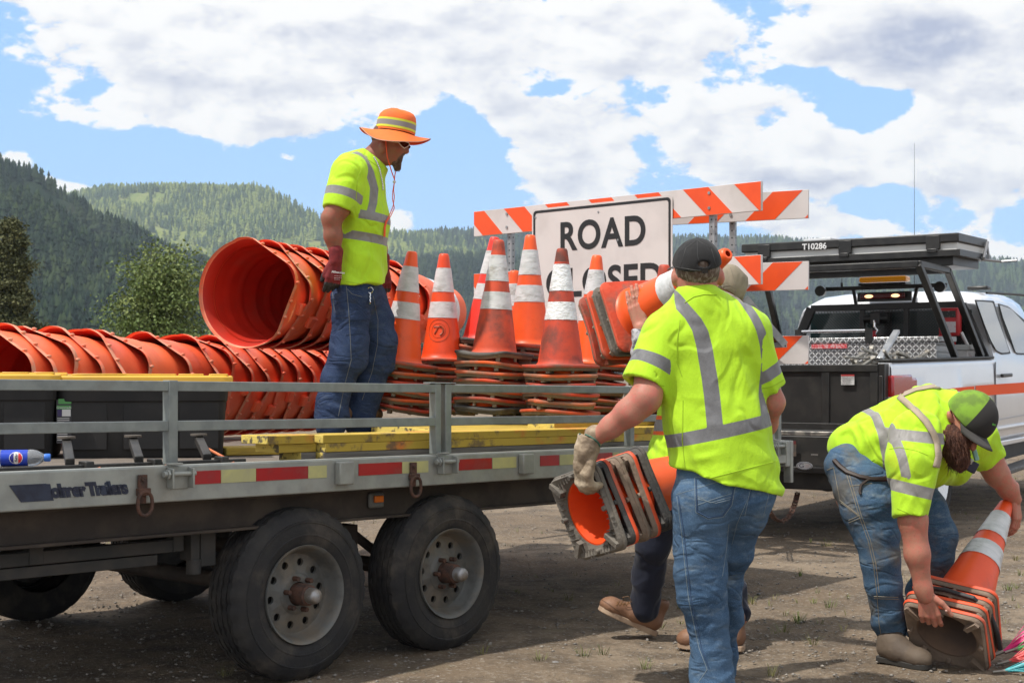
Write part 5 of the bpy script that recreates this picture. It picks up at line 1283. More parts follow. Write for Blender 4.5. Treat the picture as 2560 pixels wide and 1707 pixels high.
# --- ladder-rack legs (traced at their own planes) carrying the folded arrow board
RT = 2.20
b = MB()
def leg(u_b, u_t, v, vt): b.bar(Tp(u_b, v, BH + .02), Tp(u_t, vt, RT - TK.p * u_t), .055, .055, up=TK.n)
ur_b, ur_t = TK.u(2390, .05), TK.u(2296, .16); uf_b, uf_t = TK.u(2455, .05), TK.u(2369, .16)
for (v, vt) in ((.055, .16), (W_ - .055, W_ - .16)): leg(ur_b, ur_t, v, vt); leg(uf_b, uf_t, v, vt)
q = [Tp(ur_t, .16, RT - TK.p * ur_t), Tp(ur_t, W_ - .16, RT - TK.p * ur_t), Tp(uf_t, W_ - .16, RT - TK.p * uf_t), Tp(uf_t, .16, RT - TK.p * uf_t)]
for i in range(4): b.bar(q[i], q[(i + 1) % 4], .05, .055)
ladder = b.build('overhead_rack', blk, truck, bevel=.006)
ub = TK.u(2392, .05) - .02; ue = ub + .85; v0, v1 = .02, W_ - .02; hq = CH + (HY - 616) / F * Tp(ub, v0, 0).y - TK.p * ub
b = MB(); b.fbox(TK, ub - .10, ue + .05, v0 - .03, v1 + .06, hq - .085, hq - .03); b.fbox(TK, ub - .02, ue - .05, v0 + .05, v1 - .05, hq - .16, hq - .085); b.fbox(TK, ub + .1, ue - .1, v0 + .2, v1 - .2, RT + .02, hq - .14)
for v in (.3, 1.0, 1.7): b.fbox(TK, ub, ue, v - .03, v + .03, RT + .015, hq - .10)
b.build('board_tray', blk, ladder, bevel=.01)
b = MB(); b.fbox(TK, ub - .04, ue, v0 + .01, v1 - .01, hq - .03, hq + .035); brd = b.build('arrow_board', mk('pale_board_edge', (.62, .62, .60), rough=.5), ladder, bevel=.004)
b = MB(); b.fbox(TK, ub - .07, ue + .03, v0 - .01, v1 + .02, hq + .036, hq + .115); fr_ = b.build('board_frame', blk, brd, bevel=.01); b = MB(); b.fbox(TK, ub + .45, ub + .75, 1.35, 1.62, hq + .117, hq + .175); b.build('sensor_box', mk('pale_sensor_box', (.62, .64, .66)), brd, bevel=.004)
b = MB()
for v in (.23, 1.02, 1.80): b = MB(); b.fbox(TK, ub - .082, ub - .045, v - .06, v + .06, hq - .02, hq + .10); b.fbox(TK, ub - .115, ub - .08, v - .045, v + .045, hq - .05, hq - .015); b.build('hinge', blk, brd, bevel=.005)
k = (2036 - CX) / F; o_ = TK.o + TK.d * (ub - .07); vt_ = (k * o_.y - o_.x) / (TK.n.x - k * TK.n.y)
text_mesh('fleet_number', 'T10286', basis(Tp(ub - .072, vt_, hq + .058), -TK.n, (0, 0, 1)), .075, mk('white_lettering', (.72, .72, .72), rough=.4), fr_, ext=.001, off=.0018, sx=1.0)
b = MB(); p = Tp(ue - .05, v0 - .03, hq + .08); b.tube(p, p - TK.d * .22 - TK.n * .02 - Vector((0, 0, .16)), .014); b.tube(p + TK.d * .05 + TK.n * .02, p + TK.d * .04 - Vector((0, 0, .15)), .012); b.path([p - TK.d * .2 - Vector((0, 0, .17)), p - TK.n * .12 - Vector((0, 0, .18)), p - TK.n * .26 - Vector((0, 0, .175))], .012, 6); b.build('gas_strut', mk('strut_grey', (.25, .25, .26), metal=.6, rough=.4), ladder)
# --- toolbox of diamond plate across the bed, grab bar, small white box, jumble of steel stakes
b = MB(); tu = 1.7; htb = TK.h(2100, 857, .9) ; b.fbox(TK, tu, tu + .5, .16, W_ - .10, .82, 1.53); tb = b.build('toolbox', diaM, truck, bevel=.006)
b = MB(); b.fbox(TK, tu - .012, tu + .51, .13, W_ - .08, 1.532, 1.58); lid = b.build('toolbox_lid', diaM, tb, bevel=.006)
b = MB(); b.fbox(TK, tu - .016, tu - .004, .95, 1.28, 1.485, 1.525); b.build('badge', mk('toolbox_badge_red', (.55, .06, .07), (.6, .35, .35), 60, (.5, .55), .4), tb)
b = MB(); e0, e1 = Tp(tu - .02, .75, 1.64), Tp(tu - .02, 1.40, 1.64); b.tube(e0, e1, .014); b.build('grab_bar', chrome, tb)
b = MB()
for v in (.75, 1.40): b = MB(); b.fbox(TK, tu - .035, tu - .005, v - .03, v + .03, 1.53, 1.66); b.build('grab_bar_bracket', blk, tb)
st = empty('signpost_bundle', Tp(.8, .35, BH), 'jumbled bundle of bent galvanised sign stand legs sticking over the truck bed', 'metal bundle'); rng = random.Random(4)
gm = mk('dull_galvanised', (.40, .38, .34), (.22, .20, .17), 20, rough=.4, metal=.7, dirt=((.16, .12, .08), .6), dsc=10)
for i in range(46):
    p = Tp(rng.uniform(.25, 1.25), rng.uniform(.12, .42), BH - .06 + rng.uniform(0, .10)); L = rng.uniform(.25, .7); a = Vector((rng.uniform(-.15, .2), rng.uniform(-.3, .3), rng.uniform(-.1, .28))) + TK.d * rng.choice((-1, 1)) * .8
    b = MB(); b.bar(p, p + a.normalized() * L * .6, rng.uniform(.018, .035), rng.uniform(.010, .03)); 
    if i % 3 == 0: e = p + a.normalized() * L * .6; b.tube(e - TK.n * .02, e + TK.n * .02, .022, n=10)
    b.build('leg', gm, st, bevel=.003)
b = MB(); b.bar(Tp(.15, .14, BH + .02), Tp(.75, .20, BH + .24), .05, .03); b.build('leg', alum, st, bevel=.003)
ubx = TK.u(2402, .25); wbx = empty('battery_box', Tp(ubx, .25, BH), 'small ribbed white box in the truck bed behind the rack leg', 'box'); b = MB(); b.fbox(TK, ubx - .12, ubx + .12, .15, .36, BH - .12, BH + .08); b.build('body', mk('offwhite_box', (.45, .43, .42), (.5, .15, .15), 14, (.62, .7), .5), wbx, bevel=.01)
b = MB(); b.fbox(TK, ubx - .13, ubx + .13, .14, .37, BH + .081, BH + .125)
for q in range(6): b.fbox(TK, ubx - .12 + q * .04, ubx - .105 + q * .04, .135, .375, BH + .085, BH + .132)
b.build('lid', mk('grey_box_lid', (.38, .38, .37)), wbx, bevel=.004)
fx = empty('fuel_pump', Tp(hr_u - .14, .30, 1.6), 'red transfer pump meter mounted beside the rack post', 'pump')
b = MB(); c = Tp(hr_u - .16, .34, 1.72); Mb = basis((0, 0, 0), TK.d, TK.n); b.box(c, (.10, .19, .26), Mb); b.build('meter', mk('pump_red', (.42, .015, .02), rough=.35), fx, bevel=.02)
b = MB(); b.box(c - TK.d * .055 + Vector((0, 0, -.05)), (.008, .13, .10), Mb); b.build('face_plate', mk('pump_label', (.55, .50, .52), (.5, .1, .12), 50, (.6, .65)), fx)
b = MB(); b.box(c - TK.d * .055 + Vector((0, 0, .07)), (.008, .13, .06), Mb); b.build('dial', mk('dial_black', (.02, .02, .02), (.3, .28, .25), 70, (.62, .66)), fx)
b = MB(); b.tube(c - Vector((0, 0, .2)) - TK.n * .03, c - Vector((0, 0, .2)) + TK.n * .10, .09, n=20); b.box(c - Vector((0, 0, .32)), (.10, .16, .16), Mb); b.build('pump_body', mk('pump_red', (.42, .015, .02)), fx, bevel=.01)
b = MB(); b.path([c + TK.n * -.10 + Vector((0, 0, -.1)), c + TK.n * -.16 + Vector((0, 0, -.22)), c + TK.n * -.05 + Vector((0, 0, -.40))], .018, 8); b.tube(c - TK.n * .02 - Vector((0, 0, .2)), c + TK.n * .0 - Vector((0, 0, .34)), .02); b.build('nozzle', mk('nozzle_metal', (.45, .44, .43), metal=.7, rough=.4), fx)
# safety chain hanging from the hitch
ch = empty('safety_chain', Tp(-.2, 1.0, .42), 'rusty safety chain sagging from the truck hitch towards the trailer', 'chain'); pts = [W(1994, 1232, 11.1), W(1988, 1256, 11.0), W(1979, 1280, 10.9), W(1968, 1296, 10.7), W(1952, 1303, 10.5), W(1937, 1296, 10.2), W(1927, 1284, 9.9), W(1918, 1262, 9.6)]
cc = []; 
for i in range(len(pts) - 1):
    n_ = 4 if i else 6
    for k in range(n_): cc.append(pts[i].lerp(pts[i + 1], k / n_))
b = MB()
for i in range(0, len(cc) - 1):
    a, e = cc[i], cc[i + 1]; d = (e - a).normalized(); sd_ = d.cross(Vector((0, 0, 1)) if i % 2 else Vector((.3, 1, 0))).normalized(); c = (a + e) / 2; Lh = (e - a).length * .72
    b.path([c + d * Lh * math.cos(t) + sd_ * .017 * math.sin(t) for t in np.linspace(0, 6.2832, 13)[:-1]], .006, 5, closed=True)
b.build('links', rust, ch)
# grey ramp with a grating, leaning between the barricades and the truck
rp = empty('loading_ramp', W(1900, 900, 9.9), 'grey steel ramp with an expanded metal grating leaning beside the barricades', 'ramp'); b = MB()
A0, A1 = W(1862, 745, 9.9), W(1962, 862, 9.9); off = Vector((-.5, .55, -.02))
b.bar(A0, A1, .05, .035, up=(0, 1, 0)); b.bar(A0 + off, A1 + off, .05, .035, up=(0, 1, 0)); b.bar(A1, A1 + off, .05, .035); b.build('frame', steel, rp)
b = MB(); dn2 = (A1 - A0)
for q in range(22): b.bar(A0 + dn2 * (q + .5) / 22, A0 + dn2 * (q + 1.5) / 22 + off, .006, .012)
for q in range(22): b.bar(A0 + dn2 * (q + 1.5) / 22, A0 + dn2 * (q + .5) / 22 + off, .006, .012)
b.build('grating', rust, rp)
# ================================================================ SMOOTH BODIES: distance fields turned into one continuous skin
def npv(p): return np.array([p[0], p[1], p[2]], np.float32)
class Fld:
    def __init__(s, lo, hi, h):
        s.h = h; s.lo = np.array(lo, np.float32) - 3 * h; n = np.ceil((np.array(hi) + 3 * h - s.lo) / h).astype(int) + 1; s.n = n
        s.x = [s.lo[i] + h * np.arange(n[i], dtype=np.float32) for i in range(3)]; s.D = np.full(n, .25, np.float32)
    def _box(s, lo, hi, m):
        a = np.maximum(0, np.floor((np.array(lo) - m - s.lo) / s.h).astype(int)); b = np.minimum(s.n, np.ceil((np.array(hi) + m - s.lo) / s.h).astype(int) + 1)
        sl = tuple(slice(max(0, a[i]), max(a[i] + 1, b[i])) for i in range(3))
        G = np.stack(np.meshgrid(*[s.x[i][sl[i]] for i in range(3)], indexing='ij'), -1); return sl, G
    def _comb(s, sl, d, k, op):
        D = s.D[sl]
        if op == 'u':
            if k > 0: h = np.maximum(k - np.abs(D - d), 0) / k; s.D[sl] = np.minimum(D, d) - h * h * k / 4
            else: s.D[sl] = np.minimum(D, d)
        elif op == 's':
            if k > 0: h = np.maximum(k - np.abs(D + d), 0) / k; s.D[sl] = np.maximum(D, -d) + h * h * k / 4
            else: s.D[sl] = np.maximum(D, -d)
    def cap(s, a, ra, b, rb, k=.02, ax=None, sc=1., cut=None, op='u'):
        a = npv(a); b = npv(b); rm = max(ra, rb) * max(1, sc) + k
        if (np.maximum(a, b) + rm < s.lo).any() or (np.minimum(a, b) - rm > s.lo + s.n * s.h).any(): return s
        sl, G = s._box(np.minimum(a, b), np.maximum(a, b), rm + .03)
        if G.size == 0: return s
        P = G - a; B = b - a
        if ax is not None:
            ax = npv(ax); ax = ax / np.linalg.norm(ax); f = 1 - 1 / sc; P = P - (P @ ax)[..., None] * ax * f; B = B - (B @ ax) * ax * f
        L = float(B @ B) + 1e-9; t = np.clip((P @ B) / L, 0, 1); d = np.linalg.norm(P - t[..., None] * B, axis=-1) - (ra + (rb - ra) * t)
        if cut:
            for c, n in cut: n = npv(n); n = n / np.linalg.norm(n); d = np.maximum(d, (G - npv(c)) @ n)
        s._comb(sl, d, k, op); return s
    def ell(s, c, r, M=None, k=.02, op='u', cut=None):
        c = npv(c); rm = max(r) + k; sl, G = s._box(c, c, rm + .03)
        if G.size == 0: return s
        P = G - c
        if M is not None: P = P @ np.array(M.to_3x3(), np.float32)
        r = np.array(r, np.float32); k0 = np.linalg.norm(P / r, axis=-1); k1 = np.linalg.norm(P / (r * r), axis=-1) + 1e-9; d = k0 * (k0 - 1) / k1
        if cut:
            for q, n in cut: n = npv(n); n = n / np.linalg.norm(n); d = np.maximum(d, (G - npv(q)) @ n)
        s._comb(sl, d, k, op); return s
    def wrinkle(s, fn):
        I = np.argwhere(np.abs(s.D) < .035); P = s.lo + I * s.h; s.D[tuple(I.T)] += fn(P.astype(np.float32)); return s
    def mesh(s):
        D = s.D; n = s.n; ng = D < 0
        c = np.zeros(n - 1, np.uint8)
        for dx in (0, 1):
            for dy in (0, 1):
                for dz in (0, 1): c += ng[dx:n[0] - 1 + dx, dy:n[1] - 1 + dy, dz:n[2] - 1 + dz]
        act = np.argwhere((c > 0) & (c < 8)); idx = np.full(n - 1, -1, np.int64); idx[tuple(act.T)] = np.arange(len(act))
        acc = np.zeros((len(act), 3), np.float32); cnt = np.zeros(len(act), np.float32)
        for ax in range(3):
            o = [q for q in range(3) if q != ax]
            for i in (0, 1):
                for j in (0, 1):
                    p = act.copy(); p[:, o[0]] += i; p[:, o[1]] += j; q = p.copy(); q[:, ax] += 1
                    a = D[tuple(p.T)]; b = D[tuple(q.T)]; m = (a < 0) != (b < 0); t = np.where(m, a / np.where(m, a - b, 1), 0)
                    pt = p.astype(np.float32); pt[:, ax] += t; acc[m] += pt[m]; cnt[m] += 1
        V = s.lo + acc / cnt[:, None] * s.h; Q = []
        for ax in range(3):
            u, v = [q for q in range(3) if q != ax]
            sl0 = [slice(None)] * 3; sl1 = [slice(None)] * 3; sl0[ax] = slice(0, -1); sl1[ax] = slice(1, None)
            e = ng[tuple(sl0)] != ng[tuple(sl1)]; E = np.argwhere(e); E = E[(E[:, u] > 0) & (E[:, v] > 0) & (E[:, u] < n[u] - 1) & (E[:, v] < n[v] - 1)]
            def at(du, dv): p = E.copy(); p[:, u] -= du; p[:, v] -= dv; return idx[tuple(p.T)]
            q = np.stack([at(1, 1), at(0, 1), at(0, 0), at(1, 0)], -1); flip = ng[tuple(E.T)] ^ (ax == 1)
            q[~flip] = q[~flip][:, ::-1]; Q.append(q)
        return V.astype(np.float32), np.concatenate(Q).astype(np.int64)
def smooth_mesh(V, Q, it=1, lam=.5):
    for _ in range(it):
        A = np.zeros_like(V); N = np.zeros(len(V), np.float32)
        for i in range(4):
            a = Q[:, i]; b = Q[:, (i + 1) % 4]
            np.add.at(A, a, V[b]); np.add.at(N, a, 1); np.add.at(A, b, V[a]); np.add.at(N, b, 1)
        V = V + lam * (A / np.maximum(N, 1)[:, None] - V)
    return V
def join_fields(fs, it=1):
    Vs, Qs, b = [], [], 0
    for f in fs:
        V, Q = f.mesh(); V = smooth_mesh(V, Q, it, .45); Vs.append(V); Qs.append(Q + b); b += len(V)
    return np.concatenate(Vs), np.concatenate(Qs)
def skin(name, fs, mats, parent=None, attrs=None, it=1):
    if not isinstance(fs, (list, tuple)): fs = [fs]
    V, Q = join_fields(fs, it); a = {k: f(V) for k, f in (attrs or {}).items()}
    return link_mesh(name, V, Q, mats, parent, ang=0, attrs=a)
def seg_dist(P, a, b):
    a = npv(a); b = npv(b); B = b - a; t = np.clip(((P - a) @ B) / (B @ B), 0, 1); return np.linalg.norm(P - a - t[:, None] * B, axis=1)
def slab(P, c, n, hw): n = npv(n); n = n / np.linalg.norm(n); return hw - np.abs((P - npv(c)) @ n)
def poly2(P, pts, hw, i, j):      # distance to a polyline in the plane of axes i, j
    d = np.full(len(P), 9., np.float32); Q = P[:, [i, j]]
    for a, b in zip(pts[:-1], pts[1:]):
        a = np.array([a[i], a[j]], np.float32); b = np.array([b[i], b[j]], np.float32); B = b - a; t = np.clip(((Q - a) @ B) / (B @ B + 1e-9), 0, 1); d = np.minimum(d, np.linalg.norm(Q - a - t[:, None] * B, axis=1))
    return hw - d
def ridges(P, f, ax, st, amp, seed):     # folds: ridged noise, stretched across axis ax
    ax = npv(ax); ax = ax / np.linalg.norm(ax); al = (P @ ax)[:, None] * ax; Qp = (P - al) * f / st + al * f
    Qp = Qp + .8 * (fbm(P * f * .35, 2, seed + 9)[:, None] - .5) * 2
    n = np.clip((fbm(Qp, 2, seed) - .5) * 4.2, -1, 1); return -amp * (.95 - 1.35 * np.sqrt(n * n + .01))
def cloth(name, base, tape, tape2=None, rough=.75, c2=None, wv=220, sc=5, sheen=.3, grime=None):
    m = bpy.data.materials.new(name); m.use_nodes = True; t = NT(m.node_tree); b = t.n['Principled BSDF']
    co = t.new('ShaderNodeTexCoord').outputs['Object']; col = t.mix(t.ss(t.noise(co, sc, 5), .35, .65), base, c2 or tuple(k * .86 for k in base))
    if grime: col = t.mix(t.ss(t.noise(co, grime[2], 6, .65), grime[3], grime[3] + .18, 0, grime[1]), col, grime[0])
    h = t.noise(co, wv, 2)
    if tape is not None:
        at = t.new('ShaderNodeAttribute'); at.attribute_name = 'band'; f = t.ss(at.outputs['Fac'], -.0006, .0006)
        tp = t.mix(t.ss(t.noise(co, 16, 4), .4, .65), tape, tuple(k * .82 for k in tape)); col = t.mix(f, col, tp)
        if tape2 is not None:
            a2 = t.new('ShaderNodeAttribute'); a2.attribute_name = 'band2'; f2 = t.ss(a2.outputs['Fac'], -.0006, .0006); col = t.mix(f2, col, tape2)
        t.l.new(t.math('MULTIPLY_ADD', f, -.25, rough), b.inputs['Roughness'])
    else: b.inputs['Roughness'].default_value = rough
    t.l.new(col, b.inputs['Base Color']); b.inputs['Specular IOR Level'].default_value = .25
    try: b.inputs['Sheen Weight'].default_value = sheen * .3; b.inputs['Sheen Roughness'].default_value = .5
    except Exception: pass
    h2 = t.noise(t.mapping(co, sc=(1, 1, .45)), 18, 5, .62)
    cr = t.ss(t.math('ABSOLUTE', t.math('SUBTRACT', t.noise(t.mapping(co, sc=(1, 1, .7), rot=(.3, .5, 0)), 4.2, 2, .45, .8), .5)), 0, .075); h2 = t.math('ADD', h2, t.math('MULTIPLY', cr, 1.1))
    bn = t.new('ShaderNodeBump'); bn.inputs['Strength'].default_value = .35; bn.inputs['Distance'].default_value = .018
    t.l.new(t.math('ADD', t.math('MULTIPLY', h, .12), h2), bn.inputs['Height']); t.l.new(bn.outputs[0], b.inputs['Normal'])
    return m
def denim(name, a, b_, fade, grime=None, gl=.55):
    m = bpy.data.materials.new(name); m.use_nodes = True; t = NT(m.node_tree); b = t.n['Principled BSDF']
    co = t.new('ShaderNodeTexCoord').outputs['Object']
    col = t.mix(t.ss(t.noise(t.mapping(co, sc=(1, 1, .5)), 5, 6, .6), .35, .65), a, b_)
    col = t.mix(t.ss(t.noise(t.mapping(co, sc=(1, 1, 2.6)), 9, 6, .7), .50, .74, 0, .65), col, fade)
    col = t.mix(t.ss(t.noise(co, 240, 2), .45, .7, 0, .35), col, tuple(min(1, k * 1.7 + .02) for k in b_))
    if grime: col = t.mix(t.ss(t.noise(co, 4.5, 6, .6), gl, gl + .16, 0, .6), col, grime)
    t.l.new(col, b.inputs['Base Color']); b.inputs['Roughness'].default_value = .85; b.inputs['Specular IOR Level'].default_value = .15
    cr = t.ss(t.math('ABSOLUTE', t.math('SUBTRACT', t.noise(t.mapping(co, sc=(.7, .7, 1.5), rot=(0, .25, 0)), 7, 2, .5, .8), .5)), 0, .09)
    bn = t.new('ShaderNodeBump'); bn.inputs['Strength'].default_value = .45; bn.inputs['Distance'].default_value = .009
    t.l.new(t.math('ADD', t.math('MULTIPLY', t.noise(co, 260, 2), .15), t.math('ADD', t.math('MULTIPLY', t.noise(co, 24, 5, .65), .8), t.math('MULTIPLY', cr, .9))), bn.inputs['Height']); t.l.new(bn.outputs[0], b.inputs['Normal'])
    return m
def skin_mat(name, a, b_, red):
    m = bpy.data.materials.new(name); m.use_nodes = True; t = NT(m.node_tree); b = t.n['Principled BSDF']
    co = t.new('ShaderNodeTexCoord').outputs['Object']
    col = t.mix(t.ss(t.noise(co, 9, 6, .65), .35, .65), a, b_); col = t.mix(t.ss(t.noise(co, 34, 5, .7), .42, .66, 0, .75), col, red); col = t.mix(t.ss(t.noise(co, 130, 3, .7), .58, .70, 0, .45), col, tuple(k * .5 for k in a))
    t.l.new(col, b.inputs['Base Color']); b.inputs['Roughness'].default_value = .52; b.inputs['Specular IOR Level'].default_value = .35
    b.inputs['Subsurface Weight'].default_value = .12; b.inputs['Subsurface Radius'].default_value = (.02, .007, .004); b.inputs['Subsurface Scale'].default_value = .6
    bn = t.new('ShaderNodeBump'); bn.inputs['Strength'].default_value = .3; bn.inputs['Distance'].default_value = .002
    t.l.new(t.noise(co, 150, 4), bn.inputs['Height']); t.l.new(bn.outputs[0], b.inputs['Normal']); return m
from mathutils.bvhtree import BVHTree
def bvh(ob):
    me = ob.data; o = PARENT_O.get(ob.name, {}).get('o', (0, 0, 0)); o = Vector(o)
    return BVHTree.FromPolygons([v.co + o for v in me.vertices], [tuple(p.vertices) for p in me.polygons])
def on_skin(tree, x, y, lift=.001):   # nearest point of a garment behind the photo direction
    o = Vector((0, 0, CH)); d = (W(x, y, 1.0) - o).normalized(); hit, nr, i, dist = tree.ray_cast(o, d)
    return None if hit is None else hit + (nr if nr.dot(d) < 0 else -nr) * lift
def seam(name, tree, pts, r_, mat, parent, step=5, mb=None, dash=False):
    P = []
    for (a, b_) in zip(pts[:-1], pts[1:]):
        n = max(1, int(math.hypot(b_[0] - a[0], b_[1] - a[1]) / step))
        for k in range(n): t = k / n; P.append(on_skin(tree, a[0] + (b_[0] - a[0]) * t, a[1] + (b_[1] - a[1]) * t, r_ * .3))
    P.append(on_skin(tree, *pts[-1], r_ * .3)); m = mb or MB(); run = []
    for p in P + [None]:
        if p is None or (run and (p - run[-1]).length > .08):
            if len(run) > 1: m.path(run, r_, 5)
            run = [] if p is None else [p]
        else: run.append(p)
    if mb is None and m.V: return m.build(name, mat, parent, ang=80)
# a hand as its own small field: wrist, direction to the knuckles, palm normal; per finger (spread, curl, length)
def hand(wr, dirn, nrm, side, s=1.0, fingers=None, thumb=None, glove=0.0, h=.0032):
    wr = Vector(wr); d = Vector(dirn).normalized(); n = Vector(nrm); n = (n - d * n.dot(d)).normalized(); l = d.cross(n) * side     # l points to the thumb side
    L = .098 * s; pts = []; g = glove
    fingers = fingers or [(-.10, .35, .95), (-.03, .3, 1.05), (.04, .35, 1.0), (.12, .45, .8)]
    caps = [(wr - d * .05 * s, .027 * s + g, wr, .026 * s + g, l, 1.15)]
    for i in range(4):
        q = l * (.031 - .0205 * i) * s; caps.append((wr + q * .55 + d * .012 * s, .0155 * s + g, wr + q + d * (L - .006 * abs(i - 1)), .0125 * s + g, None, 1))
    for i, (sp, cu, ln) in enumerate(fingers):
        q = wr + l * (.031 - .0205 * i) * s + d * (L - .006 * abs(i - 1)); dd = (d * math.cos(sp) - l * math.sin(sp)).normalized(); a = 0
        for j, (fl, r0, r1) in enumerate(((.044, .0105, .0095), (.028, .0095, .0088), (.022, .0088, .0075))):
            a += cu * (.8 if j == 0 else 1.0); e = q + (dd * math.cos(a) - n * math.sin(a)) * fl * ln * s; caps.append((q, r0 * s + g, e, r1 * s + g, None, 1)); q = e
    ta, tb = thumb or (.75, .35); q = wr + l * .024 * s + d * .022 * s; td = (l * math.sin(ta) + d * math.cos(ta) - n * tb).normalized()
    e1 = q + td * .040 * s; e2 = e1 + (td * .9 + d * .5 - n * .1).normalized() * .034 * s; e3 = e2 + (td * .7 + d * .75 - n * .15).normalized() * .026 * s
    caps += [(q, .017 * s + g, e1, .0125 * s + g, None, 1), (e1, .0125 * s + g, e2, .0108 * s + g, None, 1), (e2, .0108 * s + g, e3, .0090 * s + g, None, 1)]
    A = np.array([[c[0][i] for i in range(3)] for c in caps] + [[c[2][i] for i in range(3)] for c in caps]); f = Fld(A.min(0) - .03, A.max(0) + .03, h)
    for i, c in enumerate(caps): f.cap(c[0], c[1], c[2], c[3], k=.008 if i < 5 else .005, ax=c[4], sc=c[5])
    return f
# ================================================================ PEOPLE
LIME = (.46, .76, .028); TAPE = (.235, .235, .23)
X_, Y_, Z_ = Vector((1, 0, 0)), Vector((0, 1, 0)), Vector((0, 0, 1))
def bx(pts, m=.25): A = np.array([tuple(p) for p in pts]); return A.min(0) - m, A.max(0) + m
def boot(name, heel, toe, floor_n, w_, hgt, parent, up_m, sole_m, ankle=None, seed=0):
    heel = Vector(heel); toe = Vector(toe); d = (toe - heel); L = d.length; d.normalize(); n = Vector(floor_n); n = (n - d * n.dot(d)).normalized(); s_ = d.cross(n)
    f = Fld(*bx([heel, toe, heel + n * hgt], .12), .0055)
    M = basis((0, 0, 0), d, s_)
    f.cap(heel + d * .045 + n * .058, .043, heel + d * L * .45 + n * .052, .042, k=.03, ax=s_, sc=w_ / .09)
    f.cap(heel + d * L * .45 + n * .055, .040, toe - d * .055 + n * .048, .038, k=.04, ax=s_, sc=w_ / .082)
    f.ell(toe - d * .055 + n * .040, (.062, w_ / 2, .040), M, k=.03)
    f.cap(heel + d * .060 + n * .07, .046, heel + d * .055 + n * hgt, .050, k=.04, ax=d, sc=1.15)
    f.cap(heel + d * .08 + n * .09, .040, heel + d * L * .48 + n * .065, .034, k=.04)
    f.cap(heel + d * .055 + n * (hgt + .02), .038, heel + d * .055 + n * (hgt + .10), .044, op='s', k=.004)
    P = f.lo + np.argwhere(np.abs(f.D) < .02) * f.h; f.D = np.maximum(f.D, .020 - ((np.stack(np.meshgrid(*f.x, indexing='ij'), -1) - npv(heel)) @ npv(n)))
    f.wrinkle(lambda P: (fbm(P * 30, 3, seed) - .5) * .004)
    b = skin(name, f, up_m, parent)
    out = []
    for t, wd_ in ((0, .55), (.03, .80), (.12, .92), (.3, .86), (.45, .88), (.62, 1.0), (.78, 1.04), (.90, .88), (.97, .58), (1.0, .25)): out.append((t, wd_))
    Pt = [heel + d * (L * t) + s_ * (w_ / 2 * k) for t, k in out] + [heel + d * (L * t) - s_ * (w_ / 2 * k) for t, k in reversed(out)]
    m = MB(); m.prism(Pt, n * .026); so = m.build('sole', sole_m, b, bevel=.004)
    return b, d, n, s_

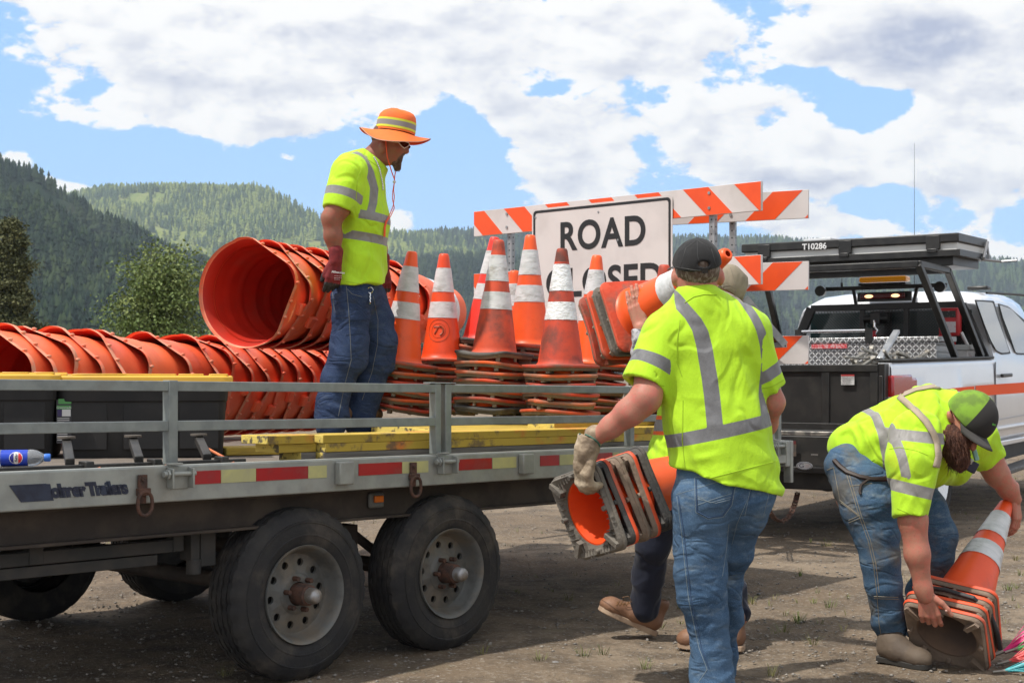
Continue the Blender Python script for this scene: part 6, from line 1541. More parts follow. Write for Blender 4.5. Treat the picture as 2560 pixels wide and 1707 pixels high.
# ---------------------------------------------------------------- the man standing on the trailer
def man_on_trailer():
    Z = 8.1; q = lambda r_: r_ * Z / F; J = lambda x, y, dz=0.: W(x, y, Z + dz)
    foot = TR.P(1.5, 1.5, BOARD_TOP - .0)
    sk = skin_mat('skin_tanned', (.30, .135, .085), (.24, .10, .065), (.34, .10, .07))
    pants = denim('denim_dark', (.018, .032, .075), (.030, .050, .105), (.075, .10, .14), (.055, .055, .045))
    shirt = cloth('lime_shirt_a', LIME, TAPE)
    # body: one continuous skin, clothing over it
    f = Fld(*bx([J(790, 300), J(1080, 1075), J(900, 700, -.3), J(900, 700, .35)], .05), .0085)
    f.ell(J(974, 341), (.098, .076, .088), Matrix.Rotation(R(14), 3, 'Y'), k=0)                      # skull, nodding forward
    f.ell(J(985, 368), (.066, .062, .085), Matrix.Rotation(R(8), 3, 'Y'), k=.03)                      # face
    f.cap(J(975, 396), q(20), J(990, 402), q(12), k=.02)                                              # jaw to chin
    f.cap(J(1010, 354), q(5), J(1018, 378), q(6), k=.012); f.ell(J(1014, 381), (q(7), q(8), q(5)), k=.008)   # nose
    f.cap(J(1004, 347, -.03), q(6), J(1004, 347, .03), q(6), k=.015)                                  # brow
    f.cap(J(1003, 390, -.012), q(6), J(1003, 390, .012), q(6), k=.01)                                 # lips
    f.cap(J(1000, 370, -.035), q(8), J(990, 372, -.05), q(8), k=.02); f.ell(J(958, 366, -.078), (q(7), q(3), q(13)), k=.006)
    f.cap(J(920, 410), q(33), J(957, 372), q(29), k=.03)                                              # neck
    f.cap(J(900, 450), q(48), J(908, 560), q(48), k=.05, ax=Y_, sc=1.4); f.cap(J(908, 560), q(48), J(893, 700), q(52), k=.05, ax=Y_, sc=1.3)
    f.cap(J(893, 715), q(48), J(890, 740), q(48), ax=Y_, sc=1.35)
    for s, a in ((-1, [(872, 432, 36), (846, 520, 27), (829, 545, 23), (833, 590, 21), (839, 640, 14)]), (1, [(905, 436, 36), (925, 520, 26), (935, 560, 22), (948, 620, 19), (957, 662, 14)])):
        zz = [.19, .23, .24, .23, .22]
        for i in range(4): f.cap(J(a[i][0], a[i][1], s * zz[i]), q(a[i][2]), J(a[i + 1][0], a[i + 1][1], s * zz[i + 1]), q(a[i + 1][2]), k=.03)
    for s, L in ((-1, [(872, 750, 34), (868, 885, 28), (834, 1040, 19)]), (1, [(925, 750, 34), (948, 870, 28), (902, 1040, 19)])):
        for i in range(2): f.cap(J(L[i][0], L[i][1], s * .09), q(L[i][2]), J(L[i + 1][0], L[i + 1][1], s * .09), q(L[i + 1][2]), k=.03)
    root = skin('person', f, sk); tag(root, 'man in lime shirt and orange brimmed hat standing on the trailer', 'person')
    # trousers
    f = Fld(*bx([J(800, 680), J(1000, 1062), J(900, 700, -.22), J(900, 700, .22)], .05), .007)
    f.cap(J(888, 712), q(60), J(893, 742), q(58), k=.03, ax=Y_, sc=1.3)
    A = [(873, 745, 45), (875, 790, 42), (874, 850, 43), (870, 895, 45), (845, 945, 37), (830, 1005, 38), (828, 1040, 40), (830, 1058, 38)]
    B = [(920, 745, 46), (938, 800, 44), (948, 856, 43), (942, 905, 42), (921, 955, 38), (905, 1005, 38), (897, 1040, 36), (896, 1058, 33)]
    for s, L in ((-1, A), (1, B)):
        for i in range(len(L) - 1): f.cap(J(L[i][0], L[i][1], s * .095), q(L[i][2]), J(L[i + 1][0], L[i + 1][1], s * .095), q(L[i + 1][2]), k=.035, ax=Y_, sc=1.08)
    def wr(P):
        lo = np.clip((1.55 - P[:, 2]) / .4, 0, 1); return ridges(P, 10, (.3, 0, 1), 2.8, .009, 3) * (.6 + .8 * lo) + (fbm(P * 6, 2, 5) - .5) * .012
    f.wrinkle(wr); tr = skin('trousers', f, pants, root); T = bvh(tr)
    th = mk('denim_thread', (.14, .15, .15), rough=.8)
    m = MB()
    for pts in ([(866, 716), (872, 780), (876, 850), (878, 900), (862, 960), (846, 1040)], [(933, 740), (945, 800), (944, 860), (930, 930), (905, 1000)], [(868, 722), (880, 735), (905, 742)], [(831, 730), (836, 775)]): seam('', T, pts, .0016, th, None, mb=m)
    m.build('stitching', th, tr)
    b = MB(); c = on_skin(T, 923, 726, .008)
    b.path([c + Vector((.016 * math.cos(a), 0, .016 * math.sin(a))) for a in np.linspace(0, 6.2832, 18)[:-1]], .0018, 6, closed=True)
    b.path([c + Vector((-.003, -.004, -.016 - .01 * k)) + Vector((.004 * (k % 2), 0, 0)) for k in range(7)], .0045, 6); b.build('key_ring', chrome, tr)
    # shirt
    f = Fld(*bx([J(800, 380), J(985, 725), J(900, 700, -.32), J(900, 700, .32)], .05), .0065)
    f.cap(J(905, 446), q(57), J(909, 555), q(60), k=.04, ax=Y_, sc=1.42)
    f.cap(J(909, 555), q(59), J(890, 720), q(74), k=.05, ax=Y_, sc=1.25, cut=[(J(915, 714), Vector((.10, 0, -1)))])
    f.cap(J(868, 412), q(28), J(930, 405), q(36), k=.05, cut=[(J(935, 398), (J(958, 372) - J(925, 408)))]); f.cap(J(875, 428, -.14), q(38), J(880, 428, .14), q(38), k=.05)
    f.cap(J(915, 420), q(44), J(934, 408), q(38), k=.03, cut=[(J(935, 399), (J(955, 370) - J(925, 408)))])
    hem = J(846, 525, -.235); ad = hem - J(872, 432, -.19)
    f.cap(J(873, 436, -.18), q(46), J(841, 540, -.24), q(37), k=.035, cut=[(hem, ad)])
    f.cap(J(915, 440, .18), q(44), J(930, 535, .24), q(34), k=.035, cut=[(J(927, 525, .235), ad)])
    f.cap(J(852, 508, -.235), q(29), J(836, 560, -.24), q(31), op='s', k=.003)
    def ws(P):
        return ridges(P, 7.5, (.7, .2, .6), 2.6, .011, 7) * np.clip((2.35 - P[:, 2]) * 1.2 + .4, .3, 1.2) + (fbm(P * 4, 2, 8) - .5) * .014
    f.wrinkle(ws)
    sho, elb = J(868, 430, -.19), J(840, 545, -.24)
    def band(P):
        ta = seg_dist(P, sho, elb) < q(52); arm = slab(P, J(856, 487, -.23), ad, .024); arm = np.where(ta, arm, -.01)
        t1 = slab(P, J(910, 545), Vector((.145, 0, 1)), .0245); t2 = slab(P, J(910, 598), Vector((.15, 0, 1)), .0245)
        st = poly2(P, [J(862, 408), J(895, 393), J(915, 405), J(932, 440), J(942, 480), (J(940, 515)), J(934, 545)], .021, 0, 2)
        tb = np.maximum(np.maximum(t1, t2), np.minimum(st, (P[:, 2] - J(0, 545).z))); tb = np.where(ta, -.01, tb); return np.maximum(arm, tb)
    sh = skin('shirt', f, shirt, root, {'band': band}); T = bvh(sh)
    sm_ = mk('lime_seam', (.32, .50, .015), rough=.8); m = MB()
    for pts in ([(905, 384), (920, 400), (940, 414), (956, 419)], [(816, 510), (850, 522), (880, 530)], [(866, 704), (915, 712), (966, 722)], [(905, 420), (893, 450), (890, 500)]): seam('', T, pts, .002, sm_, None, mb=m)
    m.build('seam', sm_, sh)
    # glove (near hand) and the sliver of the far one
    gr = mk('glove_red_knit', (.20, .018, .022), (.15, .014, .018), 40, rough=.85, bump=.5, bs=180); gk = mk('glove_black_grip', (.018, .017, .018), rough=.6, bump=.3, bs=120)
    for s, (wx, wy), dz, dd in ((-1, (839, 652), -.235, Vector((-.12, -.05, -1))), (1, (958, 668), .22, Vector((.05, 0, -1)))):
        hf = hand(J(wx, wy, dz), dd, Vector((.35, -.95, 0)), 1, 1.02, [(-.05, .30, .9), (0, .42, .95), (.03, .5, .9), (.08, .6, .85)], (.45, .3), glove=.003, h=.0042)
        wr_ = J(wx, wy, dz); hf.cap(wr_ + Vector((0, 0, .055)), q(17), wr_ + Vector((0, 0, 0)), q(15), k=.01)
        V, Q = join_fields([hf], 1); g = link_mesh('glove', V, Q, [gr, gk], root, ang=0)
        wv = npv(wr_); c_ = V[Q].mean(1); dn = (c_ - wv) @ npv(dd.normalized()); pal = (c_ - wv) @ npv(Vector((-.45, .89, 0)))
        mi = ((dn > .125) | ((pal > .018) & (dn > .02))).astype(np.int32); g.data.polygons.foreach_set('material_index', mi)
        if s < 0:
            tg = bvh(g); wh = mk('glove_print_white', (.62, .60, .60), rough=.7); c = on_skin(tg, 845, 681, .0015)
            if c: text_mesh('lettering', 'Milwaukee', basis(c + Vector((0, -.004, 0)), Vector((1, .25, -.08)), Z_), .017, wh, g, ext=.0004, off=.0004, shear=.3)
            m = MB()
            for yy in (690, 695, 699):
                for xx in range(836, 854, 5): p = on_skin(tg, xx, yy, .001); p2 = on_skin(tg, xx + 3, yy, .001); (p and p2 and m.path([p, p2], .0012, 4))
            m.build('small_print', wh, g)
    # hat
    tilt = Matrix.Rotation(R(9), 3, 'Y'); hc = J(988, 331)
    ho_ = mk('hat_orange', (.84, .16, .020), (.76, .13, .018), 8, rough=.7, bump=.3, bs=150); hr_ = mk('hat_underside_red', (.72, .05, .012), rough=.8)
    def hatp(r_, a, z): return hc + tilt @ Vector((r_ * math.cos(a) * 1.06, r_ * .92 * math.sin(a), z))
    n = 56; m = MB(); V = []
    rc = q(46)
    rows = [(rc * 1.02, 0), (rc * 1.01, .035), (rc * .985, .07), (rc * .93, .094), (rc * .80, .112), (rc * .60, .122), (rc * .3, .128), (.002, .129)]
    for r_, z in rows:
        for k in range(n): a = 2 * math.pi * k / n; V.append(hatp(r_ * (1 + .012 * math.sin(5 * a)), a, z + (.004 * math.sin(3 * a + 1) if z > .06 else 0)))
    m.add(V, [(i * n + k, i * n + (k + 1) % n, (i + 1) * n + (k + 1) % n, (i + 1) * n + k) for i in range(len(rows) - 1) for k in range(n)])
    def brim(f, a):
        wav = -.030 * f * (.35 - .85 * math.cos(2 * a)) ; r_ = rc * 1.02 + (q(84) - rc) * f * (1.0 + .04 * math.sin(3 * a))
        side = abs(math.sin(a)); back = max(0, -math.cos(a))
        return hatp(r_ * (1 - .05 * side * f), a, -.006 - .014 * f - (.062 if math.sin(a) < 0 else .012) * f * side ** 1.5 + .012 * f * math.cos(a) ** 2 - (.030 * f ** 2 * max(0, math.sin(a + .9)) * back) + .006 * f * math.sin(4 * a + .5))
    fs = [0, .15, .35, .55, .75, .9, 1.0]
    V = [brim(f_, 2 * math.pi * k / n) for f_ in fs for k in range(n)]; V += [brim(f_, 2 * math.pi * k / n) - Vector((0, 0, .003)) for f_ in reversed(fs) for k in range(n)]
    Fc = [(i * n + k, i * n + (k + 1) % n, (i + 1) * n + (k + 1) % n, (i + 1) * n + k) for i in range(2 * len(fs) - 1) for k in range(n)]
    b0 = len(m.F); m.add(V, Fc, 0)
    for i in range(b0 + (len(fs)) * n, len(m.F)): m.I[i] = 1
    hat = link_mesh('hat', m.V, m.F, [ho_, hr_], root, m.I, ang=60)
    for z0, z1, mm, nm in ((.012, .024, mk('hat_yellow_trim', (.62, .66, .04)), 'trim'), (.024, .054, mk('hat_grey_tape', (.24, .22, .215), rough=.5), 'reflective_band'), (.054, .066, mk('hat_yellow_trim', (.62, .66, .04)), 'trim')):
        b = MB(); V = [hatp(rc * (1.035 - .03 * z / .07) * (1 + .012 * math.sin(5 * a)), a, z) for z in (z0, z1) for a in [2 * math.pi * k / n for k in range(n)]]
        b.add(V, [(k, (k + 1) % n, n + (k + 1) % n, n + k) for k in range(n)]); b.build(nm, mm, hat, ang=80)
    b = MB(); b.path([brim(1.0, a) for a in np.linspace(0, 6.2832, 60)[:-1]], .0022, 5, closed=True); b.build('brim_edge', mk('brim_edge_grey', (.30, .22, .19)), hat)
    # strap, bead, sunglasses, necklace, goatee
    stp = mk('strap_orange', (.80, .10, .03), rough=.7); b = MB()
    b.path([J(*p) for p in ((964, 350, -.075), (966, 372, -.082), (968, 392, -.078), (973, 410, -.06), (980, 432, -.03), (986, 448, 0), (986, 456, 0))], .0035, 6)
    b.path([J(*p) for p in ((990, 425, .01), (987, 440, .005), (986, 456, 0), (984, 475, -.01), (986, 492, -.01), (983, 515, -.02), (975, 535, -.06), (966, 552, -.10))], .0026, 6)
    b.path([J(*p) for p in ((986, 456, .01), (982, 478, 0), (981, 498, -.01), (986, 520, -.02), (977, 540, -.07), (963, 560, -.11))], .0026, 6)
    b.path([J(*p) for p in ((966, 552, -.11), (962, 568, -.115), (961, 592, -.115))], .006, 6); cs = b.build('chin_strap', stp, hat)
    b = MB(); b.ell(J(986, 455), (.010, .010, .008)); b.build('bead', mk('bead_white', (.7, .68, .66)), cs)
    b = MB(); fr = [J(*p) for p in ((996, 356, -.064), (1003, 354, -.062), (1012, 354, -.056), (1021, 357, -.045), (1024, 361, -.042), (1019, 367, -.048), (1011, 371, -.056), (1004, 366, -.062), (999, 360, -.064))]
    b.path(fr, .0028, 6, closed=True); b.path([J(996, 356, -.064), J(980, 354, -.076), J(966, 352, -.080)], .003, 6); sg = b.build('sunglasses', mk('white_frame', (.75, .72, .70), rough=.3), root)
    b = MB(); b.add([p + Vector((0, .001, 0)) for p in fr], [tuple(range(len(fr)))]); b.add([p + Vector((0, .098, 0)) for p in fr], [tuple(range(len(fr)))]); b.build('lens', mk('dark_lens', (.015, .012, .010), rough=.08, coat=1), sg)
    b = MB(); ts = bvh(sh)
    for i, (a, c) in enumerate(zip([(917, 379, -.06), (926, 384, -.075), (935, 395, -.08), (942, 408, -.075), (948, 425, -.07), (952, 445, -.07), (955, 462, -.07)], [(926, 384, -.075), (935, 395, -.08), (942, 408, -.075), (948, 425, -.07), (952, 445, -.07), (955, 462, -.07), (956, 478, -.07)])):
        p, e = J(*a), J(*c)
        for k in range(4):
            t = k / 4; w3 = p.lerp(e, t); hit = on_skin(ts, CX + (w3.x / w3.y) * F, HY - (w3.z - CH) / w3.y * F, .004); cc = hit if hit and i > 1 else w3
            b.ell(cc, (.005, .004, .006), nu=8, nv=5)
    b.build('necklace', mk('silver_chain', (.6, .6, .6), rough=.25, metal=.9), root)
    hairm = mk('beard_brown', (.075, .040, .026), (.16, .10, .07), 60, rough=.8)
    f = Fld(*bx([J(970, 385), J(1012, 435), J(990, 400, -.05), J(990, 400, .05)], .01), .0035)
    f.cap(J(992, 398), q(14), J(995, 420), q(8), k=.01); f.cap(J(984, 404, -.012), q(8), J(990, 423), q(5), k=.01); f.cap(J(1005, 387, -.018), q(4), J(1000, 402, -.022), q(6), k=.008); f.cap(J(1005, 387, .018), q(4), J(1000, 402, .022), q(6), k=.008); f.cap(J(1009, 386, -.012), q(3.5), J(1009, 386, .012), q(3.5), k=.004)
    f.wrinkle(lambda P: (fbm(P * np.array([170, 170, 35]), 2, 2) - .5) * .006)
    bd = skin('beard', f, hairm, root, it=0); rng = random.Random(3); b = MB()
    for k in range(90):
        p = J(rng.uniform(982, 1003), rng.uniform(396, 412), rng.uniform(-.03, .03)); e = J(rng.uniform(984, 1000), rng.uniform(420, 431), rng.uniform(-.02, .02)); b.path([p, p.lerp(e, .6) + Vector((rng.uniform(-.004, .004), 0, 0)), e], [.0016, .0013, .0004], 4)
    b.build('beard_strands', hairm, bd)
    f = Fld(*bx([J(915, 300), J(960, 385), J(940, 330, -.09), J(940, 330, .09)], .01), .005); f.ell(J(971, 343), (.098, .079, .088), Matrix.Rotation(R(14), 3, 'Y'), k=0, cut=[(J(964, 356), Vector((1, 0, -.35))), (J(960, 368), Vector((.5, 0, -1)))])
    skin('hair', f, mk('cropped_hair', (.10, .05, .035), (.16, .08, .055), 90, rough=.9), root)
    for s, pts in ((-1, ((826, 1056), (880, 1056))), (1, ((893, 1054), (945, 1055)))):
        h_ = J(pts[0][0], 0, s * .1); t_ = J(pts[1][0], 0, s * .1 - .03); zf = BOARD_TOP - .0115 * 1.5 + .001; h_.z = zf; t_.z = zf; t_ = h_ + (t_ - h_).normalized() * .29
        boot('boot', h_ - Y_ * .06 + X_ * .02, h_ + Vector((.09, .22, 0)), Z_, .10, .12, root, mk('work_boot_brown', (.12, .07, .04)), mk('sole_dark', (.03, .028, .025)))
man_on_trailer()

# ---------------------------------------------------------------- the man seen from behind, carrying cones
def man_from_behind():
    Z = 5.50; q = lambda r_: r_ * Z / F; J = lambda x, y, dz=0.: W(x, y, Z + dz)
    sk = skin_mat('skin_pink', (.44, .20, .14), (.38, .16, .115), (.50, .14, .11))
    pants = denim('denim_light', (.038, .078, .145), (.068, .122, .200), (.22, .28, .33), (.17, .19, .18), .60)
    shirt = cloth('lime_shirt_b', LIME, (.185, .187, .195))
    f = Fld(*bx([J(1470, 600), J(1970, 1770), J(1700, 1200, -.3), J(1700, 1200, .45)], .05), .0085)
    f.ell(J(1743, 664), (q(54), .098, q(58)), k=0); f.cap(J(1742, 690), q(46), J(1742, 705), q(43), k=.02)
    f.cap(J(1741, 712), q(43), J(1746, 775), q(49), k=.04)
    f.cap(J(1742, 690, .09), q(26), J(1742, 712, .075), q(18), k=.03)
    for x, s in ((1687, -1), (1801, 1)): f.ell(J(x, 693, .0), (q(9), q(13), q(23)), Matrix.Rotation(s * .25, 3, 'Z'), k=.006)
    f.cap(J(1690, 835), q(56), J(1855, 830), q(54), k=.05); f.cap(J(1775, 870), q(64), J(1798, 1120), q(66), k=.06, ax=X_, sc=1.5); f.cap(J(1805, 1150), q(64), J(1810, 1230), q(66), k=.04, ax=X_, sc=1.4)
    AL = [(1660, 845, -.0, 44), (1630, 935, -.04, 39), (1614, 996, -.08, 36), (1574, 1030, -.07, 33), (1528, 1066, -.04, 26), (1484, 1100, .0, 19)]
    AR = [(1872, 838, .0, 44), (1912, 930, .02, 27), (1930, 1005, .06, 30), (1916, 1060, .14, 26), (1888, 1110, .22, 20), (1872, 1128, .27, 15)]
    for A in (AL, AR):
        for i in range(5): f.cap(J(*A[i][:3]), q(A[i][3]), J(*A[i + 1][:3]), q(A[i + 1][3]), k=.03)
    LL = [(1760, 1260, .0, 50), (1754, 1450, .02, 32), (1780, 1700, .03, 24)]; LR = [(1858, 1260, .06, 46), (1815, 1440, .22, 29), (1804, 1660, .42, 22)]
    for A in (LL, LR):
        for i in range(2): f.cap(J(*A[i][:3]), q(A[i][3]), J(*A[i + 1][:3]), q(A[i + 1][3]), k=.03)
    el = npv(J(1622, 992, -.08)); f.wrinkle(lambda P: np.where(P[:, 2] > J(0, 780).z, ridges(P, 38, (0, 0, 1), 5, .0022, 4), 0) + ridges(P, 42, (.5, 0, .8), 3, .0032, 5) * np.exp(-(np.linalg.norm(P - el, axis=1) / .05) ** 2) + (fbm(P * 22, 2, 6) - .5) * .0035)
    root = skin('person', f, sk); tag(root, 'man in black cap and light blue jeans seen from behind, carrying cones', 'person')
    # jeans
    f = Fld(*bx([J(1670, 1130), J(1950, 1770), J(1700, 1200, -.24), J(1700, 1300, .62)], .05), .0065)
    f.cap(J(1808, 1190, 0), q(84), J(1810, 1225, 0), q(91), k=.03, ax=X_, sc=1.38)
    f.cap(J(1758, 1250, -.02), q(72), J(1756, 1290, -.01), q(70), k=.04); f.cap(J(1868, 1230, .0), q(68), J(1862, 1285, .03), q(56), k=.04)
    A = [(1754, 1300, 0, 70), (1752, 1370, .01, 64), (1752, 1430, .01, 57), (1755, 1490, .02, 52), (1767, 1545, .03, 48), (1777, 1630, .03, 43), (1778, 1675, .03, 46), (1782, 1712, .02, 52)]
    B = [(1858, 1290, .05, 54), (1828, 1380, .15, 50), (1814, 1460, .24, 45), (1810, 1540, .32, 40), (1802, 1620, .40, 37), (1800, 1672, .43, 42)]
    for L in (A, B):
        for i in range(len(L) - 1): f.cap(J(*L[i][:3]), q(L[i][3]), J(*L[i + 1][:3]), q(L[i + 1][3]), k=.03)
    def wr(P):
        z = P[:, 2]; lo = np.clip((.62 - z) / .35, 0, 1); kn = np.exp(-((z - J(0, 1460).z) / .13) ** 2)
        sag = ridges(P, 8.5, (.35, 0, 1), 3.2, .013, 13) * (.18 + .75 * kn + .9 * lo); sag = sag * np.clip((J(0, 1230).z - z) / .12, .1, 1); return sag + (fbm(P * 5, 2, 15) - .5) * .012 + ridges(P, 16, (-.3, .1, 1), 3, .004, 18)
    f.wrinkle(wr); tr = skin('trousers', f, pants, root); T = bvh(tr)
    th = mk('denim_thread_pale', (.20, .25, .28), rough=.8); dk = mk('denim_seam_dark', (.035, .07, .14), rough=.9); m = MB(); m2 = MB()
    seam('', T, [(1692, 1240), (1704, 1330), (1713, 1420), (1722, 1500), (1735, 1560), (1748, 1620), (1768, 1672), (1745, 1706)], .0013, None, None, mb=m)
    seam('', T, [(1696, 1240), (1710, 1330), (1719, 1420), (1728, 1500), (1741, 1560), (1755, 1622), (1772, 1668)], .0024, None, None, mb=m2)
    for pts in ([(1736, 1193), (1739, 1280), (1770, 1297), (1808, 1292), (1830, 1262), (1843, 1190)], [(1738, 1193), (1790, 1188), (1846, 1188)], [(1737, 1236), (1775, 1256), (1835, 1240)], [(1738, 1264), (1775, 1250), (1832, 1232)], [(1740, 1246), (1790, 1257), (1834, 1246)],
                [(1884, 1170), (1880, 1205), (1870, 1250), (1862, 1290)], [(1922, 1198), (1921, 1240), (1908, 1292)], [(1922, 1202), (1938, 1200)], [(1690, 1236), (1760, 1215), (1840, 1188), (1935, 1170)], [(1868, 1250), (1842, 1310), (1830, 1360)], [(1822, 1310), (1815, 1380), (1806, 1440)]): seam('', T, pts, .0010, None, None, mb=m)
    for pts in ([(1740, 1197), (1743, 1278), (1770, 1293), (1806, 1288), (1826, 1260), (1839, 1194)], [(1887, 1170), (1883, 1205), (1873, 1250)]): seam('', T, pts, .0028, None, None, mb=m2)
    m.build('stitching', th, tr); m2.build('dark_seam_line', dk, tr)  # pale thread, and thicker dark denim seam lines running beside it
    b = MB(); p = on_skin(T, 1842, 1194, .002); b.ell(p, (.005, .003, .005), nu=10, nv=6); b.build('rivet', mk('rivet_brass', (.45, .40, .30), metal=.8, rough=.35), tr)
    # shirt
    f = Fld(*bx([J(1550, 720), J(1970, 1235), J(1700, 1200, -.3), J(1700, 1200, .3)], .05), .006)
    hemn = Vector((-.262, 0, -1)); hc = J(1810, 1196)
    f.cap(J(1692, 838), q(62), J(1852, 832), q(60), k=.05)
    f.cap(J(1775, 890), q(76), J(1793, 1060), q(84), k=.06, ax=X_, sc=1.56); f.cap(J(1793, 1060), q(86), J(1809, 1225), q(99), k=.05, ax=X_, sc=1.40, cut=[(hc, hemn)])
    f.cap(J(1748, 800), q(66), J(1748, 745), q(50), k=.05, cut=[(J(1750, 741), Vector((.22, .12, 1)))])
    f.cap(J(1748, 762), q(52), J(1675, 826), q(46), k=.05); f.cap(J(1756, 762), q(50), J(1856, 812), q(46), k=.05)
    hL = J(1609, 958, -.055); aL = hL - J(1660, 845, 0); hR = J(1930, 972, .035); aR = hR - J(1870, 838, 0)
    f.cap(J(1662, 850, 0), q(57), J(1602, 978, -.06), q(53), k=.045, cut=[(hL, aL)]); f.cap(J(1868, 842, 0), q(54), J(1934, 985, .04), q(40), k=.045, cut=[(hR, aR)])
    f.cap(J(1622, 940, -.05), q(44), J(1598, 990, -.07), q(47), op='s', k=.003); f.cap(J(1926, 955, .035), q(27), J(1938, 1000, .05), q(31), op='s', k=.003)
    def ws(P):
        z = P[:, 2]; lo = np.clip((J(0, 1050).z - z) / .15, 0, 1)
        r1_ = ridges(P, 7.5, (.75, .1, .55), 3.0, .0145, 23) * (.6 + .2 * lo); r2_ = ridges(P, 9, (.25, 0, 1), 3, .013, 27) * lo; return r1_ + r2_ + (fbm(P * 4, 2, 28) - .5) * .012
    f.wrinkle(ws)
    def band(P):
        zz = P[:, 2]; arm = slab(P, J(1632, 916, -.03), aL, .0235); arm = np.where(seg_dist(P, J(1660, 845), hL) < q(63), arm, -.01); tl_ = seg_dist(P, J(1655, 855), hL) - q(59)
        ar2 = slab(P, J(1912, 930, .02), aR, .0235); inR = (P[:, 0] > J(1897, 0).x + .0) & (seg_dist(P, J(1890, 870), hR) < q(58)); ar2 = np.where(inR, ar2, -.01)
        onL = (P[:, 0] < J(1684, 0).x) & (zz > J(0, 985).z)
        w_ = slab(P, J(1792, 1075), Vector((-.215, 0, 1)), .0255); w_ = np.where(onL | inR, -.01, w_)
        ys = [700, 765, 800, 829, 866, 903, 947, 990, 1040, 1075]; xl = [1650, 1696, 1725, 1741, 1750, 1756, 1763, 1768, 1772, 1775]; xr = [1830, 1862, 1880, 1893, 1903, 1908, 1906, 1902, 1904, 1908]
        zs = np.array([J(0, y).z for y in ys])[::-1]; XL = np.interp(zz, zs, np.array([J(x, 0).x for x in xl])[::-1]); XR = np.interp(zz, zs, np.array([J(x, 0).x for x in xr])[::-1])
        up = slab(P, J(1792, 1075), Vector((-.215, 0, 1)), .0) * 0 + (P - npv(J(1792, 1075))) @ npv(Vector((-.215, 0, 1)))
        s1_ = np.minimum(.0285 - np.abs(P[:, 0] - XL) * .95, up); s2_ = np.minimum(.020 - np.abs(P[:, 0] - XR), up)
        return np.maximum(np.maximum(arm, ar2), np.maximum(w_, np.where(onL | inR, -.01, np.maximum(s1_, s2_))))
    sh = skin('shirt', f, shirt, root, {'band': band}); T = bvh(sh)
    sm_ = mk('lime_seam', (.32, .50, .015), rough=.8); m = MB()
    for pts in ([(1712, 757), (1735, 742), (1760, 736), (1792, 737)], [(1564, 936), (1600, 950), (1640, 960), (1660, 965)], [(1700, 800), (1693, 850), (1692, 905), (1705, 940)], [(1682, 1222), (1740, 1204), (1806, 1187), (1938, 1153)], [(1904, 970), (1930, 966), (1958, 950)], [(1708, 1000), (1706, 1100), (1716, 1205)]): seam('', T, pts, .0018, sm_, None, mb=m)
    m.build('seam', sm_, sh)
    # hair, cap
    hairm = mk('grey_brown_hair', (.10, .065, .045), (.24, .20, .17), 70, (.45, .62), .85, stretch=(1, 1, .4), bump=.6, bs=160)
    f = Fld(*bx([J(1680, 640), J(1806, 735), J(1740, 660, -.11), J(1740, 660, .11)], .01), .0045); f.ell(J(1743, 674), (q(56.5), .106, q(57)), k=0, cut=[(J(1743, 724), Vector((.05, .6, -1)))]); f.wrinkle(lambda P: (fbm(P * np.array([120, 120, 40]), 3, 6) - .5) * .006)
    skin('hair', f, hairm, root, it=0)
    ck = cloth('cap_black', (.020, .020, .021), None, rough=.9, wv=500)
    f = Fld(*bx([J(1670, 590), J(1812, 690), J(1740, 660, -.14), J(1740, 660, .22)], .02), .0045)
    f.ell(J(1742, 664), (q(61.5), .120, q(69)), k=0, cut=[(J(1742, 677, -.1), Vector((.08, .34, -1)))])
    f.ell(J(1760, 660, -.118), (q(15), .05, q(8)), op='s', k=.003)
    f.wrinkle(lambda P: (fbm(P * 9, 2, 3) - .5) * .006)
    cp = skin('cap', f, ck, root); T = bvh(cp)
    b = MB(); b.ell(J(1744, 596), (.008, .008, .004)); b.build('cap_button', ck, cp)
    b = MB(); 
    V = []; n = 14
    for i in range(n + 1):
        a = math.pi * i / n
        for j, fr_ in enumerate((0, .5, 1)): V.append(J(1742, 688, .095) + Vector((math.cos(a) * q(52) * (1 - .12 * fr_), fr_ * .075 * math.sin(a) + .01, -.012 * fr_ + .012 * math.sin(a))))
    b.add(V, [(i * 3 + j, (i + 1) * 3 + j, (i + 1) * 3 + j + 1, i * 3 + j + 1) for i in range(n) for j in range(2)]); bl = b.build('bill', ck, cp); bl.modifiers.new('t', 'SOLIDIFY').thickness = .004
    b = MB(); b.bar(J(1762, 670, -.117), J(1763, 683, -.113), .022, .006, up=Y_); b.build('strap_slide', mk('slide_black', (.02, .02, .02), rough=.3), cp)
    m = MB()
    for pts in ([(1743, 600), (1744, 640), (1748, 655)], [(1743, 600), (1715, 620), (1700, 668)], [(1743, 600), (1778, 622), (1792, 670)], [(1690, 668), (1740, 676), (1796, 677)]): seam('', T, pts, .0013, None, None, mb=m)
    m.build('cap_seam', mk('cap_seam', (.035, .035, .036)), cp)
    b = MB(); b.path([J(1690, 672, -.01), J(1681, 668, .03), J(1670, 674, .10)], .003, 6); b.build('glasses_temple', mk('grey_plastic', (.10, .10, .11)), root)
    # leather work glove gripping the cone bases
    lea = mk('leather_glove', (.44, .36, .26), (.30, .225, .15), 9, (.4, .62), .75, dirt=((.15, .11, .075), .8), dsc=9, dth=(.48, .68), bump=.6, bs=40)
    wr_ = J(1480, 1106, .0); d = Vector((-.30, .02, -1)).normalized()
    hf = hand(wr_ + d * .02, d, Vector((-.85, -.5, .1)), 1, 1.10, [(-.02, .55, 1.0), (.0, .62, 1.0), (.02, .66, .95), (.05, .7, .85)], (.15, 1.0), glove=.0065, h=.0042)
    V0 = J(1470, 1096); hf2 = Fld(*bx([J(1430, 1060), J(1515, 1175)], .09), .0042)
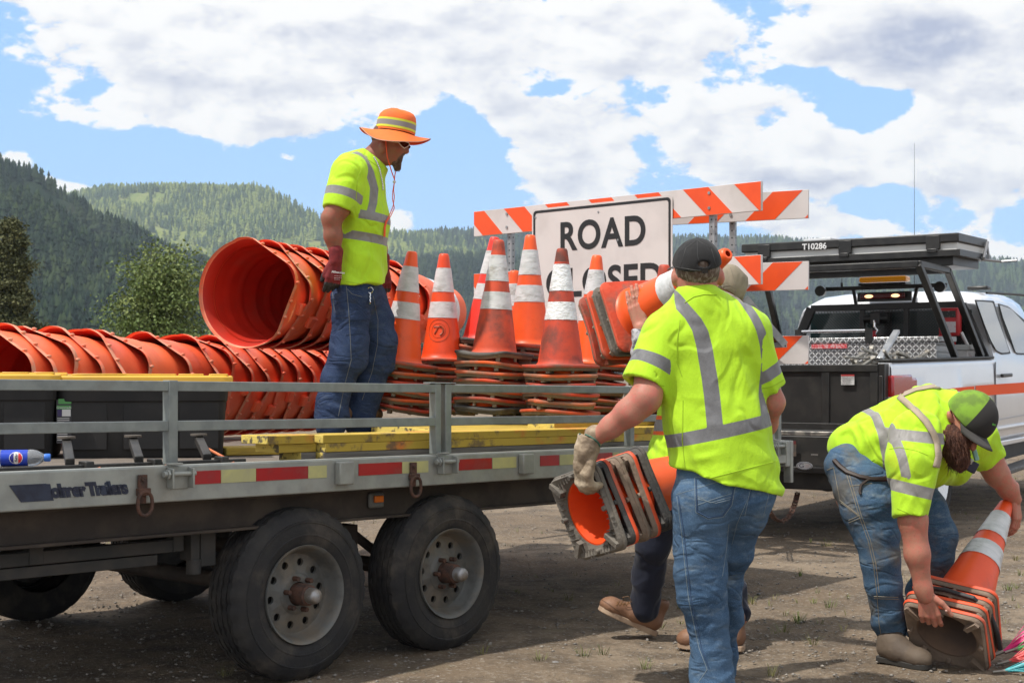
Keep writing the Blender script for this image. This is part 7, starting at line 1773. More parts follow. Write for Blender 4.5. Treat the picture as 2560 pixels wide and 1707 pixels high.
    hf2.cap(J(1476, 1088, .0), q(31), J(1466, 1128, .0), q(27), k=.02, cut=[(J(1476, 1094), Vector((-.05, 0, 1)) + Vector((.45, 0, .1)))]); hf2.cap(J(1466, 1128), q(28), J(1460, 1165, .02), q(29), k=.02)
    hf2.cap(J(1490, 1075), q(24), J(1474, 1108), q(22), op='s', k=.003)
    for fl in (hf, hf2): fl.wrinkle(lambda P: ridges(P, 26, (.3, 0, 1), 2.2, .003, 9) + (fbm(P * 30, 2, 4) - .5) * .003)
    g = skin('glove', [hf, hf2], lea, root); T = bvh(g)
    seam('cuff_trim', T, [(1448, 1086), (1460, 1084), (1478, 1092), (1495, 1106), (1502, 1120)], .004, mk('glove_green_trim', (.03, .10, .07)), g, step=4)
    # boots under the hems
    bm_ = mk('work_boot_dark', (.07, .05, .035), (.11, .08, .055), 10, rough=.8)
    for (x, dz) in ((1790, .03), (1803, .42)):
        h_ = J(x, 0, dz - .04); h_.z = .002; boot('boot', h_, h_ + Vector((-.03, .28, 0)), Z_, .11, .13, root, bm_, mk('sole_dark', (.03, .028, .025)))
man_from_behind()
# the cones he carries, held sideways by their bases
def carried(n, c0, e1, e2, gap, plates, bodies, unders, labels, group, ribs=()):
    e1 = Vector(e1).normalized(); e2 = Vector(e2); e2 = (e2 - e1 * e2.dot(e1)).normalized(); ax = e1.cross(e2)
    if ax.dot(Vector(plates['axis'])) < 0: e2, e1 = e1, e2; ax = e1.cross(e2)
    for i in range(n):
        o = make_cone(labels[i], body=bodies[i], plate=plates['m'][i], under=unders[i], warp=plates.get('w', [0.0] * 9)[i], ribs=(i in ribs), seed=60 + i + int(c0[0] * 10))
        rng = random.Random(i + 3); p = Vector(c0) + ax * gap * i + e1 * rng.uniform(-.003, .003)
        M = Matrix(((e1.x, e2.x, ax.x, p.x), (e1.y, e2.y, ax.y, p.y), (e1.z, e2.z, ax.z, p.z), (0, 0, 0, 1))) @ Matrix.Rotation(rng.uniform(-.04, .04), 4, 'Z') @ Matrix.Rotation(rng.uniform(-.004, .004), 4, 'X')
        o.matrix_basis = M; o['group'] = group
    return ax
browB = mk('cone_base_dusty_brown', (.27, .20, .15), (.18, .135, .10), 7, rough=.9, bump=.5, bs=60, vary=.1)
edgeO = mk('cone_base_bright_edge', (.74, .085, .02), (.62, .08, .03), 6, rough=.6, dirt=((.24, .16, .12), .7), dsc=6)
greyR = mk('cone_base_grey_rubber', (.17, .15, .125), (.12, .108, .092), 7, rough=.85, bump=.5, bs=70)
carried(5, W(1478, 1279, 5.66), (.34, -.08, -.91), (.47, -.85, .25), .058, {'axis': (.79, .51, .25), 'm': [greyR, edgeO, browB, edgeO, baseK], 'w': [.003, .003, .005, .003, .003]}, [coneO] * 5, [greyR, baseK, browB, browB, baseK],
        ['cone with a ribbed grey base held sideways, nearest the glove', 'cone second in the stack held sideways by the man in the black cap', 'cone with a gritty brown base, third in the sideways stack', 'cone with a bright orange edged base, fourth in the sideways stack', 'last cone of the sideways stack, its orange body behind the jeans'], 'traffic cones carried by the man in the black cap', ribs=(0,))
# ---------------------------------------------------------------- the man half hidden behind him, with cones on his shoulder
def man_hidden():
    Z = 6.85; q = lambda r_: r_ * Z / F; J = lambda x, y, dz=0.: W(x, y, Z + dz)
    sk = skin_mat('skin_fair', (.46, .22, .15), (.40, .18, .12), (.50, .17, .12)); Zh = -.27
    f = Fld(*bx([J(1560, 640), J(1890, 1640), J(1700, 1000, -.45), J(1700, 1000, .35)], .06), .0085)
    f.ell(J(1800, 722), (.105, .078, .115), k=0); f.ell(J(1782, 745), (.07, .06, .08), k=.03); f.cap(J(1762, 735), .012, J(1756, 748), .011, k=.01)
    f.cap(J(1800, 760), q(28), J(1780, 820), q(32), k=.03)
    f.cap(J(1755, 860), q(48), J(1720, 1010), q(50), k=.05, ax=Y_, sc=1.4); f.cap(J(1720, 1010), q(52), J(1700, 1150), q(52), k=.05, ax=Y_, sc=1.3)
    A = [(1735, 850, -.20, 32), (1690, 940, -.27, 27), (1625, 945, -.29, 24), (1607, 880, -.28, 20), (1602, 822, -.27, 15)]
    for i in range(4): f.cap(J(*A[i][:3]), q(A[i][3]), J(*A[i + 1][:3]), q(A[i + 1][3]), k=.025)
    B = [(1790, 855, .20, 32), (1800, 900, .18, 27), (1790, 860, .02, 24), (1760, 800, -.05, 20)]
    for i in range(3): f.cap(J(*B[i][:3]), q(B[i][3]), J(*B[i + 1][:3]), q(B[i + 1][3]), k=.025)
    for L in ([(1685, 1190, -.08, 48), (1642, 1340, -.06, 30), (1614, 1510, .05, 22)], [(1725, 1190, .08, 44), (1785, 1350, .0, 28), (1846, 1540, -.22, 24)]):
        for i in range(2): f.cap(J(*L[i][:3]), q(L[i][3]), J(*L[i + 1][:3]), q(L[i + 1][3]), k=.03)
    d = (J(1594, 782, Zh - .02) - J(1603, 822, Zh)).normalized()
    hf = hand(J(1602, 818, Zh - .0), Vector((-.16, .10, 1)), Vector((-.15, -1, .1)), 1, 1.04, [(-.07, .08, .92), (-.01, .08, 1.0), (.01, .08, 1.02), (.07, .10, .85)], (.45, 1.0), glove=.0012, h=.003)
    V1, Q1 = join_fields([f], 1); V2, Q2 = join_fields([hf], 1)
    root = link_mesh('person', np.concatenate([V1, V2]), np.concatenate([Q1, Q2 + len(V1)]), sk, ang=0); tag(root, 'man in tan bucket hat half hidden, hand raised to cones on his shoulder', 'person')
    Th = bvh(root); nm = mk('finger_nail', (.55, .33, .27), rough=.3); b = MB()
    for (x, y) in ((1568.5, 757), (1584, 744), (1593, 742.5), (1608, 750)):
        p = on_skin(Th, x, y, .0); 
        if p: b.ell(p, (.0048, .002, .0065), nu=10, nv=6)
    b.build('finger_nails', nm, root)
    f = Fld(*bx([J(1570, 1120), J(1880, 1590), J(1700, 1000, -.4), J(1700, 1000, .3)], .05), .0075)
    f.cap(J(1700, 1140), q(56), J(1702, 1200), q(56), k=.03, ax=Y_, sc=1.3)
    for L in ([(1682, 1200, -.08, 54), (1655, 1290, -.07, 48), (1634, 1360, -.05, 42), (1620, 1440, .02, 37), (1612, 1500, .05, 36), (1610, 1522, .05, 33)], [(1722, 1200, .06, 54), (1775, 1310, .0, 44), (1800, 1390, -.05, 38), (1832, 1480, -.15, 32), (1846, 1535, -.22, 28)]):
        for i in range(len(L) - 1): f.cap(J(*L[i][:3]), q(L[i][3]), J(*L[i + 1][:3]), q(L[i + 1][3]), k=.03)
    f.wrinkle(lambda P: ridges(P, 11, (.2, 0, 1), 3, .009, 33) * np.clip((.75 - P[:, 2]) * 2, .3, 1))
    skin('trousers', f, cloth('navy_trousers', (.014, .017, .032), None, rough=.85), root)
    f = Fld(*bx([J(1570, 760), J(1850, 1190), J(1700, 1000, -.45), J(1700, 1000, .35)], .06), .0075)
    f.cap(J(1758, 850), q(58), J(1722, 1010), q(62), k=.05, ax=Y_, sc=1.4); f.cap(J(1720, 1010), q(64), J(1690, 1150), q(72), k=.05, ax=Y_, sc=1.28, cut=[(J(1690, 1156), Vector((.1, 0, -1)))])
    f.cap(J(1750, 845, -.16), q(46), J(1788, 850, .16), q(46), k=.05)
    f.cap(J(1735, 852, -.2), q(42), J(1690, 935, -.27), q(36), k=.04); f.cap(J(1790, 855, .2), q(42), J(1800, 905, .18), q(36), k=.04)
    f.wrinkle(lambda P: ridges(P, 8, (.6, .2, .6), 2.6, .008, 37))
    tt = lambda P: np.where(seg_dist(P, J(1740, 860, -.2), J(1690, 935, -.27)) < q(46), -.01, slab(P, J(1640, 1062), Vector((-.08, 0, 1)), .045))
    t2 = lambda P: np.where(tt(P) > 0, .018 - tt(P), -.01)
    skin('shirt', f, cloth('lime_vest', LIME, TAPE, (.80, .13, .02)), root, {'band': tt, 'band2': t2})
    camo = cloth('grey_print_sleeve', (.50, .50, .52), None, c2=(.06, .065, .07), sc=34)
    f = Fld(*bx([J(1575, 800), J(1720, 985), J(1600, 900, -.4), J(1600, 900, -.15)], .05), .0055); hc = J(1600, 824, Zh)
    f.cap(J(1601, 816, Zh), q(20), J(1608, 880, Zh - .01), q(26), k=.02, cut=[(hc, Z_)]); f.cap(J(1608, 880, Zh - .01), q(27), J(1626, 945, Zh - .02), q(30), k=.03); f.cap(J(1626, 945, Zh - .02), q(30), J(1700, 925, -.27), q(33), k=.03)
    f.cap(J(1601, 808, Zh), q(16), J(1602, 838, Zh), q(17), op='s', k=.002); f.wrinkle(lambda P: ridges(P, 16, (.1, 0, 1), 2.5, .006, 41)); skin('sleeve', f, camo, root)
    # bucket hat
    tan = cloth('hat_tan', (.30, .26, .19), None, rough=.85, c2=(.24, .205, .15)); tilt = Matrix.Rotation(R(22), 3, 'Y') @ Matrix.Rotation(R(-8), 3, 'X'); hc = J(1806, 736)
    def hp(r_, a, z): return hc + tilt @ Vector((r_ * math.cos(a) * 1.08, r_ * math.sin(a) * .95, z))
    n = 48; rc = .093; m = MB(); rows = [(rc, 0), (rc * 1.0, .05), (rc * .97, .095), (rc * .85, .125), (rc * .6, .138), (rc * .3, .143), (.002, .144)]
    V = [hp(r_ * (1 + .02 * math.sin(4 * a + z * 30)), a, z + .006 * math.sin(3 * a)) for r_, z in rows for a in [2 * math.pi * k / n for k in range(n)]]
    m.add(V, [(i * n + k, i * n + (k + 1) % n, (i + 1) * n + (k + 1) % n, (i + 1) * n + k) for i in range(len(rows) - 1) for k in range(n)])
    fs = (0, .3, .6, .85, 1.0); V = [hp(rc + .075 * f_, a, -.002 - .035 * f_ + .008 * f_ * math.sin(3 * a + 1)) for f_ in fs for a in [2 * math.pi * k / n for k in range(n)]]
    m.add(V, [(i * n + k, i * n + (k + 1) % n, (i + 1) * n + (k + 1) % n, (i + 1) * n + k) for i in range(len(fs) - 1) for k in range(n)])
    ht_ = m.build('hat', tan, root, ang=70); ht_.modifiers.new('t', 'SOLIDIFY').thickness = .003
    T = bvh(ht_); mm = MB()
    for pts in ([(1803, 716), (1822, 712), (1842, 722)], [(1790, 733), (1815, 740), (1842, 741)], [(1800, 664), (1808, 700), (1806, 735)], [(1826, 668), (1836, 700), (1840, 735)], [(1805, 723), (1825, 719), (1845, 730)]): seam('', T, pts, .0014, None, None, mb=mm)
    mm.build('hat_seam', mk('tan_seam', (.22, .19, .14)), ht_)
    p = on_skin(T, 1820, 745, .003)
    if p: b = MB(); b.path([p + Vector((.009 * math.cos(a), -.002, .009 * math.sin(a))) for a in np.linspace(0, 6.28, 12)[:-1]], .002, 5, closed=True); b.build('toggle', blk, ht_)
    bt = mk('moc_boot_tan', (.22, .112, .062), (.17, .085, .048), 8, rough=.6, bump=.2, bs=60); so = mk('boot_sole_tan', (.40, .29, .20), (.32, .22, .15), 20, rough=.8)
    zb = 6.95; heel = W(1637, 1589, zb); heel.z = .002; toe = W(1478, 1516, zb - .06)
    up = Vector((.38, 0, 1)).normalized(); b1, d1_, n1_, s1_ = boot('boot', heel, heel + (toe - heel).normalized() * .315, up, .112, .150, root, bt, so, seed=1)
    T = bvh(b1); m = MB()
    seam('', T, [(1490, 1510), (1500, 1496), (1520, 1508), (1545, 1526), (1560, 1545)], .002, None, None, mb=m); seam('', T, [(1525, 1520), (1540, 1545), (1575, 1560), (1628, 1568)], .0015, None, None, mb=m); m.build('moc_seam', mk('boot_seam', (.13, .065, .035)), b1)
    m = MB()
    for i in range(5):
        x = 1545 + i * 9; y = 1506 - i * 1; seam('', T, [(x - 4, y + 7), (x + 3, y - 4)], .0022, None, None, mb=m, step=3); seam('', T, [(x + 4, y + 8), (x - 2, y - 3)], .0022, None, None, mb=m, step=3)
    m.path([W(1560, 1500, 6.88), W(1556, 1492, 6.86), W(1572, 1490, 6.86), W(1578, 1503, 6.86), W(1566, 1512, 6.86), W(1558, 1508, 6.86)], .0022, 5); m.build('laces', mk('laces_brown', (.16, .08, .03)), b1)
    z2 = 6.57; h2 = W(1862, 0, z2); h2.z = .002; boot('boot', h2, h2 + Vector((-.30, .08, 0)), Z_, .112, .150, root, bt, so, seed=2)
    f = Fld(*bx([h2 + Vector((-.1, -.06, .12)), h2 + Vector((.05, .1, .30))], .03), .005); f.cap(h2 + Vector((-.055, .015, .15)), .052, h2 + Vector((-.06, .015, .26)), .050, k=0); skin('sock', f, mk('dark_sock', (.03, .028, .03)), root)
man_hidden()
axc = Vector((.52, -.77, .37)).normalized(); e1c = Vector((.25, -.26, -.93)); e1c = (e1c - axc * e1c.dot(axc)).normalized(); e2c = axc.cross(e1c)
carried(4, W(1597, 786, 6.75) - axc * .174, e1c, e2c, .058, {'axis': tuple(axc), 'm': [baseO, edgeO, greyR, mk('cone_base_scuffed_orange', (.60, .075, .03), (.27, .12, .085), 6, (.42, .62), .75, bump=.3)], 'w': [.012, .006, .010, .003]}, [coneO] * 4, [browB] * 4,
        ['rearmost cone of the stack on the shoulder of the man in the tan hat', 'cone with a bright orange rim, second from the back of the shoulder stack', 'cone with a bent grey base, third from the back of the shoulder stack', 'front cone of the shoulder stack with the bare hand on its body'], 'traffic cones carried on the hidden man\'s shoulder')

# ---------------------------------------------------------------- the bearded man bending over
def man_bending():
    Z = 6.35; q = lambda r_: r_ * Z / F; J = lambda x, y, dz=0.: W(x, y, Z + dz)
    sk = skin_mat('skin_ruddy', (.44, .20, .135), (.37, .155, .105), (.50, .15, .11))
    pants = denim('denim_worn', (.036, .075, .135), (.062, .112, .18), (.22, .27, .30), (.16, .13, .085), .50); shirt = cloth('lime_shirt_c', LIME, (.27, .26, .25), grime=((.50, .42, .03), .35, 3.5, .5))
    f = Fld(*bx([J(2060, 950), J(2570, 1660), J(2300, 1200, -.45), J(2300, 1200, .55)], .05), .0085)
    # head: chin tucked, crown towards us and to the right
    vtx = Vector((.55, -.40, .70)).normalized(); fwd = Vector((.28, -.60, -.75)); fwd = (fwd - vtx * fwd.dot(vtx)).normalized(); sd_ = vtx.cross(fwd); HM = basis((0, 0, 0), fwd, sd_)
    hc = J(2424, 1044, -.12)
    f.ell(hc, (.104, .080, .108), HM, k=0); f.ell(hc - vtx * .075 + fwd * .035, (.070, .066, .080), HM, k=.035); f.cap(hc - vtx * .05 + fwd * .105, .011, hc - vtx * .075 + fwd * .118, .014, k=.012)
    ear = J(2374, 1042, -.16); f.ell(ear, (.012, .020, .032), basis((0, 0, 0), (.9, -.3, .2), (.1, .9, .3)), k=.008)
    f.cap(J(2392, 1036, -.06), q(40), J(2335, 1045, .05), q(50), k=.05)
    f.cap(J(2145, 1145, .18), q(52), J(2215, 1122, .12), q(78), k=.05, ax=Y_, sc=1.15); f.cap(J(2215, 1122, .12), q(84), J(2340, 1080, .06), q(84), k=.05, ax=Y_, sc=1.15)
    AN = [(2295, 1085, -.22, 50), (2282, 1200, -.30, 37), (2282, 1300, -.33, 32), (2293, 1385, -.34, 28), (2308, 1470, -.34, 19), (2313, 1490, -.34, 19)]
    AF = [(2445, 1100, .20, 40), (2470, 1145, .22, 35), (2492, 1185, .22, 30), (2520, 1222, .25, 24), (2537, 1248, .27, 18)]
    for A in (AN, AF):
        for i in range(len(A) - 1): f.cap(J(*A[i][:3]), q(A[i][3]), J(*A[i + 1][:3]), q(A[i + 1][3]), k=.03)
    for L in ([(2145, 1240, .05, 56), (2205, 1400, -.06, 38), (2228, 1590, -.02, 22)], [(2250, 1240, .35, 56), (2330, 1390, .25, 38), (2290, 1560, .40, 24)]):
        for i in range(2): f.cap(J(*L[i][:3]), q(L[i][3]), J(*L[i + 1][:3]), q(L[i + 1][3]), k=.03)
    hn = hand(J(2313, 1482, -.34), Vector((.22, .05, -1)), Vector((-.35, -1, .1)), -1, 1.06, [(-.04, .55, .95), (0, .66, 1.0), (.04, .78, .95), (.08, .9, .85)], (.85, -.1), h=.0032)
    hff = hand(J(2536, 1244, .27), Vector((.15, .05, -1)), Vector((.75, -.6, .2)), -1, 1.04, [(-.05, .35, 1.0), (0, .4, 1.0), (.05, .45, .95), (.10, .5, .9)], (.6, .7), h=.0036)
    V1, Q1 = join_fields([f], 1); V2, Q2 = join_fields([hn, hff], 1)
    root = link_mesh('person', np.concatenate([V1, V2]), np.concatenate([Q1, Q2 + len(V1)]), sk, ang=0); tag(root, 'bearded man in green and black cap bending over to lift a cone stack', 'person')
    b = MB(); Th = bvh(root); p = on_skin(Th, 2366, 1526, 0)
    if p: b.ell(p, (.006, .003, .005), nu=10, nv=6); b.build('thumb_nail', mk('finger_nail', (.55, .33, .27), rough=.3), root)
    # trousers
    f = Fld(*bx([J(2060, 1110), J(2400, 1630), J(2300, 1200, -.25), J(2300, 1200, .55)], .06), .0068)
    f.cap(J(2120, 1165, .05), q(58), J(2185, 1190, .02), q(60), k=.04); f.cap(J(2128, 1180, .20), q(60), J(2240, 1215, .30), q(62), k=.05)
    A = [(2152, 1215, .0, 68), (2174, 1270, -.04, 66), (2191, 1330, -.06, 53), (2200, 1400, -.07, 46), (2210, 1460, -.07, 40), (2218, 1510, -.05, 38), (2227, 1560, -.03, 37), (2230, 1588, -.02, 34)]
    B = [(2240, 1215, .30, 74), (2300, 1280, .27, 66), (2336, 1335, .25, 54), (2332, 1400, .25, 47), (2312, 1480, .32, 42), (2290, 1560, .40, 38)]
    for L in (A, B):
        for i in range(len(L) - 1): f.cap(J(*L[i][:3]), q(L[i][3]), J(*L[i + 1][:3]), q(L[i + 1][3]), k=.035)
    f.wrinkle(lambda P: ridges(P, 10, (-.35, 0, 1), 3, .010, 53) * (.45 + .8 * np.clip((.45 - P[:, 2]) * 4, 0, 1)) + (fbm(P * 5, 2, 55) - .5) * .012)
    tr = skin('trousers', f, pants, root); T = bvh(tr); th = mk('denim_thread_tan', (.24, .21, .16), rough=.8); m = MB()
    for pts in ([(2115, 1180), (2130, 1230), (2148, 1290), (2170, 1350), (2184, 1410), (2192, 1480), (2198, 1560), (2205, 1600)], [(2121, 1178), (2136, 1230), (2154, 1290), (2176, 1350), (2190, 1410), (2198, 1480)], [(2068, 1175), (2084, 1168), (2100, 1250), (2145, 1285)], [(2103, 1256), (2148, 1290)], [(2122, 1300), (2150, 1288)], [(2122, 1306), (2152, 1294)], [(2185, 1490), (2245, 1492)], [(2186, 1495), (2246, 1497)], [(2125, 1215), (2180, 1208)]): seam('', T, pts, .0016, None, None, mb=m)
    m.build('stitching', th, tr)
    b = MB(); b.path([p for p in (on_skin(T, x, y, .004) for x, y in ((2086, 1150), (2100, 1165), (2118, 1180), (2150, 1192), (2180, 1198), (2205, 1198), (2222, 1194))) if p], .011, 6)
    b.path([p for p in (on_skin(T, x, y, .006) for x, y in ((2190, 1196), (2168, 1200), (2153, 1212), (2150, 1228), (2152, 1236))) if p], .006, 6); bt_ = b.build('belt', mk('belt_dark_leather', (.035, .02, .016), rough=.5), tr)
    # shirt
    f = Fld(*bx([J(2060, 950), J(2510, 1320), J(2300, 1200, -.48), J(2300, 1200, .5)], .05), .0066)
    cutw = [(J(2106, 1160, .1), Vector((-.75, 0, -.62)))]
    f.cap(J(2130, 1120, .14), q(56), J(2212, 1118, .10), q(95), k=.05, ax=Y_, sc=1.2, cut=[(J(2160, 1215), Vector((-.45, 0, -1)))]); f.cap(J(2212, 1116, .10), q(94), J(2318, 1070, .05), q(95), k=.06, ax=Y_, sc=1.2)
    f.cap(J(2318, 1072, .05), q(92), J(2340, 1068, .06), q(82), k=.05, ax=Y_, sc=1.2); f.cap(J(2325, 1020, .03), q(52), J(2352, 1022, .02), q(48), k=.04, cut=[(J(2382, 1010), Vector((1, 0, -.25)))])
    f.cap(J(2355, 1110, .12), q(60), J(2378, 1165, .14), q(48), k=.05); f.cap(J(2330, 1160, .08), q(58), J(2398, 1155, .16), q(34), k=.04)
    hN = J(2279, 1291, -.335); aN = hN - J(2290, 1150, -.27); f.cap(J(2292, 1090, -.22), q(60), J(2281, 1160, -.28), q(58), k=.05); f.cap(J(2281, 1160, -.28), q(58), J(2278, 1305, -.34), q(37), k=.04, cut=[(hN, aN)])
    f.cap(J(2279, 1272, -.33), q(32), J(2280, 1320, -.34), q(35), op='s', k=.003)
    hF = J(2476, 1148, .22); aF = hF - J(2445, 1098, .20); f.cap(J(2380, 1100, .18), q(56), J(2438, 1098, .20), q(48), k=.05); f.cap(J(2442, 1096, .20), q(47), J(2482, 1162, .23), q(41), k=.04, cut=[(hF, aF)])
    f.cap(J(2470, 1135, .215), q(34), J(2486, 1170, .235), q(37), op='s', k=.003)
    def ws(P): return ridges(P, 8, (.75, .2, -.45), 2.8, .013, 63) + ridges(P, 15, (.9, .1, .3), 2.5, .006, 65) + (fbm(P * 4, 2, 66) - .5) * .014
    f.wrinkle(ws)
    def band(P):
        na = seg_dist(P, J(2290, 1120, -.25), hN) < q(64); arm = np.where(na & (P[:, 2] < J(0, 1180).z), slab(P, J(2278, 1222, -.31), Vector((.24, 0, 1)), .0245), -.01)
        ring = slab(P, J(2192, 1085), Vector((1, 0, .15)), .0175); st = slab(P, J(2250, 1084), Vector((.10, 0, 1)), .0235); st = np.minimum(st, np.minimum((P[:, 0] - J(2192, 0).x), J(2330, 0).x - P[:, 0])); st = np.where(P[:, 1] < Z + .05, st, -.01)
        ring = np.where(na, -.01, ring); return np.maximum(np.maximum(arm, ring), st)
    sh = skin('shirt', f, shirt, root, {'band': band}); T = bvh(sh)
    # suspenders
    sus = mk('suspender_tan', (.36, .29, .215), rough=.7, bump=.3, bs=200)
    def ribbon(pts, w_, nm):
        P = []
        for a, b_ in zip(pts[:-1], pts[1:]):
            for k in range(6): t = k / 6; P.append((a[0] + (b_[0] - a[0]) * t, a[1] + (b_[1] - a[1]) * t))
        P.append(pts[-1]); V = []; 
        for i, (x, y) in enumerate(P):
            x0, y0 = P[max(0, i - 1)]; x1, y1 = P[min(len(P) - 1, i + 1)]; L = math.hypot(x1 - x0, y1 - y0) or 1; nx, ny = -(y1 - y0) / L, (x1 - x0) / L
            for s in (-1, 0, 1): p = on_skin(T, x + nx * s * w_ / 2, y + ny * s * w_ / 2, .004); V.append(p if p else (V[-1] if V else J(x, y)))
        b = MB(); b.add(V, [(3 * i + j, 3 * i + j + 1, 3 * i + 4 + j, 3 * i + 3 + j) for i in range(len(P) - 1) for j in (0, 1)]); o = b.build(nm, sus, sh, ang=80); o.modifiers.new('t', 'SOLIDIFY').thickness = .003
    ribbon([(2248, 992), (2268, 1008), (2293, 1032), (2315, 1056), (2332, 1084), (2341, 1110), (2344, 1140), (2338, 1168)], 15, 'suspender'); ribbon([(2252, 991), (2290, 975), (2330, 968), (2368, 969), (2394, 972)], 9, 'suspender')
    m = MB(); sm_ = mk('lime_seam', (.32, .50, .015), rough=.8)
    for pts in ([(2120, 1178), (2150, 1166), (2186, 1149)], [(2224, 1122), (2250, 1118), (2290, 1126), (2320, 1138)], [(2243, 1270), (2275, 1284), (2314, 1298)]): seam('', T, pts, .0016, None, None, mb=m)
    m.build('seam', sm_, sh)
    # pocket things in the chest
    b = MB(); p = J(2428, 1165, -.06); b.box(p, (.05, .03, .05), Matrix.Rotation(.5, 3, 'Y')); b.box(p + Vector((-.02, -.01, .03)), (.05, .02, .025), Matrix.Rotation(.5, 3, 'Y'), 1); b.box(p + Vector((.015, -.01, .05)), (.02, .02, .05), Matrix.Rotation(-.3, 3, 'Y'), 2)
    b.build('chest_pocket_items', [mk('pocket_navy', (.02, .02, .05)), mk('pocket_white', (.5, .5, .45), (.05, .05, .05), 60, (.5, .55)), mk('pocket_teal', (.25, .5, .45))], sh, bevel=.004)
    # cap: mesh back, dark front, bill
    cm = bpy.data.materials.new('cap_green_and_black'); cm.use_nodes = True; t = NT(cm.node_tree); pb = t.n['Principled BSDF']; at = t.new('ShaderNodeAttribute'); at.attribute_name = 'band'; co = t.new('ShaderNodeTexCoord').outputs['Object']
    wv = t.new('ShaderNodeTexWave'); t.l.new(co, wv.inputs[0]); wv.inputs['Scale'].default_value = 90; wv.bands_direction = 'Z'
    g = t.mix(t.ss(t.noise(co, 14, 4), .38, .60), (.20, .36, .03), (.12, .20, .03)); g = t.mix(t.math('MULTIPLY', wv.outputs[0], .35), g, (.08, .15, .02))
    t.l.new(t.mix(t.ss(at.outputs['Fac'], -.0006, .0006), g, (.022, .020, .020)), pb.inputs['Base Color']); pb.inputs['Roughness'].default_value = .9
    cc = hc + vtx * .012; f = Fld(*bx([cc, cc], .15), .0045)
    f.ell(cc, (.121, .100, .112), HM, k=0, cut=[(cc - vtx * .030 + fwd * 0, -vtx)]); f.ell(cc, (.116, .095, .107), HM, op='s', k=.002) if False else None; f.wrinkle(lambda P: (fbm(P * 10, 2, 3) - .5) * .005)
    btn = npv(cc + vtx * .108)
    cf = lambda P: ((P - npv(cc)) @ npv(fwd)) - .75 * np.abs((P - npv(cc)) @ npv(sd_)) - .004
    cp = skin('cap', f, cm, root, {'band': cf})
    b = MB(); b.ell(cc + vtx * .107, (.009, .009, .005)); b.build('cap_button', ck2 if False else mk('cap_dark', (.022, .020, .020), rough=.9), cp)
    b = MB(); n = 16; V = []
    for i in range(n + 1):
        a = -math.pi / 2 * .82 + math.pi * .82 * i / n
        for fr_ in (0, .35, .7, 1):
            r0 = Vector((math.cos(a) * .112, math.sin(a) * .090)); ext = .075 * fr_ * (math.cos(a) ** .6 if math.cos(a) > 0 else 0)
            V.append(cc - vtx * (.020 + .012 * fr_ + .020 * abs(math.sin(a)) ** 2 * (.5 + fr_)) + fwd * (r0.x + ext) + sd_ * r0.y * (1 - .06 * fr_))
    b.add(V, [(i * 4 + j, (i + 1) * 4 + j, (i + 1) * 4 + j + 1, i * 4 + j + 1) for i in range(n) for j in range(3)]); bl = b.build('bill', mk('bill_grey', (.055, .052, .05), rough=.9), cp, ang=80); bl.modifiers.new('t', 'SOLIDIFY').thickness = .005
    text_mesh('emblem', '\u2248', basis(cc + vtx * .045 + fwd * .109, sd_ * -1, vtx), .05, mk('emblem_green', (.10, .40, .06)), cp, ext=.0015)
    # beard, cropped hair, glasses
    hm = mk('beard_dark_auburn', (.060, .022, .014), (.12, .048, .028), 50, (.4, .65), .85, bump=.8, bs=120)
    f = Fld(*bx([J(2335, 1060), J(2440, 1185), J(2390, 1100, -.24), J(2390, 1100, .06)], .03), .0052)
    f.ell(J(2374, 1090, -.14), (q(28), .05, q(34)), k=.0); f.ell(J(2386, 1112, -.12), (q(37), .07, q(40)), k=.03); f.ell(J(2396, 1140, -.10), (q(29), .05, q(32)), k=.03); f.ell(J(2406, 1096, -.15), (q(20), .04, q(18)), k=.03); f.cap(J(2398, 1156, -.09), q(17), J(2400, 1174, -.09), q(7), k=.02)
    f.wrinkle(lambda P: (fbm(P * np.array([95, 95, 26]), 3, 7) - .5) * .022 + (fbm(P * np.array([28, 28, 14]), 2, 8) - .5) * .018)
    bd = skin('beard', f, hm, root, it=0); rng = random.Random(5); b = MB(); Tb = bvh(bd)
    for k in range(420):
        x, y = rng.gauss(2386, 17), rng.uniform(1068, 1160); p = on_skin(Tb, x, y, -.004)
        if p is None: continue
        L = rng.uniform(.03, .065); e = p + Vector((rng.uniform(-.25, .45), rng.uniform(-.5, .0), -1)).normalized() * L; mid = p.lerp(e, .55) + Vector((rng.uniform(-.008, .008), -.006, 0)); b.path([p, mid, e], [.0016, .0013, .0003], 4)
    b.build('beard_strands', hm, bd)
    f = Fld(*bx([hc, hc], .14), .005); f.ell(hc, (.106, .083, .108), HM, k=0, cut=[(hc + fwd * .0, fwd), (hc - vtx * .075, -vtx)]); skin('hair', f, mk('cropped_hair_dark', (.13, .06, .045), (.2, .1, .075), 90, rough=.9), root)
    b = MB(); b.path([ear + Vector((0, -.01, .03)), J(2385, 1045, -.13), J(2396, 1072, -.15), J(2407, 1096, -.14)], .0028, 6); b.build('glasses', mk('glasses_dark', (.03, .01, .01)), root)
    bm_ = mk('slip_boot_brown', (.115, .085, .060), (.085, .062, .045), 9, rough=.75, bump=.2); zb = 6.29
    h_ = W(2212, 0, zb + .05); h_.z = .002; t_ = W(2282, 0, zb - .03); t_.z = .002
    boot('boot', h_ - X_ * .02, h_ - X_ * .02 + Vector((.155, -.215, 0)), Z_, .100, .105, root, bm_, mk('sole_dark', (.03, .028, .025)), seed=4)
    h2 = W(2292, 0, 6.80); h2.z = .002; boot('boot', h2, h2 + Vector((.18, -.22, 0)), Z_, .11, .13, root, bm_, mk('sole_dark', (.03, .028, .025)), seed=5)
man_bending()
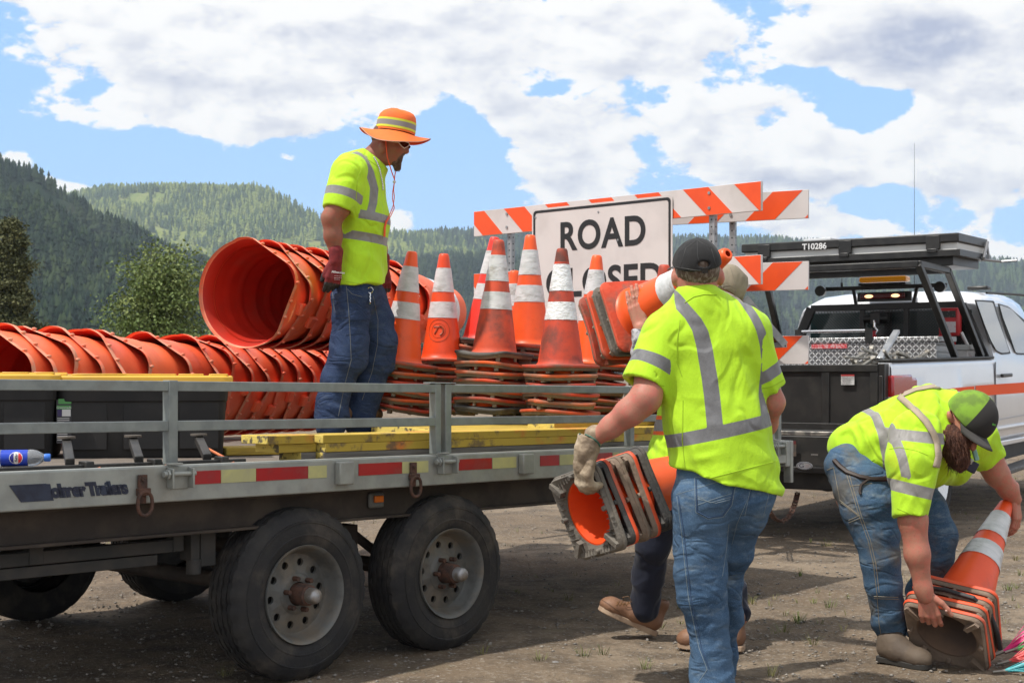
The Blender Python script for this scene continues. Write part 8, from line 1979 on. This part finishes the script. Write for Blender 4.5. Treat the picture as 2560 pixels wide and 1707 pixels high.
ax4 = Vector((.51, .575, .64)).normalized(); e2b = Vector((.80, -.56, -.14)); e2b = (e2b - ax4 * e2b.dot(ax4)).normalized(); e1b = e2b.cross(ax4)
if e1b.z > 0: e1b = -e1b
carried(4, W(2370, 1582, 6.16), e1b, e2b, .050, {'axis': tuple(ax4), 'm': [edgeO] * 4, 'w': [.001] * 4}, [mk('cone_inside_dusty', (.20, .13, .09), (.14, .10, .08), 6, (.4, .65), .9)] + [coneO] * 3, [browB] * 4,
        ['front cone of the stack being lifted, its brown hollow base facing us', 'second cone of the stack lifted by the bearded man, close behind the front base', 'third cone of the stack being lifted, behind the black strap', 'top cone of the lifted stack, its white collared tip held in a hand'], 'traffic cones lifted by the bearded man')
# black strap caught in that stack, and the bright marker whiskers on the ground
sb = empty('rubber_strap', W(2400, 1500, 6.3), 'black rubber strap wedged between the cone bases being lifted', 'strap'); b = MB()
p0 = W(2370, 1582, 6.16) + ax4 * .078
b.path([p0 + e2b * -.13 - e1b * .175, p0 + e2b * -.02 - e1b * .190, p0 + e2b * .10 - e1b * .178, p0 + e2b * .165 - e1b * .10, p0 + e2b * .185 + e1b * .02, p0 + e2b * .19 + e1b * .12], [.008, .010, .011, .011, .013, .013], 10); b.build('strap', mk('strap_rubber', (.022, .022, .024), rough=.6), sb)
def whiskers():
    rng = random.Random(9); specs = [('pink', (.85, .06, .30), (2508, 1628, 6.33), (.9, -.05, .38), 190, .30, 'hot pink bundle of marking whiskers on the ground beside the cones'), ('coral', (.80, .10, .10), (2522, 1652, 6.20), (.92, -.1, .26), 160, .26, 'coral red bundle of marking whiskers below the pink one'), ('teal', (.03, .38, .42), (2512, 1682, 6.05), (1, -.1, .12), 150, .28, 'teal bundle of marking whiskers at the bottom right edge'), ('teal', (.03, .30, .33), (2290, 1632, 6.42), (-.6, -.2, .25), 60, .08, 'small teal tuft of whiskers beside the slip on boot'), ('green', (.12, .50, .15), (2538, 1622, 6.3), (1, .1, .3), 50, .2, 'few green whisker strands among the pink ones')]
    for nm, c, (x, y, Z), d, n, L, lab in specs:
        o = W(x, y, Z); o.z = max(.015, o.z); d = Vector(d).normalized(); b = MB()
        for k in range(n):
            v = (d + Vector((rng.gauss(0, .10), rng.gauss(0, .14), rng.gauss(0, .17)))).normalized(); l = L * rng.uniform(.6, 1.1); e = o + v * l; e.z = max(.003, e.z - .02); m = o.lerp(e, .5) + Vector((0, 0, .012)); m.z = max(.004, m.z)
            b.path([o + Vector((0, rng.uniform(-.006, .006), rng.uniform(-.004, .006))), m, e], [.0014, .0014, .0011], 4)
        b.tube(o - d * .05, o + d * .012, .007, .008, 8, mi=1)
        tag(b.build('marking_whiskers', [mk('whisker_' + nm, c, rough=.45), mk('spike_steel', (.25, .23, .2), metal=.7, rough=.4)], ang=60), lab, 'marking whiskers', 'plastic marking whiskers on the ground')
whiskers()
